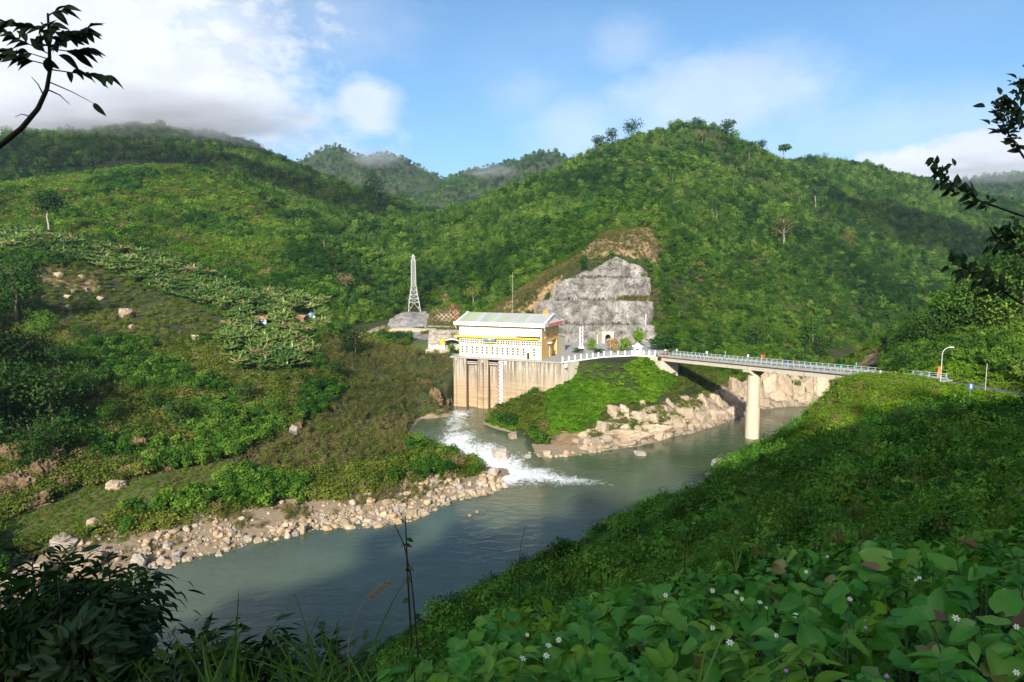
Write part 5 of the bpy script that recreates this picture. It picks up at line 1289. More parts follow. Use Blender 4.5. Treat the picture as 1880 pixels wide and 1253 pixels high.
# ------------------------------------------------------------------ where things grow
def sample(n, xr, yr, seed):
    """points spread evenly over the ground inside the wedge the valley opens to"""
    g = np.random.default_rng(seed); x = g.uniform(*xr, n); y = g.uniform(*yr, n)
    k = np.abs(x) < (y * .86 + 14); x, y = x[k], y[k]; z = ground_h(x, y); return x, y, z
def dry_land(x, y, z): return z > water_level(x, y) + .45
def pmask(x, y, z, polys, j=0):
    px, py, _ = npx(x, y, z); m = np.zeros(len(x), bool)
    for p in polys: m |= in_poly(px, py, p)
    return m
def built(x, y, z):
    """ground taken by the plant, the rock cut, the road and the bridge landing"""
    u, v = uv_of(x, y)
    b = (u > -4) & (u < 48) & (v > -44) & (v < 2.5); b |= (x > 6) & (x < 61) & (y > 250) & (y < 289) & (z < PLAT_Z + 1.5)
    b |= (x > cut_x0(y) + 1) & (x < 61) & (y > 283) & (y < 307)
    for (ax, ay, az), (bx, by, bz) in ROAD_SEGS:
        ex, ey = bx - ax, by - ay; t = np.clip(((x - ax) * ex + (y - ay) * ey) / (ex * ex + ey * ey), 0, 1); b |= np.hypot(x - ax - t * ex, y - ay - t * ey) < 3.5
    return b
PLANT_POLY = [[(0, 425), (60, 430), (120, 445), (200, 460), (300, 480), (380, 510), (440, 540), (520, 545), (600, 560), (600, 605), (560, 625), (590, 670), (540, 690), (440, 690), (400, 640), (430, 580), (330, 560), (240, 520), (150, 490), (70, 470), (0, 470)]]
DRYBAN_POLY = [[(280, 440), (420, 460), (540, 500), (520, 545), (440, 540), (330, 490)]]
KNOLL_POLY = [[(0, 340), (120, 318), (200, 300), (320, 300), (420, 322), (500, 390), (560, 440), (620, 520), (640, 560), (520, 540), (420, 520), (300, 470), (160, 440), (0, 420)]]
TERR_POLY = [[(60, 490), (180, 495), (330, 550), (420, 590), (420, 632), (150, 632), (60, 560)]]
DRY_POLY = [[(560, 640), (640, 610), (720, 640), (830, 650), (830, 760), (760, 770), (750, 840), (640, 860), (480, 880), (420, 850), (520, 800), (600, 760), (640, 710)], [(900, 610), (860, 600), (930, 550), (1000, 500), (1060, 470), (1110, 424), (1200, 420), (1210, 480), (1090, 470), (1000, 530), (950, 600)], [(1230, 690), (1290, 700), (1370, 770), (1250, 770), (1160, 740)], [(640, 600), (720, 585), (850, 560), (850, 610), (640, 625)], [(1500, 640), (1660, 640), (1660, 680), (1500, 680)]]
FLAT_POLY = LAWN + [[(0, 1010), (140, 990), (300, 975), (420, 945), (560, 925), (700, 905), (800, 880), (930, 880), (780, 960), (560, 985), (260, 1060), (0, 1100)]]
BARE_POLY = SOIL + GREY
MOUND_POLY = [[(880, 795), (888, 765), (930, 738), (985, 698), (1030, 662), (1110, 656), (1195, 658), (1240, 700), (1200, 740), (1120, 740), (1080, 790), (1000, 800), (950, 815)]]

GRANITE = [[(1366, 688), (1545, 684), (1545, 752), (1366, 768)], [(1300, 722), (1366, 700), (1366, 768), (1310, 775)]]
# forest over the hills
x, y, z = sample(330000, (-760, 900), (250, 1150), 11)
d = np.hypot(x, y); px, py, _ = npx(x, y, z); ok = (z > 1.5) & ~built(x, y, z) & (px > -120) & (px < 2000)
ok &= ~pmask(x, y, z, PLANT_POLY + KNOLL_POLY + TERR_POLY + BARE_POLY + DRY_POLY + FLAT_POLY)
right_hill = (x > 60) & (y < 240) & (px > 1600)
ok &= ~((y < 258) & ~right_hill)
g = np.random.default_rng(5); keep = g.uniform(size=len(x)) < np.where(d > 600, .42, np.where(d < 440, .8, .6))
ok &= keep & (fbm(x / 13, y / 13, 2, 211) > -.5); x, y, z, d = x[ok], y[ok], z[ok], d[ok]
bm = fbm(x / 60, y / 60, 3, 201) + g.normal(size=len(x)) * .25
big = np.clip(d / 420, .75, 1.3)
k = bm > .08; n = k.sum()
scatter('bamboo_forest', 'bamboo', np.stack([x, y, z], 1)[k], (2.2 + 6.6 * g.uniform(size=n) ** 1.8) * big[k], g.uniform(0, 1, n), 'feathery bamboo covering the hillsides', .12, None, .05, 21)
k = (bm <= .08) & (bm > -.35); n = k.sum()
scatter('forest', 'forest', np.stack([x, y, z], 1)[k], (2.2 + 5.4 * g.uniform(size=n) ** 1.8) * big[k] * (1 + .7 * (g.uniform(size=n) > .95)), g.uniform(0, 1, n), 'dense green broadleaf forest on the hillsides', .1, None, .22, 22)
k = bm <= -.35; n = k.sum()
scatter('dark_forest', 'darktree', np.stack([x, y, z], 1)[k], (3.0 + 5.0 * g.uniform(size=n) ** 1.6) * big[k], g.uniform(0, 1, n), 'darker patches of evergreen forest on the hillsides', .1, None, .18, 23)
k = (fbm(x / 35, y / 35, 2, 215) + g.normal(size=len(x)) * .3 > .1) & (g.uniform(size=len(x)) < .035); n = k.sum()
scatter('tall_forest', 'bigtree', np.stack([x, y, z], 1)[k], g.uniform(7.5, 13.5, n) * np.clip(d[k] / 500, .8, 1.1), g.uniform(0, 1, n), 'larger rounded crowns standing out of the hillside forest', .1, g.uniform(.7, 1.0, n), .15, 70)

x, y, z = sample(120000, (-330, 430), (250, 560), 18); g = np.random.default_rng(16)
k = (z > 2) & ~built(x, y, z) & ~pmask(x, y, z, PLANT_POLY + KNOLL_POLY + TERR_POLY + BARE_POLY + DRY_POLY + FLAT_POLY + GRANITE) & ~((y < 258) & (x < 100)) & (g.uniform(size=len(x)) < .6); n = k.sum()
scatter('forest_understory', 'greenshrub', np.stack([x, y, z], 1)[k], g.uniform(1.6, 3.6, n), g.uniform(0, .55, n), 'low growth between the trees of the hillsides', .15, None, .1, 68)
# low green growth of the knoll, terrace, left slope
x, y, z = sample(132000, (-420, 10), (100, 560), 12); g = np.random.default_rng(6)
ok = (z > 1.2) & pmask(x, y, z, KNOLL_POLY) & (y > 280); ok &= g.uniform(size=len(x)) < .8
n = ok.sum(); P3 = np.stack([x, y, z], 1)[ok]
nk = fbm(P3[:, 0] / 26, P3[:, 1] / 26, 3, 209) + g.normal(size=n) * .08; tk = nk < -.22; Pt = P3[tk]; mt_ = len(Pt)
scatter('knoll_thicket', 'forest', Pt, g.uniform(2.5, 6.5, mt_), g.uniform(0, .8, mt_), 'darker thickets on the rounded left knoll', .1, None, .22, 64)
P3 = P3[~tk]; n = len(P3)
scatter('hill_scrub', 'greenshrub', P3, g.uniform(1.6, 4.2, n) * (1 + .8 * (g.uniform(size=n) > .93)), g.uniform(0, 1, n), 'low bright green scrub over the rounded left knoll', .1, None, .1, 24)
ok = (z > .9) & dry_land(x, y, z) & (y < 300) & ~pmask(x, y, z, KNOLL_POLY + FLAT_POLY + GREY + PLANT_POLY) & ~built(x, y, z) & (g.uniform(size=len(x)) < .85)
dry = pmask(x, y, z, DRY_POLY) | pmask(x, y, z, SOIL)
ter = pmask(x, y, z, TERR_POLY)
k = ok & ~dry & ~ter; n = k.sum(); ns = fbm(x / 18, y / 18, 3, 207)
k1 = k & (ns > -.05); n = k1.sum()
scatter('bank_scrub', 'shrub', np.stack([x, y, z], 1)[k1], g.uniform(1.6, 4.4, n), g.uniform(0, 1, n), 'green scrub on the slope below the terrace', .12, None, .1, 25)
k2 = k & (ns <= -.05); n = k2.sum()
scatter('bank_thicket', 'forest', np.stack([x, y, z], 1)[k2], g.uniform(2.4, 6.0, n), g.uniform(0, .9, n), 'thicket of taller bushes on the left slope', .12, None, .25, 26)
k3 = ok & dry; k3 &= g.uniform(size=len(x)) < np.where(pmask(x, y, z, SOIL), .25, .8); n = k3.sum()
scatter('dry_scrub', 'dryshrub', np.stack([x, y, z], 1)[k3], g.uniform(1.4, 4.0, n), g.uniform(0, 1, n), 'brownish dry scrub on the bank left of the powerhouse', .12, None, .1, 27)
k4 = (z > 3) & ter & ~pmask(x, y, z, LAWN) & (g.uniform(size=len(x)) < .5); n = k4.sum()
scatter('terrace_scrub', 'shrub', np.stack([x, y, z], 1)[k4], g.uniform(.8, 2.4, n), g.uniform(.2, 1, n), 'short scrub between the boulders of the terrace', .1, None, .1, 28)
# grass of the flats, thin weeds on the bar
x, y, z = sample(60000, (-160, 30), (110, 260), 13); g = np.random.default_rng(8)
ok = (z > .9) & dry_land(x, y, z) & pmask(x, y, z, FLAT_POLY) & (z < 8) & (g.uniform(size=len(x)) < .75); law = pmask(x, y, z, LAWN)
k = ok & (law | (z > 1.9)); n = k.sum(); scatter('meadow_grass', 'meadow', np.stack([x, y, z], 1)[k], g.uniform(.5, 1.3, n), g.uniform(.1, .9, n), 'short bright grass on the flat above the left bank', .1, g.uniform(.5, 1.0, n), .05, 29)
k = ok & law & (fbm(x / 5, y / 5, 3, 305) > -.15) & (g.uniform(size=len(x)) < .5); n = k.sum(); scatter('meadow_weeds', 'shrub', np.stack([x, y, z], 1)[k], g.uniform(.25, 1.0, n), g.uniform(.2, 1, n), 'weeds sprinkled over the grass flat', .15, None, .1, 67)
fb = fbm(x / 7, y / 7, 3, 301)
k = ok & ~law & (fb > -.05) & (z > .9); n = k.sum(); scatter('bar_weeds', 'dryshrub', np.stack([x, y, z], 1)[k], g.uniform(.5, 2.3, n), g.uniform(0, 1, n), 'thin weeds between the stones of the bar', .15, None, .1, 30)
# left bank strip between the flat and the scrub
# mound in front of the approach, slope under the bridge, shore upstream
x, y, z = sample(60000, (-15, 150), (170, 330), 14); g = np.random.default_rng(9); u, v = uv_of(x, y)
okb = (z > .9) & dry_land(x, y, z) & ~((u > -4) & (u < 39) & (v > -44) & (v < 2.2)) & ~((z > PLAT_Z - 1.2) & (x < 52)) & (y < 262) & (z < 22) & ~((x > 6) & (x < 61) & (y > 250) & (z > PLAT_Z - 1))
cx = BR_A.x + _bd.x * 0; k = okb & pmask(x, y, z, MOUND_POLY) & (g.uniform(size=len(x)) < .95); n = k.sum()
scatter('mound_vines', 'vine', np.stack([x, y, z], 1)[k], g.uniform(1.2, 2.4, n), g.uniform(.2, 1, n), 'bright green vines matting the mound below the approach', .25, g.uniform(.8, 1.8, n), .05, 31)
ns = fbm(x / 6, y / 6, 3, 303)
k = okb & ~pmask(x, y, z, MOUND_POLY) & ~pmask(x, y, z, SOIL) & (px_of(0, 1, 0)[0] > -1e9) & (x > 2) & (z > 1.6) & (ns > -.25) & ~pmask(x, y, z, GRANITE) & (g.uniform(size=len(x)) < .5); n = k.sum()
scatter('shore_scrub', 'shrub', np.stack([x, y, z], 1)[k], g.uniform(.7, 1.8, n), g.uniform(.2, 1, n), 'yellow green scrub above the granite shore', .12, None, .1, 32)
k = (z > 4) & (y >= 255) & ~built(x, y, z) & ~pmask(x, y, z, GRANITE) & (x > 58) & (z < 30) & (g.uniform(size=len(x)) < .7); n = k.sum()
scatter('gorge_scrub', 'greenshrub', np.stack([x, y, z], 1)[k], g.uniform(1.2, 3.2, n), g.uniform(0, 1, n), 'green scrub at the foot of the central hill behind the bridge', .12, None, .1, 33)
# dry growth on the soil slopes above and beside the rock cut
x, y, z = sample(40000, (-40, 90), (290, 400), 15); g = np.random.default_rng(10)
k = (pmask(x, y, z, DRY_POLY) | pmask(x, y, z, SOIL)) & ~built(x, y, z) & (g.uniform(size=len(x)) < np.where(pmask(x, y, z, SOIL), .45, .75)); n = k.sum()
scatter('cut_slope_scrub', 'dryshrub', np.stack([x, y, z], 1)[k], g.uniform(.8, 2.2, n), g.uniform(0, 1, n), 'dry scrub over the soil slope round the rock cut', .12, None, .1, 34)
# tufts on the cliff benches
g = np.random.default_rng(12); n = 420; cm = cliff.data; co = np.empty(len(cm.vertices) * 3); cm.vertices.foreach_get('co', co); co = co.reshape(-1, 3)
near = np.abs(co[:, 2][:, None] - np.array([27.6, 37.6, 47.1])).min(1) < .45; pool = co[near & (co[:, 0] > 8) & (co[:, 0] < 60) & (co[:, 1] < 316)]
pick = pool[g.integers(0, len(pool), n)]; w = fbm(pick[:, 0] / 4, pick[:, 2], 2, 77) > -.1; pick = pick[w]; n = len(pick)
scatter('bench_grass', 'drygrass', pick + np.array([0, -.4, 0]), g.uniform(.7, 1.7, n), g.uniform(0, 1, n), 'dry grass tufts growing along the benches of the rock cut', .15, None, 0, 35)
p0 = at(1160, 556, 297); n = 90; pick = np.stack([g.uniform(p0.x - 6, p0.x + 9, n), g.uniform(p0.y - 1.5, p0.y + 1, n), np.full(n, 37.6)], 1)
scatter('bench_reeds', 'drygrass', pick, g.uniform(1.8, 3.4, n), g.uniform(.4, 1, n), 'tall straw coloured reeds on the middle bench', .1, None, 0, 36)

# near slope: matted vines and bushes from the foot of the camera's shoulder down to the river, out to the bridge end
x, y, z = sample(150000, (-60, 135), (13, 172), 16); g = np.random.default_rng(13); d = np.hypot(x, y)
nearside = (z > .8) & ~((x < 30) & (y > 125) & (z < 12) & (y > 130 + x * .8)) & ~built(x, y, z)
bank = y < np.interp(x, [-60, -20, 6, 30, 42, 60, 82, 92, 140], [75, 92, 121, 146, 158, 190, 205, 172, 172])
nearside &= bank & (g.uniform(size=len(x)) < np.clip(60 / d, .45, 1))
ns = fbm(x / 9, y / 9, 3, 401); lit = (y > 118) & (z > 18) & (x > 48)  # hand-set sunny zone; its lime leaves put the sunlight into the colour
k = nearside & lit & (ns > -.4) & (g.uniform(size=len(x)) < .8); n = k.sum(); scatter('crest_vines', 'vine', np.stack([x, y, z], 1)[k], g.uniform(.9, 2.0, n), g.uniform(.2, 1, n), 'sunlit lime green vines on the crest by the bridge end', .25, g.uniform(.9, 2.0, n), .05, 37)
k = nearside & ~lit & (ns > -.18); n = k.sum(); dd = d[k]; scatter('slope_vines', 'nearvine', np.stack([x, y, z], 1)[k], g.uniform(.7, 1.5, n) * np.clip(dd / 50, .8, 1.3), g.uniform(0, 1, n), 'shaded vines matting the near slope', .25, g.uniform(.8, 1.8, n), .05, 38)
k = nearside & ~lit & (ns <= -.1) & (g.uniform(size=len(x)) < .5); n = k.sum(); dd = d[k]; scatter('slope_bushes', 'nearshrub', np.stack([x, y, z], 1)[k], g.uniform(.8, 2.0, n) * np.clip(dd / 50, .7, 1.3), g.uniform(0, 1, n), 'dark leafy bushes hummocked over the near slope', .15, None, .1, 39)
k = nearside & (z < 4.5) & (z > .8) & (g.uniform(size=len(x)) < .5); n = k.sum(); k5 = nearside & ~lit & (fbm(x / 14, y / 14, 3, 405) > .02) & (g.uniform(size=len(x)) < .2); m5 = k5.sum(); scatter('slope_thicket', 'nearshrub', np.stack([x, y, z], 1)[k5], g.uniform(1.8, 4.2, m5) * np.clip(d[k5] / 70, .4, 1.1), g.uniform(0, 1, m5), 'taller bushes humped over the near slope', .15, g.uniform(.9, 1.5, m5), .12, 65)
k6 = nearside & (g.uniform(size=len(x)) < .03); m6 = k6.sum(); scatter('slope_grass', 'drygrass', np.stack([x, y, z], 1)[k6], g.uniform(.8, 1.8, m6), g.uniform(0, 1, m6), 'pale grass tufts on the near slope', .2, None, 0, 66)
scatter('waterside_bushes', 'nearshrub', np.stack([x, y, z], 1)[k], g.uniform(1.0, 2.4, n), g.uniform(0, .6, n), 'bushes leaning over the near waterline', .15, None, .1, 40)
x, y, z = sample(30000, (55, 105), (115, 165), 19); g = np.random.default_rng(17); px, py, _ = npx(x, y, z)
k = in_poly(px, py, [(1490, 790), (1500, 730), (1545, 700), (1620, 692), (1700, 702), (1720, 722), (1620, 745), (1560, 770), (1510, 800)]) & ~built(x, y, z) & (g.uniform(size=len(x)) < .3); n = k.sum()
scatter('crest_bushes', 'greenshrub', np.stack([x, y, z], 1)[k], g.uniform(.9, 2.6, n), g.uniform(.3, 1, n), 'leafy bushes mounded over the crest by the bridge end', .15, None, .1, 69)
# hillside beyond the road
x, y, z = sample(40000, (80, 220), (100, 260), 17); g = np.random.default_rng(14); px, py, _ = npx(x, y, z)
k = (px > 1590) & (z > 24) & ~built(x, y, z) & ((y > 163) | (x > 108 + (160 - y) * .03)) & (g.uniform(size=len(x)) < .55); n = k.sum()
kk = g.uniform(size=len(x)) < .5
k1 = k & kk; n = k1.sum(); scatter('roadside_bamboo', 'bamboo', np.stack([x, y, z], 1)[k1], g.uniform(2.0, 4.6, n), g.uniform(.2, 1, n), 'bamboo hanging over the bank beyond the road', .2, None, .05, 41)
k2 = k & ~kk; n = k2.sum(); scatter('roadside_thicket', 'forest', np.stack([x, y, z], 1)[k2], g.uniform(2.2, 5.0, n), g.uniform(.1, 1, n), 'thicket on the bank beyond the road', .15, None, .25, 42)

# ------------------------------------------------------------------ far mountains
def build_mountain(pts, D, label, seed, depth=420):
    R3 = [at(px, py, D) for px, py in pts]; xr = np.array([p.x for p in R3]); zr = np.array([p.z for p in R3])
    xs = np.linspace(xr[0] - 60, xr[-1] + 60, 150); ys = np.linspace(D - depth, D + depth * .8, 60); X, Y = np.meshgrid(xs, ys)
    rz = np.interp(X, xr, zr); t = np.abs(Y - D) / np.where(Y < D, depth, depth * .8)
    spur = 1 + .25 * fbm(X / 160, Y / 500, 3, seed); Z = 30 + (rz - 30) * (1 - t ** 1.1 * spur) + (18 * fbm(X / 120, Y / 120, 4, seed + 3) + 5 * fbm(X / 30, Y / 30, 3, seed + 5)) * np.clip(t * 3, 0.15, 1)
    o = grid_mesh('mountain', X, Y, Z, M['ground']); kind(o, 'structure', label)
    if o.data.polygons[5].normal.z < 0: o.data.flip_normals()
    g = np.random.default_rng(seed); m = 5200; ii = g.integers(0, X.size, m); jit = g.uniform(-.5, .5, (m, 2)) * np.array([xs[1] - xs[0], ys[1] - ys[0]])
    px_ = X.ravel()[ii] + jit[:, 0]; py_ = Y.ravel()[ii] + jit[:, 1]; fr = py_ < D + 60; ii, px_, py_ = ii[fr], px_[fr], py_[fr]
    scatter('mountain_forest', 'forest', np.stack([px_, py_, Z.ravel()[ii]], 1), g.uniform(9, 18, len(ii)), g.uniform(0, .8, len(ii)), 'distant forest on ' + label, .1, None, .3, seed)
build_mountain([(470, 320), (520, 305), (560, 290), (600, 272), (624, 268), (650, 284), (672, 290), (705, 281), (735, 290), (770, 308), (800, 322), (840, 345), (900, 380)], 1900, 'the blue far mountain with two rounded tops', 61)
build_mountain([(740, 375), (790, 352), (830, 326), (870, 312), (905, 305), (945, 296), (985, 281), (1015, 276), (1040, 290), (1080, 315), (1150, 340)], 1600, 'the far ridge rising to the right', 67)
build_mountain([(1640, 370), (1700, 345), (1760, 332), (1820, 322), (1880, 318), (1960, 316), (2050, 330)], 1700, 'the dark far hill under the cloud bank at right', 71)

# ------------------------------------------------------------------ rocks
strata_n = np.array([.75, .2, .6]) / np.linalg.norm([.75, .2, .6])
def rock_mesh(seed, sub=3, planes=9, lo=.62, hi=.98, rough=.06, strata=0.0):
    """angular block: a ball cut by random planes, the faces roughened by noise"""
    g = np.random.default_rng(seed); bm = bmesh.new(); bmesh.ops.create_icosphere(bm, subdivisions=sub, radius=1.0)
    ax = np.concatenate([np.eye(3), -np.eye(3)]) + g.normal(size=(6, 3)) * .25; nn = np.concatenate([ax, g.normal(size=(planes, 3))]); nn /= np.linalg.norm(nn, axis=1, keepdims=True); hh = np.concatenate([g.uniform(.55, .75, 6), g.uniform(lo + .2, hi, planes)])
    for v in bm.verts:
        d = np.array(v.co); d /= np.linalg.norm(d); q = nn @ d; k = q > 1e-3; r = min(1.0, (hh[k] / q[k]).min()) if k.any() else 1.0
        r += rough * mnoise.fractal(Vector(d * 2.6 + seed), 1.0, 2.0, 4) + rough * .8 * abs(mnoise.noise(Vector(d * 5.1 - seed)))
        if strata: q_ = float(d @ strata_n) * 5.0 + .6 * mnoise.noise(Vector(d * 2 + seed)); r *= 1 + strata * ((q_ % 1.0) - .5)
        v.co = Vector(d * r)
    me = bpy.data.meshes.new('rock_shape'); bm.to_mesh(me); bm.free()
    me.polygons.foreach_set('use_smooth', [False] * len(me.polygons)); return me
ROCKS = {}
for mt, sd, sub in [('granite', 300, 4), ('rubble', 320, 2), ('grey_rock', 340, 3), ('outcrop', 360, 4), ('wet_rock', 380, 2)]:
    ROCKS[mt] = []
    for k in range(7):
        me = rock_mesh(sd + k, sub, 9 + k, .42 if mt != 'granite' else .5, .9, {'outcrop': .2, 'granite': .08}.get(mt, .12), {'outcrop': .26, 'granite': .05}.get(mt, 0)); me.materials.append(M[mt]); ROCKS[mt].append(me)
def rock(name, mt, p, sz, rot, label, group=None, cat='boulder', k=None):
    o = bpy.data.objects.new(name, random.choice(ROCKS[mt]) if k is None else ROCKS[mt][k]); COL.objects.link(o)
    o.location = p; o.scale = sz; o.rotation_euler = rot; tag(o, label, cat, group); return o
def rrot(t=.4): return (random.uniform(-t, t), random.uniform(-t, t), random.uniform(0, 6.28))
def wl(px, py, dz=0.0):
    """a point on the river surface or the ground, whichever is seen there"""
    q = onz(px, py, 0)
    for _ in range(4): q = onz(px, py, float(water_level(np.array([q.x]), np.array([q.y]))[0]))
    p = ground_hit(px, py, 60, 400); return p if p.y < q.y else q
# boulders one can tell apart: px, py of the foot, width px, height px, kind, label
BIG = [(920, 845, 48, 26, 'grey_rock', 'big brown boulder splitting the white water of the rapids'), (968, 843, 20, 10, 'grey_rock', 'low brown rock right of the big rapids boulder'),
       (1178, 838, 34, 9, 'grey_rock', 'flat dark rock lying in the calm river before the granite shore'), (1215, 806, 30, 16, 'granite', 'small round boulder standing off the granite shore'),
       (942, 806, 26, 12, 'granite', 'pale boulder half buried at the left foot of the mound'), (1005, 838, 22, 12, 'granite', 'pale block at the waterline below the orange earth'), (1040, 836, 18, 10, 'rubble', 'ochre block beside the orange earth'),
       (905, 873, 26, 18, 'grey_rock', 'rounded grey boulder at the tip of the stony bar'), (872, 866, 14, 8, 'wet_rock', 'small dark rock standing in the foam'), (842, 850, 22, 14, 'wet_rock', 'dark wet rock at the left edge of the rapids'), (800, 838, 18, 12, 'wet_rock', 'dark wet rock under the scrub beside the rapids'),
       (555, 981, 15, 22, 'granite', 'upright pale block standing at the waterline'), (756, 950, 30, 18, 'granite', 'large pale grey boulder at the point of the bar'), (690, 966, 14, 7, 'rubble', 'reddish stone lying in the shallows off the bar'), (876, 942, 8, 6, 'granite', 'small white stone alone in the river off the bar'), (862, 949, 10, 5, 'rubble', 'small tan stone alone in the river off the bar'),
       (205, 902, 52, 22, 'granite', 'long tilted pale slab lying on the green flat'), (250, 1045, 38, 34, 'grey_rock', 'brown boulder at the waterline behind the dark bush'), (150, 1050, 90, 34, 'granite', 'broad smooth rock slab behind the dark bush'), (40, 1078, 110, 36, 'granite', 'broad pale rock shelf at the left edge of the bank'), (105, 1012, 70, 26, 'grey_rock', 'brown ledge above the smooth slabs'), (165, 968, 34, 18, 'rubble', 'ochre boulder above the slabs on the left flat'),
       (225, 583, 30, 22, 'granite', 'big white boulder on the terrace left of the huts'), (182, 552, 16, 9, 'granite', 'pinkish boulder above the big white boulder'), (155, 535, 13, 9, 'granite', 'round pale boulder high on the terrace'), (132, 537, 14, 8, 'granite', 'round pale boulder next to the other high one'), (148, 512, 18, 10, 'rubble', 'tan boulder at the top of the terrace'), (100, 510, 34, 14, 'rubble', 'tan rock ledge at the top left of the terrace'), (118, 568, 22, 10, 'granite', 'grey boulder in the shade of the left tree'), (238, 604, 16, 9, 'granite', 'small pale boulder below the big white one'), (122, 548, 14, 8, 'granite', 'low pale boulder in the middle of the terrace boulders'),
       (575, 722, 24, 12, 'granite', 'white rock showing through the scrub below the plantation'), (540, 800, 26, 22, 'grey_rock', 'grey rock face in the gully of the left bank'), (1325, 860, 40, 22, 'grey_rock', 'broad ribbed rock on the near shore below the bushes'), (1310, 885, 34, 16, 'grey_rock', 'lower ribbed rock at the near waterline'), (1175, 948, 26, 17, 'grey_rock', 'pointed grey boulder at the end of the near shingle'), (1150, 950, 16, 12, 'grey_rock', 'small dark boulder standing in the water off the near shingle'), (1125, 952, 20, 7, 'wet_rock', 'dark flat rock with a wake off the near shingle'), (1102, 972, 12, 6, 'grey_rock', 'tiny rock alone in the near river'), (1137, 971, 10, 6, 'grey_rock', 'tiny rock next to the lone one in the near river')]
for px, py, w, h, mt, lab in BIG:
    p = wl(px, py); k = math.hypot(p.y, 0) / FPX; W_, H_ = w * k / 2, h * k
    rock('boulder', mt, (p.x, p.y + W_ * .6, p.z + H_ * .22), (W_, W_ * random.uniform(.75, 1.0), H_ * .72), (random.uniform(-.12, .12), random.uniform(-.12, .12), random.uniform(-.4, .4)), lab)
# granite slabs of the shore below the mound: px, py centre, width, height, lean
SLAB = [(1125, 762, 22, 44), (1150, 765, 18, 48), (1172, 772, 26, 40), (1196, 778, 34, 42), (1105, 785, 16, 24), (1085, 795, 18, 18), (1130, 800, 44, 22), (1165, 806, 60, 24), (1205, 796, 56, 26), (1240, 784, 44, 34), (1262, 768, 40, 46), (1285, 772, 34, 40), (1308, 770, 26, 34), (1328, 766, 24, 30), (1345, 760, 20, 26), (1096, 818, 30, 14), (1075, 826, 24, 12), (1150, 818, 50, 14), (1110, 824, 30, 10), (1060, 812, 24, 16),
        (1230, 745, 16, 30), (1180, 745, 14, 26), (1290, 742, 22, 40), (1318, 742, 20, 46), (1340, 738, 22, 44), (1258, 738, 16, 28)]
names = ['leftmost tall', 'tall', 'split', 'broad', 'small upright', 'low', 'long low', 'longest', 'rounded', 'smooth', 'tall tapering', 'cracked', 'narrow', 'steep', 'last steep', 'small waterline', 'tiny waterline', 'flat waterline', 'thin waterline', 'low left', 'upper narrow', 'upper small', 'shaded ribbed', 'shaded steep', 'shaded last', 'upper ribbed']
for (px, py, w, h), nm in zip(SLAB, names):
    p = ground_hit(px, py, 150, 300); k = p.y / FPX; W_, H_ = w * k / 2, h * k / 2
    lean = -.35 if px > 1220 else -.1
    rock('granite_slab', 'granite', (p.x, p.y + .7 + W_ * .3, p.z - .35), (W_ * 1.5, max(W_ * 1.1, 1.6), H_ * 1.25), (-.45, lean + random.uniform(-.15, .15), random.uniform(-.3, .3)), nm + ' cream granite slab of the shore below the mound', 'granite slabs along the far shore')
g = np.random.default_rng(55)
for i in range(46):
    px = g.uniform(1065, 1355); py = np.interp(px, [1065, 1110, 1180, 1240, 1300, 1355], [826, 818, 806, 790, 774, 758]) + g.uniform(-30, 8); p = ground_hit(px, py, 150, 300); s_ = g.uniform(.8, 2.4)
    rock('granite_block', 'granite', (p.x, p.y + .3, p.z), (s_ * 1.2, s_, s_ * g.uniform(.6, 1.3)), (g.normal() * .3 - .2, g.normal() * .3 - .2, g.uniform(0, 6.28)), f"{'large' if s_ > 1.8 else ('middling' if s_ > 1.2 else 'small')} granite block wedged between the shore slabs, {place_word(['beside the orange earth', 'under the leftmost tall slab', 'below the middle of the mound', 'by the smooth slab', 'near the tall tapering slab', 'nearest the pier'], 1065, 1355, px)}", 'granite blocks between the shore slabs')
# granite wall upstream of the pier
UP = [(1392, 725, 24, 66), (1416, 722, 26, 66), (1442, 722, 28, 60), (1468, 722, 26, 58), (1492, 722, 24, 56), (1515, 720, 24, 60), (1372, 735, 22, 56), (1355, 725, 20, 50), (1430, 735, 30, 36), (1480, 738, 30, 26), (1402, 745, 26, 26), (1505, 745, 30, 16), (1535, 700, 26, 30), (1455, 698, 30, 26), (1405, 695, 26, 30)]
un = ['first', 'second', 'third', 'fourth', 'fifth', 'sixth', 'pier side', 'innermost', 'low bulging', 'low rounded', 'foot', 'waterline', 'far right', 'upper middle', 'upper left']
for (px, py, w, h), nm in zip(UP, un):
    p = ground_hit(px, py, 150, 330); k = p.y / FPX
    rock('granite_slab', 'granite', (p.x, p.y + 2.0, p.z - .3), (w * k * .8, 3.6, h * k * .75), (-.35, random.uniform(-.2, .1), random.uniform(-.15, .15)), nm + ' pale slab of the granite wall behind the pier', 'granite wall upstream of the pier')
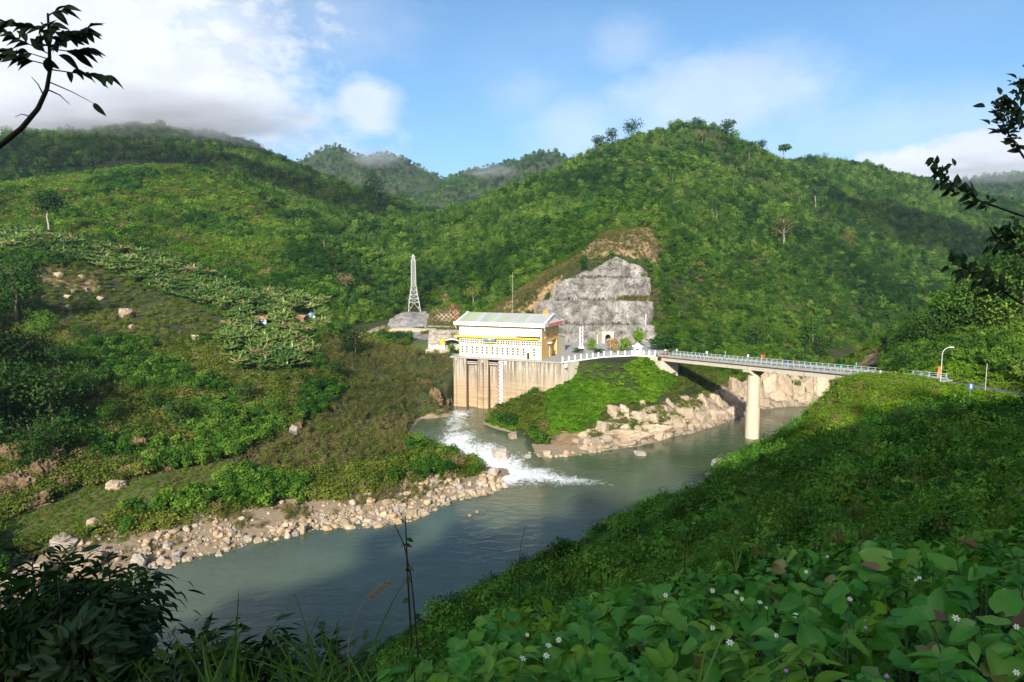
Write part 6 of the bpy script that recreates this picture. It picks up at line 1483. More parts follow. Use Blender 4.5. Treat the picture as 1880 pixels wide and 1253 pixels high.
# ochre outcrops at the foot of the left slope
OUT = [(30, 905, 70, 60), (75, 880, 60, 70), (20, 850, 60, 60), (100, 855, 46, 60), (55, 930, 80, 40), (110, 905, 40, 40), (150, 845, 30, 46), (205, 855, 34, 30), (225, 870, 40, 24), (270, 850, 44, 44), (300, 862, 34, 30), (255, 825, 30, 40), (350, 850, 30, 26), (375, 842, 24, 22), (320, 835, 24, 26), (420, 815, 26, 24), (545, 790, 22, 26), (800, 735, 30, 44), (815, 748, 24, 24)]
on = ['large', 'tall', 'upper', 'leaning', 'low broad', 'small', 'narrow', 'short', 'flat', 'jagged', 'cracked', 'upper jagged', 'rightward', 'end', 'buried', 'lone', 'gully', 'wallside', 'waterside']
for (px, py, w, h), nm in zip(OUT, on):
    p = ground_hit(px, py, 90, 300); k = p.y / FPX
    rock('rock_outcrop', 'outcrop', (p.x, p.y + w * k * .2, p.z + .2), (w * k * .55, w * k * .45, h * k * .6), (random.uniform(-.3, .1), random.uniform(-.5, -.1), random.uniform(-.5, .5)), nm + ' ochre rock outcrop at the foot of the left slope', 'ochre outcrops along the left slope', 'rock outcrop')
g = np.random.default_rng(56)
for i in range(34):
    t_ = g.uniform(); px = g.uniform(0, 130) if t_ < .6 else g.uniform(180, 400); py = np.interp(px, [0, 130, 180, 400], [935, 895, 872, 830]) - abs(g.normal()) * (36 if t_ < .6 else 18); p = ground_hit(px, py, 90, 300); s_ = g.uniform(.6, 2.0)
    rock('rock_outcrop', 'outcrop', (p.x, p.y + .2, p.z), (s_ * 1.2, s_ * .8, s_ * g.uniform(.7, 1.5)), (g.normal() * .3, g.normal() * .3 - .3, g.uniform(0, 6.28)), f"{'larger' if s_ > 1.3 else 'small'} ochre ledge among the outcrops, {place_word(['at the picture edge', 'under the dark trees', 'right of the big outcrops', 'above the tilted slab', 'at the gully'], 0, 400, px)}", 'small ledges among the ochre outcrops', 'rock outcrop')
# rubble of the bar: the largest stones singly, the rest as one mass
def rubble():
    g = np.random.default_rng(31); edge = [onz(*p) for p in [(150, 1078), (270, 1042), (330, 1027), (420, 1007), (500, 987), (560, 972), (620, 964), (690, 960), (745, 957), (790, 937), (830, 914), (880, 907), (925, 893)]]
    n = 9000; x = g.uniform(-95, 2, n); y = g.uniform(112, 185, n); z = ground_h(x, y); px, py, _ = npx(x, y, z)
    E = np.array([(p.x, p.y) for p in edge]); d = np.full(n, 1e9)
    for a, b in zip(E[:-1], E[1:]):
        e = b - a; t = np.clip(((x - a[0]) * e[0] + (y - a[1]) * e[1]) / (e @ e), 0, 1); d = np.minimum(d, np.hypot(x - a[0] - t * e[0], y - a[1] - t * e[1]))
    poly = [(120, 1000), (200, 960), (330, 905), (450, 900), (560, 905), (640, 880), (700, 870), (770, 830), (820, 838), (930, 880), (940, 900), (830, 925), (750, 965), (560, 990), (270, 1055), (130, 1085)]
    pr = np.where(px > 620, np.exp(-d / 7), np.exp(-d / 5) * .9 + .08); pr = pr * np.clip(.75 + 1.6 * fbm(x / 5, y / 5, 3, 311), .1, 1.5); k = in_poly(px, py, poly) & (g.uniform(size=n) < pr) & (z > -.5)
    x, y, z, px, py, d = [q[k] for q in (x, y, z, px, py, d)]; s = .34 + .85 * g.uniform(size=len(x)) ** 2.5 + .22 * (px > 640)
    o = np.argsort(-s * 300 / y); big = o[:185]; rest = o[185:]
    bands = [(0, 330, 'x stone at the left end of the bar', 'rubble at the left end of the bar'), (330, 520, 'x stone on the weedy part of the bar', 'rubble on the weedy stretch of the bar'), (520, 680, 'x stone by the upright pale block', 'rubble round the upright block'), (680, 800, 'x stone heaped at the point of the bar', 'stones heaped at the point of the bar'), (800, 1000, 'x stone at the bar tip by the rapids', 'stones at the tip of the bar')]
    for i in big:
        b = next(q for q in bands if q[0] <= px[i] < q[1]) if px[i] >= 0 else bands[0]
        mt_ = ('rubble', 'rubble', 'granite', 'grey_rock', 'rubble')[g.integers(0, 5)]; sz_ = 'large' if s[i] > .95 else ('middling' if s[i] > .7 else 'small'); lab = f"{sz_} {dict(rubble='tan', granite='cream', grey_rock='grey')[mt_]} {b[2].split(' ', 1)[1]}, {'at the waterline' if d[i] < 1.5 else ('a step up from the water' if d[i] < 4 else 'back from the water')}"
        rock('stone', mt_, (x[i], y[i], z[i] + s[i] * .25), (s[i] * g.uniform(.8, 1.3), s[i] * g.uniform(.7, 1.1), s[i] * g.uniform(.55, .9)), rrot(.5), lab, b[3], 'stone')
    c = bpy.data.collections.new('source_pebble')
    for k2, me in enumerate(ROCKS['rubble'][:4] + ROCKS['granite'][:1] + ROCKS['grey_rock'][:1]): ob = bpy.data.objects.new(f'pebble_{k2}', me); c.objects.link(ob)
    LIB['pebble'] = (c, 6)
    m = 26000; x2 = g.uniform(-110, 5, m); y2 = g.uniform(112, 200, m); z2 = ground_h(x2, y2); px2, py2, _ = npx(x2, y2, z2); k2 = in_poly(px2, py2, poly) & (z2 > -.3); dd2 = np.full(m, 1e9)
    for a, b in zip(E[:-1], E[1:]):
        e = b - a; t = np.clip(((x2 - a[0]) * e[0] + (y2 - a[1]) * e[1]) / (e @ e), 0, 1); dd2 = np.minimum(dd2, np.hypot(x2 - a[0] - t * e[0], y2 - a[1] - t * e[1]))
    k2 &= g.uniform(size=m) < (np.exp(-dd2 / 7) + .1) * np.clip(.8 + 1.6 * fbm(x2 / 5, y2 / 5, 3, 311), .1, 1.5)
    P_ = np.concatenate([np.stack([x[rest], y[rest], z[rest]], 1), np.stack([x2, y2, z2], 1)[k2]]); sc = np.concatenate([s[rest], g.uniform(.12, .42, k2.sum())])
    scatter('shingle', 'pebble', P_, sc, g.uniform(0, 1, len(sc)), 'small stones of the bar along the left bank', .5, np.full(len(sc), .7), -.15, 51)
    # near shingle
    m = 1600; x3 = g.uniform(12, 62, m); y3 = g.uniform(128, 190, m); z3 = ground_h(x3, y3); px3, py3, _ = npx(x3, y3, z3)
    k3 = in_poly(px3, py3, [(1150, 955), (1200, 925), (1290, 890), (1310, 870), (1350, 845), (1360, 860), (1320, 900), (1300, 930), (1240, 955), (1160, 975)]) & (z3 > -.4) & (z3 < 2.5)
    x3, y3, z3 = x3[k3], y3[k3], z3[k3]; s3 = g.uniform(.2, .75, len(x3)) ** 1.3 + .12; o = np.argsort(-s3)
    for i in o[:60]:
        mt_ = 'grey_rock' if g.uniform() < .7 else 'rubble'; qx, qy = px_of(x3[i], y3[i], z3[i]); rock('stone', mt_, (x3[i], y3[i], z3[i] + s3[i] * .2), (s3[i], s3[i] * g.uniform(.7, 1), s3[i] * .65), rrot(.4), f"{'large' if s3[i] > .6 else 'small'} shaded {'grey' if mt_ == 'grey_rock' else 'tan'} stone of the near shingle, {place_word(['at its pointed end', 'in its middle', 'under the bushes at its far end', 'by the ribbed rocks'], 1150, 1350, qx)}", 'shingle along the near shore', 'stone')
    P_ = np.stack([x3, y3, z3], 1)[o[60:]]; scatter('near_shingle', 'pebble', P_, s3[o[60:]], g.uniform(0, 1, len(P_)), 'small stones of the near shore', .4, None, -.15, 52)
    # waterline rocks below the mound
    pts = [onz(*p) for p in [(960, 838), (1000, 841), (1050, 839), (1110, 830)]]
    for i in range(30):
        t = g.uniform(0, 2.999); a, b = pts[int(t)], pts[int(t) + 1]; q = a.lerp(b, t % 1); q.y += abs(g.normal()) * 1.6; q.z = max(gz(q.x, q.y), 0); s_ = g.uniform(.25, .9)
        rock('stone', 'rubble' if g.uniform() < .5 else 'granite', (q.x, q.y, q.z + .1), (s_ * 1.2, s_, s_ * .7), rrot(.4), 'pale stone at the foot of the orange earth below the mound', 'stones below the orange earth', 'stone')
    # dark wet stones beside the rapids
    for i in range(22):
        t = g.uniform(0, 1); px_, py_ = 765 + 110 * t + g.normal() * 6, 800 + 62 * t + g.normal() * 5; q = wl(px_, py_); s_ = g.uniform(.3, .9)
        rock('stone', 'wet_rock', (q.x, q.y, q.z), (s_ * 1.2, s_, s_ * .8), rrot(.4), 'dark wet stone along the left edge of the rapids', 'wet stones beside the rapids', 'stone')
rubble()

# ------------------------------------------------------------------ single trees
def trunk_mesh(seed, h, r0, fork=.55, lean=.06, nb=7, spread=.3):
    g = np.random.default_rng(seed); m = MB(); pts = [Vector((g.normal() * lean * t * h * .4 + .02 * h * math.sin(4 * t), g.normal() * .01 * h, t * h * .82)) for t in np.linspace(0, 1, 7)]
    pts[0] = Vector((0, 0, -.5)); m.path(pts, [r0 * (1 - .75 * t) for t in np.linspace(0, 1, 7)], 7)
    for b in range(nb):
        t = g.uniform(fork, .95); p = pts[0].lerp(pts[-1], t); i = min(int(t * 6), 5); p = pts[i].lerp(pts[i + 1], t * 6 - i); a = b * 2.4 + g.uniform(-.5, .5); ln = h * spread * g.uniform(.7, 1.1)
        e = p + Vector((math.cos(a) * ln, math.sin(a) * ln, ln * g.uniform(.3, .9))); mid = p.lerp(e, .5) + Vector((0, 0, ln * .08)); m.path([p, mid, e], [r0 * .38 * (1.2 - t), r0 * .25 * (1.2 - t), r0 * .1], 5)
    return m
CROWN_CACHE = {}
def tree(px, py, hpx, label, mat='leaf_dark', bark='bark', seed=1, rx=.36, z0=.35, n=900, group=None, name='tree', leafs=.05, lumps=10, dmin=60, dmax=1200, cat='tree', fork=.5, p=None, h=None, bare=False, rscale=1.0):
    if p is None:
        p = ground_hit(px, py, dmin, dmax); q = py
        while p.y > dmax * .98 and q < py + 60: q += 2; p = ground_hit(px, q, dmin, dmax)
        hpx += q - py if hpx else 0
    h = hpx * p.y / FPX if h is None else h; r = empty(name, p); tag(r, label, cat, group)
    trunk_mesh(seed, h, h * .022 * rscale, fork, nb=0 if bare == 'pole' else 8).build('trunk', M[bark], r, True)
    if not bare:
        key = (mat, seed % 5, rx, z0, n, leafs)
        if key not in CROWN_CACHE: V, F = crown(500 + seed % 5, n, lumps, rx, z0, 1.0, leafs, .6); CROWN_CACHE[key] = raw_mesh('crown', V, F, M[mat])
        o = bpy.data.objects.new('crown', CROWN_CACHE[key]); o['tint'] = .3 + .5 * ((seed * .37) % 1); COL.objects.link(o); o.parent = r; o.scale = (h, h, h); o.rotation_euler = (0, 0, seed * 1.7)
    return r
T = [(90, 440, 97, 'lone tall tree with a pale bare trunk and dark crown on the left hillside', dict(bark='pale_bark', rx=.33, z0=.48, seed=3, dmin=200)),
     (1098, 268, 22, 'leftmost ridge top tree left of the central peak', dict(dmin=500, rx=.42, n=500, leafs=.08, rscale=1.3)), (1123, 260, 24, 'middle ridge top tree left of the central peak', dict(dmin=500, rx=.5, n=500, leafs=.08, seed=2)), (1160, 248, 26, 'spreading ridge top tree nearest the central peak', dict(dmin=500, rx=.55, n=500, leafs=.08, seed=4)),
     (1337, 243, 28, 'tall ridge top tree right of the central peak', dict(dmin=500, rx=.34, n=500, leafs=.08, seed=1)), (1276, 228, 12, 'small tree on the very top of the central peak', dict(dmin=500, rx=.5, n=300, leafs=.1, seed=2)), (1395, 272, 16, 'tree on the right shoulder of the central peak', dict(dmin=500, rx=.5, n=300, leafs=.1, seed=3)), (1438, 281, 16, 'tiny palm like tree alone on the right skyline', dict(dmin=500, rx=.3, z0=.6, n=200, leafs=.12, seed=4)),
     (692, 352, 38, 'big dark tree in the gap between the hills', dict(dmin=400, rx=.55, z0=.1, n=900, leafs=.06, seed=0)), (740, 372, 26, 'second dark tree beside the gap between the hills', dict(dmin=400, rx=.5, z0=.1, n=700, leafs=.07, seed=1)),
     (1437, 456, 62, 'pale forked tree with a thin brownish crown on the central slope', dict(mat='leaf_dry', bark='pale_bark', rx=.45, z0=.45, n=500, leafs=.045, seed=2, fork=.2, dmin=250)), (1496, 386, 48, 'slim pale trunked tree with a sparse dark crown', dict(bark='pale_bark', rx=.25, z0=.45, n=350, leafs=.06, seed=3, dmin=300)), (1375, 300, 30, 'pale trunked tree high on the right shoulder', dict(bark='pale_bark', rx=.4, z0=.45, n=350, leafs=.06, seed=4, dmin=300)),
     (868, 562, 44, 'thin olive tree with bare lower branches behind the powerhouse', dict(mat='leaf_scrub', bark='pale_bark', rx=.5, z0=.35, n=700, leafs=.05, seed=1, dmin=250, fork=.2)), (1555, 462, 40, 'wide olive crowned tree on the right slope', dict(mat='leaf_dry', rx=.6, z0=.3, n=600, leafs=.06, seed=2, dmin=300)),
     (30, 600, 140, 'large dark tree at the left edge above the path', dict(rx=.42, z0=.1, n=1500, leafs=.045, seed=0, lumps=14, dmin=120)), (75, 622, 60, 'round bush tree beside the large dark tree on the left', dict(mat='leaf_forest', rx=.55, z0=.02, n=900, leafs=.06, seed=1, dmin=120)), (150, 632, 46, 'spreading bush at the left end of the path', dict(rx=.6, z0=.02, n=800, leafs=.07, seed=3, dmin=120)),
     (20, 800, 170, 'tall dark tree on the left slope at the picture edge', dict(rx=.45, z0=.05, n=1500, leafs=.045, seed=4, lumps=14, dmin=100)), (95, 805, 150, 'broad dark tree on the left slope', dict(rx=.5, z0=.05, n=1500, leafs=.045, seed=2, lumps=14, dmin=100)), (60, 865, 110, 'dark tree above the ochre outcrops', dict(rx=.5, z0=.05, n=1200, leafs=.05, seed=1, dmin=100)), (170, 745, 84, 'dark bushy tree in the middle of the left slope', dict(rx=.55, z0=.05, n=900, leafs=.06, seed=0, dmin=100)), (240, 730, 46, 'rounded green tree on the left slope', dict(mat='leaf_forest', rx=.55, z0=.05, n=900, leafs=.06, seed=3, dmin=100)), (330, 795, 80, 'shaded tree over the gully of the left slope', dict(rx=.5, z0=.05, n=900, leafs=.06, seed=2, dmin=100)), (340, 700, 40, 'small tree with two bare stems below the path', dict(mat='leaf_forest', rx=.45, z0=.3, n=700, leafs=.06, seed=4, dmin=100)), (390, 780, 50, 'dense tree at the right of the gully', dict(mat='leaf_forest', rx=.55, z0=.05, n=900, leafs=.06, seed=1, dmin=100)),
     (652, 655, 60, 'dark tree at the edge of the dry bank', dict(rx=.5, z0=.1, n=900, leafs=.06, seed=0, dmin=180)), (620, 700, 44, 'dark bush tree above the dry bank', dict(rx=.55, z0=.02, n=800, leafs=.07, seed=2, dmin=180)), (735, 632, 26, 'round dark bush on the lawn below the ochre wall', dict(rx=.6, z0=.0, n=600, leafs=.09, seed=3, dmin=200)), (705, 630, 34, 'grey green shrub left of the round dark bush', dict(mat='leaf_scrub', rx=.4, z0=.02, n=600, leafs=.07, seed=4, dmin=200)),
     (1390, 640, 60, 'dark tree behind the bridge above the pier', dict(rx=.5, z0=.05, n=900, leafs=.06, seed=1, dmin=200)), (1500, 660, 50, 'dark tree behind the bridge left of the near hillside', dict(rx=.55, z0=.05, n=900, leafs=.06, seed=3, dmin=200)), (1490, 640, 66, 'tall tree behind the bridge with pale bare limbs', dict(mat='leaf_forest', bark='pale_bark', rx=.4, z0=.3, n=700, leafs=.06, seed=2, dmin=200)), (1660, 690, 50, 'dark rounded tree at the road end of the bridge', dict(rx=.6, z0=.0, n=900, leafs=.07, seed=0, dmin=150))]
for px, py, hp, lab, kw in T: tree(px, py, hp, lab, **kw)
for i, (px_, py_, h_, mt_, lab) in enumerate([(50, 680, 13, 'leaf_dark', 'upper dark tree of the mass below the path'), (110, 700, 12, 'leaf_dark', 'second dark tree below the path'), (150, 690, 9, 'leaf_forest', 'small green tree below the path end'), (45, 750, 14, 'leaf_dark', 'middle dark tree of the left mass'), (135, 770, 13, 'leaf_dark', 'right hand dark tree of the left mass'), (100, 845, 11, 'leaf_dark', 'lowest dark tree above the small ledges'), (205, 790, 9, 'leaf_forest', 'green tree between the dark mass and the gully'), (280, 760, 8, 'leaf_dark', 'small dark tree above the gully'), (450, 740, 8, 'leaf_dark', 'dark tree below the banana plants'), (500, 770, 7, 'leaf_forest', 'green tree at the edge of the dry bank'),
        (1700, 640, 13, 'leaf_dark', 'dark tree behind the street lamp'), (1745, 625, 15, 'leaf_forest', 'green tree on the bank right of the street lamp'), (1790, 610, 16, 'leaf_dark', 'dark tree high on the bank beyond the road'), (1835, 600, 17, 'leaf_forest', 'tall green tree on the bank near the right edge'), (1875, 590, 19, 'leaf_dark', 'tallest dark tree at the right edge beyond the road'), (1830, 540, 15, 'leaf_dark', 'dark tree on the skyline of the roadside bank'), (1770, 570, 13, 'leaf_bamboo', 'pale feathery tree on the roadside bank'), (1880, 500, 14, 'leaf_forest', 'green tree topping the bank at the right edge')]):
    tree(px_, py_, 0, lab, mat=mt_, seed=i + 3, h=h_, rx=.48, z0=.05, n=1300, leafs=.05, lumps=13, dmin=100, dmax=420)
for i, (px_, py_, h_) in enumerate([(-30, 720, 22), (-70, 780, 24), (-25, 830, 20), (-110, 700, 26), (-60, 640, 22), (-120, 850, 22), (8, 700, 17)]):
    tree(px_, py_, 0, ['first', 'second', 'third', 'fourth', 'fifth', 'sixth', 'seventh'][i] + ' of the tall trees crowding the left edge of the slope', seed=i, h=h_, rx=.42, z0=.05, n=1500, leafs=.05, lumps=14, dmin=100)
g = np.random.default_rng(91)
for i in range(22):
    while True:
        x_ = g.uniform(-300, 420); y_ = g.uniform(330, 820)
        if abs(x_) < y_ * .72 and not pmask(np.array([x_]), np.array([y_]), np.array([gz(x_, y_)]), PLANT_POLY + KNOLL_POLY + TERR_POLY + SOIL)[0]: break
    left = x_ < -40
    qx, qy = px_of(x_, y_, gz(x_, y_)); mt_ = ('leaf_dark', 'leaf_forest', 'leaf_dry')[i % 3 if i % 7 else 2]
    lab = f"pale trunked {dict(leaf_dark='dark', leaf_forest='green', leaf_dry='brownish')[mt_]} tree standing {place_word(['high', 'midway', 'low'], 270, 520, qy)} on the {'left hill' if left else place_word(['spur behind the pylon', 'slope over the powerhouse', 'slope above the rock cut', 'slope right of the rock cut', 'slope above the pier', 'far right slope'], 700, 1800, qx)}"
    tree(0, 0, 0, lab, p=Vector((x_, y_, gz(x_, y_))), h=g.uniform(9, 15), rscale=.7, seed=int(g.integers(0, 40)), mat=mt_, bark='pale_bark', rx=(.26, .34, .4)[i % 3], z0=.45, n=420, leafs=.06, group='trees standing above the ' + ('left' if left else 'central') + ' forest')
# bare pale trunks along the ridge of the left knoll and on the central slope
g = np.random.default_rng(77)
for i in range(34):
    px_ = [g.uniform(20, 70), g.uniform(160, 330), g.uniform(330, 480)][i % 3]; py_ = np.interp(px_, [0, 150, 250, 330, 480], [322, 303, 299, 306, 352]) + g.uniform(-2, 10)
    tree(px_, py_, g.uniform(9, 19), 'bare pale stem among the dead trunks on the rim of the left knoll', bark='pale_bark', seed=int(g.integers(0, 50)), bare=True, group='dead stems on the rim of the knoll', name='bare_trunk', dmin=300, cat='dead tree', rscale=.55)
for i, (px_, py_, h_) in enumerate([(1204, 322, 16), (1224, 334, 18), (1234, 340, 24), (1243, 343, 26), (1346, 352, 30), (676, 448, 22), (1242, 318, 14), (932, 455, 16), (700, 470, 20)]):
    tree(px_, py_, h_, ['first', 'second', 'third', 'fourth', 'lone right hand', 'valley', 'upper', 'mid spur', 'lower valley'][i] + ' bare pale trunk standing out of the central hill forest', bark='pale_bark', seed=i, bare='pole', name='bare_trunk', dmin=300, cat='dead tree', rscale=.55)
# clipped shrubs of the forecourt
def shrub_thing(x, y, w, h, mat, label, seed, z=None):
    z = PLAT_Z if z is None else z; r = empty('round_shrub', (x, y, z)); tag(r, label, 'shrub')
    V, F = crown(700 + seed, 900, 9, .5, .02, 1.0, .085, .65); o = bpy.data.objects.new('crown', raw_mesh('crown', V, F, M[mat])); o['tint'] = .7; COL.objects.link(o); o.parent = r; o.scale = (w * 1.35, w * 1.35, h * 1.15)
    trunk_mesh(seed, h * .6, .12, nb=3).build('trunk', M['bark'], r)
def fpt(px, D): return (px - 940) / FPX * D
for px_, D_, w_, h_, mt, lab in [(1085, 258, 3.6, 4.0, 'leaf_lime', 'small round clipped shrub by the white mast'), (1121, 258, 4.8, 4.8, 'leaf_yellow', 'yellow green round shrub before the tunnel mouth'), (1152, 256, 5.6, 4.6, 'leaf_lime', 'broad lime shrub left of the gatehouse'), (1176, 268, 4.4, 7.4, 'leaf_lime', 'tall lime shrub behind the gatehouse'), (1206, 262, 11.5, 5.6, 'leaf_dark', 'large dark clipped mound of hedge right of the gatehouse'), (1060, 250, 4, 1.6, 'leaf_dark', 'low dark hedge right of the powerhouse'), (1100, 250, 4, 1.5, 'leaf_dark', 'low dark hedge before the yellow green shrub'), (1232, 262, 4.5, 4.5, 'leaf_dark', 'dark shrub at the foot of the forest behind the bridge end'), (1133, 250, 2.6, 1.8, 'leaf_yellow', 'yellow green bush on the balustrade')]:
    shrub_thing(fpt(px_, D_), D_, w_, h_, mt, lab, int(px_) % 17)

# ------------------------------------------------------------------ banana plants: the largest singly, the rest of the plantation as a mass
def plantation():
    g = np.random.default_rng(41); x, y, z = sample(30000, (-300, -30), (190, 400), 42); px, py, _ = npx(x, y, z)
    k = pmask(x, y, z, PLANT_POLY) & (z > 8); k &= ~((np.abs(px - 480) < 15) & (py > 582) & (py < 618)) & ~((np.abs(px - 558) < 24) & (py > 578) & (py < 612))
    k &= g.uniform(size=len(x)) < .45
    P_ = np.stack([x, y, z], 1)[k]; px, py = px[k], py[k]; s = g.uniform(3.0, 6.2, len(P_)); o = np.argsort(P_[:, 1]); 
    singles = o[:200]; rest = o[200:]
    me = []
    for sd in range(4):
        V, F = banana(800 + sd); me.append(raw_mesh('banana_leaves', V, F, M['leaf_banana']))
    st = MB().tube((0, 0, -.1), (0, 0, .46), .03, 6, .018); sm = bpy.data.meshes.new('banana_stem'); sm.from_pydata(st.v, [], st.f); sm.materials.append(M['green_stem'])
    for i in singles:
        right = px[i] > 520; low = py[i] > 630
        sz_ = place_word(['short', 'middling', 'tall'], 3, 6.2, s[i]); lab, gr = ('banana plant below the huts', 'banana plants below the huts') if low else (('banana plant beside the huts', 'banana plants beside the huts') if px[i] > 420 else ('banana plant of the left plantation edge', 'banana plants of the left plantation'))
        r = empty('banana_plant', P_[i], g.uniform(0, 6.28)); tag(r, f"{sz_} {lab}, {place_word(['front', 'second', 'third', 'back'], 690, 600, py[i])} row, {place_word(['left end', 'left of the hut', 'under the hut', 'between the huts', 'right end'], 400, 600, px[i])}", 'banana plant', gr)
        for nm, m_ in (('leaf_crown', me[g.integers(0, 4)]), ('stem', sm)):
            c = bpy.data.objects.new(nm, m_); COL.objects.link(c); c.parent = r; c.scale = (s[i],) * 3; c['tint'] = float(g.uniform(.1, 1))
    scatter('banana_plantation', 'banana', P_[rest], s[rest], g.uniform(0, 1, len(rest)), 'banana plantation covering the left hillside', .1, None, 0, 53)
    x, y, z = sample(40000, (-300, -30), (190, 400), 43); k = pmask(x, y, z, PLANT_POLY) & (z > 8) & (g.uniform(size=len(x)) < .8); n = k.sum()
    scatter('plantation_weeds', 'greenshrub', np.stack([x, y, z], 1)[k], g.uniform(.8, 1.8, n), g.uniform(.1, .9, n), 'weeds under the banana plants', .1, None, .1, 54)
plantation()

# ------------------------------------------------------------------ trees on the crest behind the viewpoint; they fray the edge of its shade
for i in range(16):
    x_ = -140 + i * 13.0; z_ = gz(x_, -250); tree(0, 0, 0, 'tree on the crest behind the viewpoint', p=Vector((x_, -250, z_ - .5)), h=(9, 14, 7, 12, 10)[i % 5], seed=i, rx=.45, z0=.1, n=900, leafs=.09, lumps=12, group='trees behind the viewpoint')

# ------------------------------------------------------------------ foreground plants
def leaf_shape(kind_, seed=0):
    g = np.random.default_rng(seed); fold = .32 + .25 * (seed % 3); drp = (.12, .3, .5)[seed % 3]; rows, cols = 8, 5; V = []; F = []
    for i in range(rows):
        t = i / (rows - 1)
        if kind_ == 'heart': w = .5 * (math.sin(math.pi * min(t ** .62, 1)) ** .75 if 0 < t < 1 else (.0 if t == 1 else .3)); notch = -.2 * (1 - t) ** 2.5
        elif kind_ == 'oval': w = .24 * math.sin(math.pi * t ** .85) ** .9 if 0 < t < 1 else 0.004; notch = 0
        else: w = .085 * math.sin(math.pi * t ** .7) ** .9 if 0 < t < 1 else .003; notch = 0
        for j in range(cols):
            c = (j - 2) / 2; a = abs(c)
            V.append((c * w + .02 * g.normal() * (a > .9) * (kind_ == 'heart'), t + notch * a ** 1.4, .5 * fold * w * a ** 1.2 * 2 * (.7 + .5 * math.sin(3 * t + seed)) - (drp if kind_ == 'heart' else .16) * t * t + .02 * math.sin(9 * t) * a * (kind_ == 'heart')))
    for i in range(rows - 1):
        for j in range(cols - 1): q = i * cols + j; F.append((q, q + 1, q + cols + 1, q + cols))
    return V, F
def leaf_mesh(kind_, mat, seed=0):
    V, F = leaf_shape(kind_, seed); me = bpy.data.meshes.new('leaf_blade'); me.from_pydata(V, [], F); me.polygons.foreach_set('use_smooth', [True] * len(F)); me.materials.append(M[mat]); return me
HEART = [leaf_mesh('heart', 'leaf_big', k) for k in range(6)]; HEART_Y = leaf_mesh('heart', 'leaf_yellow', 5); HEART_B = leaf_mesh('heart', 'leaf_brown', 6)
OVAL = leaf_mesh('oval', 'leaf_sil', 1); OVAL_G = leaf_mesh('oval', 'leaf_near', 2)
G6 = np.random.default_rng(99)
def basis(y_, n_):
    """rotation whose y runs along the blade and z is the blade's face"""
    y_ = Vector(y_).normalized(); n_ = Vector(n_); z_ = (n_ - y_ * n_.dot(y_)).normalized(); x_ = y_.cross(z_); return Matrix((x_, y_, z_)).transposed()
def put_leaf(me, p, y_, n_, s, parent, name='leaf'):
    o = bpy.data.objects.new(name, me); o['tint'] = float(G6.uniform(0, 1)); COL.objects.link(o); o.parent = parent; m = basis(y_, n_).to_4x4(); m.translation = Vector(p); o.matrix_local = m @ Matrix.Diagonal((s * G6.uniform(.75, 1.1), s, s * G6.uniform(.6, 1.5), 1)); return o
def vine_plant(px, py, n, size, label, group, hgt=.4, spread=.35, dmax=30):
    p = ground_hit(px, py, 1.2, dmax, hgt * .7); p.z = gz(p.x, p.y); r = empty('broad_leaf_vine', p); tag(r, label if group is None else f"{label}, {place_word(['lower', 'middle', 'upper'], 1262, 1040, py) if py > 990 else 'rim'} row, {place_word(['left end', 'left half', 'middle', 'right half', 'right end'], {'c': 700, 'r': 1250, 'u': 1560}[group[-1]], {'c': 1280, 'r': 1885, 'u': 1885}[group[-1]], px)}", 'vine', group and group[:-2]); st = MB()
    for k in range(n):
        a = G6.uniform(0, 6.28); rr = spread * math.sqrt(G6.uniform(.03, 1)); h = hgt * G6.uniform(.55, 1.25); e = Vector((math.cos(a) * rr, math.sin(a) * rr, h))
        st.path([(e.x * .2, e.y * .2, -.05), (e.x * .7, e.y * .7, h * .6), e], [.006, .005, .004], 4)
        tow = Vector((-p.x, -p.y, EYE - p.z)).normalized()
        nrm = Vector((0, 0, 1)) * .9 + tow * .45 + Vector(G6.normal(size=3)) * .33; yd = Vector((math.cos(a), math.sin(a), -.15)) + Vector(G6.normal(size=3)) * .45
        u = G6.uniform(); me = HEART_Y if u < .05 else (HEART_B if u < .085 else HEART[G6.integers(0, 6)])
        put_leaf(me, e, yd, nrm, size * G6.uniform(.6, 1.15), r)
    st.build('stem', M['green_stem'], r)
def zone(n, poly, seed):
    g = np.random.default_rng(seed); P_ = np.array(poly); lo, hi = P_.min(0), P_.max(0); out = []
    while len(out) < n:
        q = g.uniform(lo, hi, (200, 2)); k = in_poly(q[:, 0], q[:, 1], poly); out += q[k].tolist()
    return out[:n]
for px, py in zone(44, [(700, 1262), (760, 1180), (880, 1105), (960, 1060), (1120, 1075), (1250, 1110), (1280, 1262)], 1): vine_plant(px, py, 11, .17, 'broad leaved vine at the bottom centre', 'broad leaved vines at the bottom centre c', .34, .32)
for px, py in zone(40, [(1280, 1262), (1250, 1090), (1400, 1050), (1600, 1010), (1885, 960), (1885, 1262)], 2): vine_plant(px, py, 8, .16, 'broad leaved vine among the white flowers', 'broad leaved vines at the bottom right r', .42, .35)
for px, py in zone(22, [(1560, 985), (1640, 905), (1740, 860), (1885, 815), (1885, 960), (1700, 985)], 3): vine_plant(px, py, 10, .17, 'broad leaved vine on the upper right rim', 'broad leaved vines on the upper right rim u', .45, .5)
for px, py, sz, lab in [(1665, 1090, .21, 'plant with the largest heart shaped leaves at the bottom right'), (1640, 1055, .2, 'plant with paired big heart leaves above the largest one'), (960, 1058, .2, 'tall vine with a big round leaf rising over the river edge'), (1220, 1180, .19, 'broad leaf plant near the bottom middle right')]: vine_plant(px, py, 4, sz, lab, None, .5, .16)

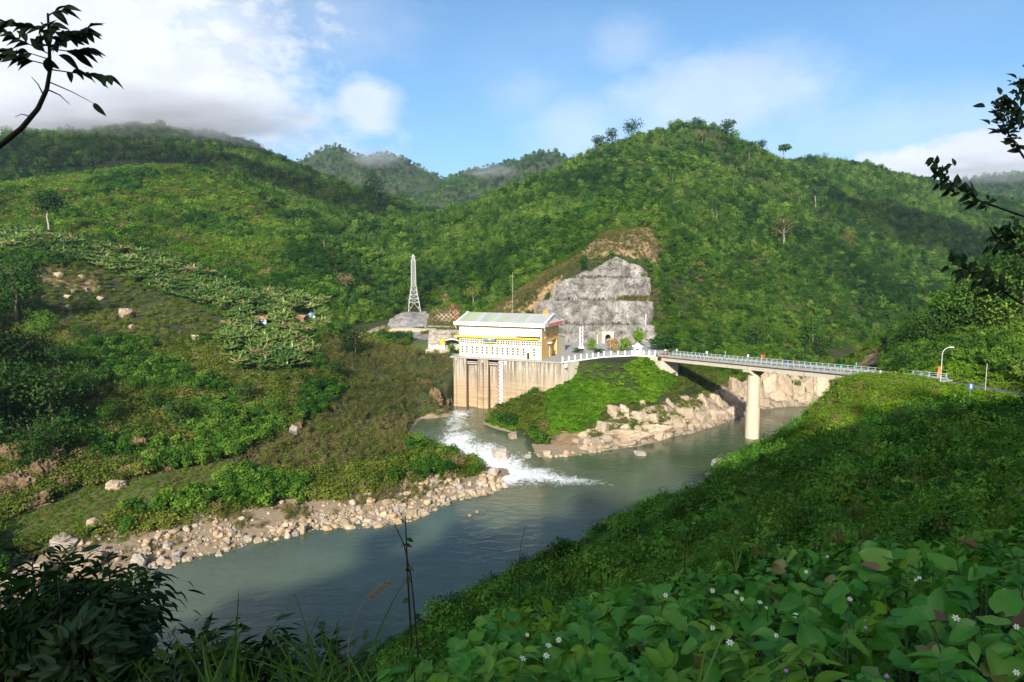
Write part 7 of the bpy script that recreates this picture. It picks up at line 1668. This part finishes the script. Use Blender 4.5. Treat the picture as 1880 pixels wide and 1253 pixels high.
# leafy weeds between them
def sprig(seed):
    g = np.random.default_rng(seed); V, F = [], []; LV, LF = leaf_shape('oval'); LV = np.array(LV)[:, :]; st = MB(); st.path([(0, 0, -.1), (.03 * g.normal(), .03 * g.normal(), .5), (.06 * g.normal(), .06 * g.normal(), .95)], [.012, .009, .005], 4)
    V += st.v; F += [f for f in st.f if len(f) == 4]
    for k in range(22):
        a = g.uniform(0, 6.28); h = g.uniform(.3, 1.0); s = g.uniform(.2, .36) * (1.25 - .5 * h); m = np.array(basis((math.cos(a), math.sin(a), g.uniform(-.3, .45)), (g.normal() * .3, g.normal() * .3, 1)))
        b = len(V); q = (LV * s) @ m.T + np.array([0, 0, h]) + np.array([math.cos(a), math.sin(a), 0]) * .03; V += [tuple(x) for x in q]; F += [tuple(b + i for i in f) for f in LF]
    return np.array(V), np.array(F)
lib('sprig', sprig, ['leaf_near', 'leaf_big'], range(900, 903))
lib('tallgrass', lambda s: tuft(s, 9, .012, .55, 5), ['grass'], range(910, 913))
g = np.random.default_rng(15); x = g.uniform(-5, 22, 11000); y = g.uniform(-2.5, 19, 11000); z = ground_h(x, y); px, py, _ = npx(x, y, z + .3); k = (np.abs(x) < y * 1.15 + 5) & (x > -2.2 - .12 * y) & (np.hypot(x, y) > 1.7) & (g.uniform(size=11000) < .6); n = k.sum()
scatter('undergrowth', 'sprig', np.stack([x, y, z], 1)[k], g.uniform(.25, .6, n), g.uniform(0, 1, n), 'leafy weeds filling the near bank', .25, None, 0, 61)
k2 = (np.abs(x) < y * .95 + 1.5) & (np.hypot(x, y) > 1.9) & (g.uniform(size=11000) < .035); n = k2.sum()
scatter('near_grass', 'tallgrass', np.stack([x, y, z], 1)[k2], g.uniform(.5, 1.0, n), g.uniform(0, 1, n), 'thin grass standing between the near weeds', .12, None, 0, 62)
x = g.uniform(-14, 26, 9000); y = g.uniform(6, 26, 9000); z = ground_h(x, y); k = (g.uniform(size=9000) < .55) & (np.hypot(x, y) > 6); n = k.sum()
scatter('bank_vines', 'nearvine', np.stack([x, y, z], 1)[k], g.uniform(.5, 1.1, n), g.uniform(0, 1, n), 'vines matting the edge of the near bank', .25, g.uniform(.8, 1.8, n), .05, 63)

# white flowers
def flower_proto():
    r = empty('white_flower'); V, F = [], []
    for k in range(6):
        a = k * math.pi / 3; b = len(V)
        for (u, v, z_) in ((.1, 0, 0), (.55, .26, .06), (1, .12, .02), (1, -.12, .02), (.55, -.26, .06)): V.append((math.cos(a) * u - math.sin(a) * v, math.sin(a) * u + math.cos(a) * v, z_))
        F.append(tuple(range(b, b + 5)))
    c = mesh_obj('petal_ring', V, F, M['petal'], r); m = MB(); m.tube((0, 0, -.03), (0, 0, .12), .22, 8, .16); m.build('floret', M['petal_center'], r)
    MB().path([(0, 0, -.02), (.6, .2, -4), (.3, 0, -9)], [.05, .06, .07], 4).build('stem', M['green_stem'], r); return r
FL = [(1536, 935), (1604, 929), (1590, 942), (1599, 947), (1616, 934), (1630, 956), (1536, 956), (1550, 958), (1556, 985), (1405, 999), (1519, 1065), (1747, 901), (1830, 917), (1844, 952), (1773, 968), (1750, 958), (1788, 857), (1764, 858), (1874, 866), (1664, 1015), (1672, 1013), (1688, 1061), (1681, 1065), (1844, 1083), (1866, 1151), (1425, 1167), (1308, 1153), (1362, 1100), (1352, 1087), (1407, 1116), (1395, 1106), (1308, 1085), (1519, 1022), (1497, 985), (1866, 1235), (1222, 1093), (1003, 1204), (960, 1209), (968, 1166), (1026, 1175), (1007, 1185), (1460, 1130), (1480, 1050), (1560, 1100), (1340, 1180), (1755, 1135)]
fp = flower_proto()
for i, (px, py) in enumerate(FL):
    o = fp if i == 0 else copy_tree(fp); p = ground_hit(px, py, 1.5, 30, .58); o.location = (p.x, p.y, p.z + .58); s_ = G6.uniform(.009, .018) * (1 + .03 * p.y); o.scale = (s_,) * 3
    tow = Vector((-p.x, -p.y, 1.5 * p.y)).normalized(); o.rotation_euler = (tow + Vector(G6.normal(size=3)) * .25).to_track_quat('Z', 'Y').to_euler()
    if py < 1000: tag(o, 'small white daisy like flower in the upper clusters of the near bank', 'flower', 'white flowers of the upper bank')
    elif px < 1250: tag(o, 'small white daisy like flower among the broad leaves at the bottom centre', 'flower', 'white flowers at the bottom centre')
    else: tag(o, 'small white daisy like flower scattered over the bottom right weeds', 'flower', 'white flowers of the lower bank')
def ball_flower(px, py, lab):
    p = ground_hit(px, py, 1.5, 20, .5); r = empty('mauve_flower', (p.x, p.y, p.z + .5)); tag(r, lab, 'flower'); bm = bmesh.new(); bmesh.ops.create_icosphere(bm, subdivisions=2, radius=.009)
    for v in bm.verts: v.co *= 1 + .25 * mnoise.noise(v.co * 300)
    me = bpy.data.meshes.new('flower_head'); bm.to_mesh(me); bm.free(); me.materials.append(M['purple']); o = bpy.data.objects.new('flower_head', me); COL.objects.link(o); o.parent = r
    MB().path([(0, 0, -.01), (.01, 0, -.12), (0, 0, -.3)], [.002] * 3, 4).build('stem', M['green_stem'], r)
for a in [(1589, 1141, 'upper of two mauve ball flowers on one stalk'), (1589, 1153, 'lower of two mauve ball flowers on one stalk'), (1443, 1232, 'mauve ball flower at the bottom edge left of the others'), (1628, 1242, 'mauve ball flower at the bottom edge')]: ball_flower(*a)

# grasses, stalks and plume on the left of the near bank
def blade_mesh(seed, curve):
    V, F = [], []; n = 8
    for i in range(n + 1):
        t = i / n; w = .016 * (1 - t) ** .55 * (1 if t > .05 else .7); xx = curve * t ** 2.2; z_ = t - .25 * curve * t ** 3
        V += [(xx, -w, z_), (xx + .004, 0, z_ - .004), (xx, w, z_)]
    for i in range(n):
        for j in (0, 1): q = 3 * i + j; F.append((q, q + 1, q + 4, q + 3))
    me = bpy.data.meshes.new('blade'); me.from_pydata(V, [], F); me.materials.append(M['grass']); return me
BLADES = [blade_mesh(k, c) for k, c in enumerate((.12, .3, .5, .75))]
def grass_clump(px, py, D, n, label):
    top = at(px, py, D); b = Vector((top.x, D, gz(top.x, D))); H = max(top.z - b.z, .6); r = empty('grass_clump', b); tag(r, label, 'grass', 'tall grass along the bottom left')
    for k in range(n):
        o = bpy.data.objects.new('blade', BLADES[G6.integers(0, 4)]); o['tint'] = float(G6.uniform(0, 1)); COL.objects.link(o); o.parent = r; h = H * G6.uniform(.72, 1.05); o.scale = (h, 1.1 * G6.uniform(.7, 1.3), h); o.location = (G6.normal() * .1, G6.normal() * .1, 0); o.rotation_euler = (G6.normal() * .08, G6.normal() * .08, G6.uniform(0, 6.28))
for i, (px, py, D, lab) in enumerate([(420, 1130, 4.6, 'leftmost tall grass clump at the bottom edge'), (400, 1190, 4.2, 'low grass clump beside the leftmost one'), (470, 1180, 4.8, 'grass clump left of the bottom centre shrubs'), (540, 1150, 4.4, 'grass clump with upright blades before the river'), (590, 1110, 4.8, 'tallest grass clump against the river'), (640, 1140, 4.6, 'grass clump leaning right against the river'), (330, 1210, 4.0, 'short grass clump under the dark bush'), (690, 1190, 4.2, 'grass clump beside the dry stalks'), (505, 1215, 3.8, 'low grass clump at the bottom edge'), (610, 1200, 4.0, 'grass clump at the foot of the tallest one'), (1480, 1000, 9.0, 'solitary wide bladed grass on the near bank'), (1375, 985, 8.5, 'slender grass shoots left of the solitary wide bladed grass'), (1310, 1060, 6.0, 'pale drooping grass on the near bank')]): grass_clump(px, py, D, 14 if i < 10 else 5, lab)
def stalk(pts, D, r0, mat, label, name='dry_stalk', twigs=0):
    P_ = [at(px, py, D) for px, py in pts]; b = P_[0].copy(); b.z = gz(b.x, b.y); r = empty(name, b); tag(r, label, 'stalk'); L_ = [Vector((0, 0, -.1))] + [p - b for p in P_]
    MB().path(L_, [r0 * (1 - .7 * i / len(L_)) for i in range(len(L_))], 5).build('stem', M[mat], r, True)
    for k in range(twigs): i = 2 + k % (len(L_) - 3); q = L_[i]; put_leaf(OVAL, q, (G6.normal(), G6.normal() * .4, -.4), (0, -.6, .6), .07, r)
    return r, L_
stalk([(757, 1200), (751, 1100), (748, 1040), (746, 990), (744, 948)], 5.6, .012, 'stalk_dark', 'tall dark dry stalk standing upright before the river', twigs=5)
stalk([(768, 1210), (762, 1130), (755, 1060), (742, 1000), (724, 962)], 5.6, .010, 'stalk_dark', 'thinner dark stalk bending left beside the upright one', twigs=6)
stalk([(954, 1070), (953, 1040), (956, 1000), (966, 962)], 7.0, .006, 'stalk_dark', 'thin curved twig over the river left of the near bushes')
stalk([(1258, 1000), (1260, 985), (1268, 970), (1280, 958)], 9.0, .006, 'stalk_dark', 'thin curved twig before the near shingle')
r, L_ = stalk([(640, 1180), (655, 1130), (672, 1098), (690, 1080), (712, 1066)], 5.0, .005, 'straw', 'straw coloured grass plume bending right over the river', 'grass_plume')
pl = MB()
for k in range(160): t = G6.uniform(0, 1); q = L_[-3].lerp(L_[-1], t); e = q + Vector((G6.normal() * .012 + .03, G6.normal() * .012, G6.normal() * .012 - .005)); pl.tube(q, e, .0016, 3)
po = pl.build('plume', M['straw'], r); po['kind'] = 'stuff'

# dark bush at the bottom left
def spray_mesh(seed, n=60, mat='leaf_sil', L=.14, asp=.15):
    g = np.random.default_rng(seed); t = g.uniform(0, 1, n); a = g.uniform(0, 6.28, n); pos = np.stack([.05 * g.normal(size=n) + .12 * np.cos(a), .05 * g.normal(size=n) + .12 * np.sin(a), t * .6], 1) * np.array([1.4, 1.4, 1])
    out = np.stack([np.cos(a), np.sin(a), g.uniform(-.8, .1, n)], 1); nr = np.stack([g.normal(size=n) * .4, g.normal(size=n) * .4, np.ones(n)], 1); V, F = [], []; LV, LF = leaf_shape('narrow'); LV = np.array(LV)[:, :]; LV[:, 0] *= asp / .085
    for k in range(n):
        m = np.array(basis(out[k], nr[k])); b = len(V); V += ((LV * L * g.uniform(.7, 1.3)) @ m.T + pos[k]).tolist(); F += [tuple(b + i for i in f) for f in LF]
    return raw_mesh('spray_leaves', V, np.array(F), M[mat])
SPRAYS = [spray_mesh(k, 90) for k in range(3)] + [spray_mesh(5, 90, 'leaf_dark', .14)]
def dark_bush(label, D, spots, name='leafy_bush'):
    c = at(spots[0][0], spots[0][1], D); b = Vector((c.x, D, gz(c.x, D))); r = empty(name, b); tag(r, label, 'bush'); st = MB()
    for px, py, dd in spots:
        e = at(px, py, D + dd) - b; st.path([(0, 0, -.2), (e.x * .35, e.y * .4, e.z * .5), e + Vector((0, 0, -.3)), e + Vector((0, 0, .2))], [.03, .022, .012, .004], 5)
        o = bpy.data.objects.new('spray', SPRAYS[G6.integers(0, 4)]); o['tint'] = float(G6.uniform(.2, 1)); o['kind'] = 'stuff'; COL.objects.link(o); o.parent = r; o.location = e + Vector((0, 0, -.3)); s_ = G6.uniform(.85, 1.35); o.scale = (s_,) * 3; o.rotation_euler = (G6.normal() * .5, G6.normal() * .5, G6.uniform(0, 6.28))
    st.build('stem', M['bark'], r)
g = np.random.default_rng(3)
sp = [(90, 1120, 0), (200, 1035, .2), (250, 1090, .3), (215, 1070, 0), (150, 1080, .4), (60, 1040, .3), (20, 1060, 0), (110, 1060, .6), (170, 1120, -.2), (240, 1130, 0), (200, 1160, .2), (40, 1100, -.3)] + [(g.uniform(-30, 230), g.uniform(1100, 1290), g.uniform(-.8, .8)) for _ in range(70)]
dark_bush('dense dark bush filling the bottom left corner', 7.0, sp)
dark_bush('low dark bush at the bottom edge right of the corner bush', 6.0, [(330, 1215, 0)] + [(g.uniform(250, 420), g.uniform(1205, 1290), g.uniform(-.5, .5)) for _ in range(12)])
dark_bush('small dark bush at the bottom edge under the grass', 6.0, [(510, 1225, 0)] + [(g.uniform(430, 640), g.uniform(1215, 1290), g.uniform(-.5, .5)) for _ in range(14)])

# sapling leaning in at the top left
def sapling_left():
    D = 5.0; pts = [(-90, 340), (-40, 300), (0, 268), (40, 236), (70, 200), (86, 165), (92, 130), (91, 95), (90, 60), (88, 25)]
    P_ = [at(px, py, D) for px, py in pts]; root = Vector((P_[0].x - .6, D - .2, gz(P_[0].x - .6, D - .2))); r = empty('sapling', root); tag(r, 'leaning sapling with drooping dark leaflets at the top left', 'sapling')
    L_ = [Vector((0, 0, -.2)), Vector((.1, 0, 1.2))] + [p - root for p in P_]; MB().path(L_, [.035, .03] + [.022 * (1 - .8 * i / len(P_)) + .002 for i in range(len(P_))], 6).build('trunk', M['stalk_dark'], r, True)
    tw = [((92, 120), (50, 110), (0, 100)), ((91, 100), (40, 75), (-10, 50)), ((91, 95), (120, 70), (165, 50)), ((90, 60), (60, 50), (10, 40)), ((90, 60), (120, 60), (160, 62)), ((92, 128), (140, 135), (200, 140)), ((88, 150), (130, 168), (172, 190)), ((90, 90), (130, 95), (160, 92)), ((88, 30), (100, 22), (115, 20)), ((92, 110), (45, 95), (10, 95)), ((60, 215), (40, 210), (28, 215)), ((80, 175), (70, 155), (58, 142)), ((88, 165), (110, 175), (128, 192))]
    bare = {10, 11, 12}
    for i, tp in enumerate(tw):
        Q = [at(px, py, D + G6.normal() * .12) - root for px, py in tp]; MB().path(Q, [.006, .004, .002], 4).build('twig', M['stalk_dark'], r, True)
        if i in bare: continue
        nl = 1 if i == 6 else (5 if i == 8 else 11)
        for k in range(nl):
            t = 1 if nl == 1 else .35 + .65 * k / (nl - 1); q = Q[0].lerp(Q[1], t * 2) if t < .5 else Q[1].lerp(Q[2], t * 2 - 1); d = (Q[2] - Q[0]).normalized(); sd = (1 if k % 2 else -1) * .7
            put_leaf(OVAL, q, d + Vector((0, sd * .6, -.35 + sd * .35)) + Vector(G6.normal(size=3)) * .25, Vector((G6.normal() * .5, -.5 + G6.normal() * .4, .8)), G6.uniform(.1, .15), r)
    for k in range(24):
        q = at(88 + G6.normal() * 16, 40 + abs(G6.normal()) * 40, D + G6.normal() * .1) - root; put_leaf(OVAL, q, (G6.normal(), G6.normal() * .5, G6.normal() * .5 - .2), (G6.normal() * .5, -.7, .5), G6.uniform(.09, .16), r)
sapling_left()
def sapling_right():
    D = 6.0; base = at(1960, 560, D); root = Vector((base.x, D, gz(base.x, D))); r = empty('sapling', root); tag(r, 'sapling reaching in from the right edge with pinnate dark leaves', 'sapling')
    MB().path([(0, 0, -.2), (.1, .05, 1.2), (.02, .1, 2.4), (-.04, .04, 3.6), (.02, 0, at(1950, 150, D).z - root.z), (.15, .1, at(1950, 60, D).z - root.z)], [.06, .055, .045, .035, .018, .005], 7).build('trunk', M['bark'], r, True)
    br = [[(1950, 420), (1880, 398), (1800, 370), (1745, 335), (1712, 298)], [(1955, 330), (1880, 290), (1850, 245), (1828, 195)], [(1950, 300), (1885, 240), (1860, 200), (1845, 185)], [(1950, 590), (1870, 555), (1800, 505), (1750, 485)], [(1955, 560), (1890, 480), (1850, 450), (1820, 440)], [(1950, 150), (1900, 170), (1880, 165), (1868, 150)], [(1950, 520), (1880, 440), (1860, 430), (1850, 425)], [(1955, 250), (2010, 200), (2050, 160), (2080, 110)], [(1955, 420), (2020, 390), (2070, 340), (2110, 320)], [(1955, 560), (2020, 520), (2080, 500), (2130, 490)], [(1958, 140), (1985, 90), (2000, 50), (2010, 10)], [(1956, 330), (1990, 260), (2010, 220), (2040, 215)]]
    for bi, tp in enumerate(br):
        Q = [at(px, py, D + G6.normal() * .15) - root for px, py in tp]; MB().path(Q, [.012 * (1 - .8 * i / len(Q)) for i in range(len(Q))], 5).build('branch', M['stalk_dark'], r, True)
        n = 64 if bi < 4 else 38
        for k in range(n):
            t = .45 + .55 * k / n; f = t * (len(Q) - 1); i = min(int(f), len(Q) - 2); q = Q[i].lerp(Q[i + 1], f - i) + Vector(G6.normal(size=3)) * .035; d = (Q[i + 1] - Q[i]).normalized(); sd = (1 if k % 2 else -1); perp = Vector((-d.z, 0, d.x)) * sd
            put_leaf(OVAL, q, d * .6 + perp * .9 + Vector(G6.normal(size=3)) * .3, Vector((G6.normal() * .4, -.7, .6 + G6.normal() * .3)), G6.uniform(.06, .11), r)
sapling_right()

# ------------------------------------------------------------------ air: haze over the valley, mist on the left summit
def volume_mat(name, dens, col, aniso, noisy=None):
    m, nt = nodes(name); out = nt.nodes.new('ShaderNodeOutputMaterial'); v = nt.nodes.new('ShaderNodeVolumePrincipled')
    v.inputs['Color'].default_value = (*col, 1); v.inputs['Density'].default_value = dens; v.inputs['Anisotropy'].default_value = aniso
    if noisy:
        tc = nt.nodes.new('ShaderNodeTexCoord'); n = nt.nodes.new('ShaderNodeTexNoise'); n.inputs['Scale'].default_value = noisy; n.inputs['Detail'].default_value = 3
        nt.links.new(tc.outputs['Object'], n.inputs['Vector']); ln = nt.nodes.new('ShaderNodeVectorMath'); ln.operation = 'LENGTH'; nt.links.new(tc.outputs['Object'], ln.inputs[0])
        a = nt.nodes.new('ShaderNodeMapRange'); a.inputs['From Min'].default_value = 1.0; a.inputs['From Max'].default_value = .35; nt.links.new(ln.outputs['Value'], a.inputs['Value'])
        b = nt.nodes.new('ShaderNodeMapRange'); b.inputs['From Min'].default_value = .35; b.inputs['From Max'].default_value = .65; nt.links.new(n.outputs['Fac'], b.inputs['Value'])
        mu = nt.nodes.new('ShaderNodeMath'); mu.operation = 'MULTIPLY'; nt.links.new(a.outputs[0], mu.inputs[0]); nt.links.new(b.outputs[0], mu.inputs[1])
        mm = nt.nodes.new('ShaderNodeMath'); mm.operation = 'MULTIPLY'; mm.inputs[1].default_value = dens; nt.links.new(mu.outputs[0], mm.inputs[0]); nt.links.new(mm.outputs[0], v.inputs['Density'])
    nt.links.new(v.outputs[0], out.inputs['Volume']); return m
hz = MB().box(-2600, 2600, -330, 3150, -12, 470).build('haze', volume_mat('valley_haze', HAZE, (.62, .8, 1.0), .2)); kind(hz, 'stuff')
def mist(px, py, D, sx, sy, sz, dens, label):
    me = bpy.data.meshes.new('mist'); bm = bmesh.new(); bmesh.ops.create_icosphere(bm, subdivisions=3, radius=1); bm.to_mesh(me); bm.free()
    o = bpy.data.objects.new('mist', me); COL.objects.link(o); o.location = at(px, py, D); o.scale = (sx, sy, sz); me.materials.append(volume_mat('hill_mist', dens, (1, 1, 1), .3, 2.2)); kind(o, 'stuff', label)
mist(275, 226, 735, 200, 120, 32, .026, 'grey mist hiding the summit of the left hill')
mist(60, 252, 780, 170, 110, 30, .02, 'thin mist trailing over the left shoulder of the hill')
mist(690, 290, 1780, 80, 120, 28, .012, 'wisp of mist on the far two topped mountain')
mist(900, 316, 1500, 70, 90, 18, .012, 'wisp of mist on the far right ridge')
mist(1830, 310, 1550, 260, 150, 34, .008, 'cloud bank lying on the far right hill')
def cloud(loc, sc, dens, label):
    me = bpy.data.meshes.new('cloud'); bm = bmesh.new(); bmesh.ops.create_icosphere(bm, subdivisions=4, radius=1)
    for v in bm.verts: v.co *= 1 + .35 * mnoise.fractal(v.co * 1.6 + Vector(loc) * .01, 1.0, 2.0, 4)
    bm.to_mesh(me); bm.free(); o = bpy.data.objects.new('cloud', me); COL.objects.link(o); o.location = loc; o.scale = sc; me.materials.append(volume_mat('cloud_vapour', dens, (1, 1, 1), .5)); kind(o, 'stuff', label)
def shade_at(px, py, D, up): t = at(px, py, D); k = (up - t.z) / to_sun.z; return t + to_sun * k
# clouds of the same bank drifting overhead: they lay the soft shadows over the left summit and the right hand valley
cloud(shade_at(180, 280, 610, 590), (190, 90, 36), .02, 'cloud drifting above the left hill')
cloud(shade_at(560, 330, 640, 590), (90, 90, 30), .02, 'small cloud trailing the one above the left hill')
cloud(shade_at(1700, 440, 700, 590), (130, 110, 36), .018, 'cloud drifting above the right hand valley')
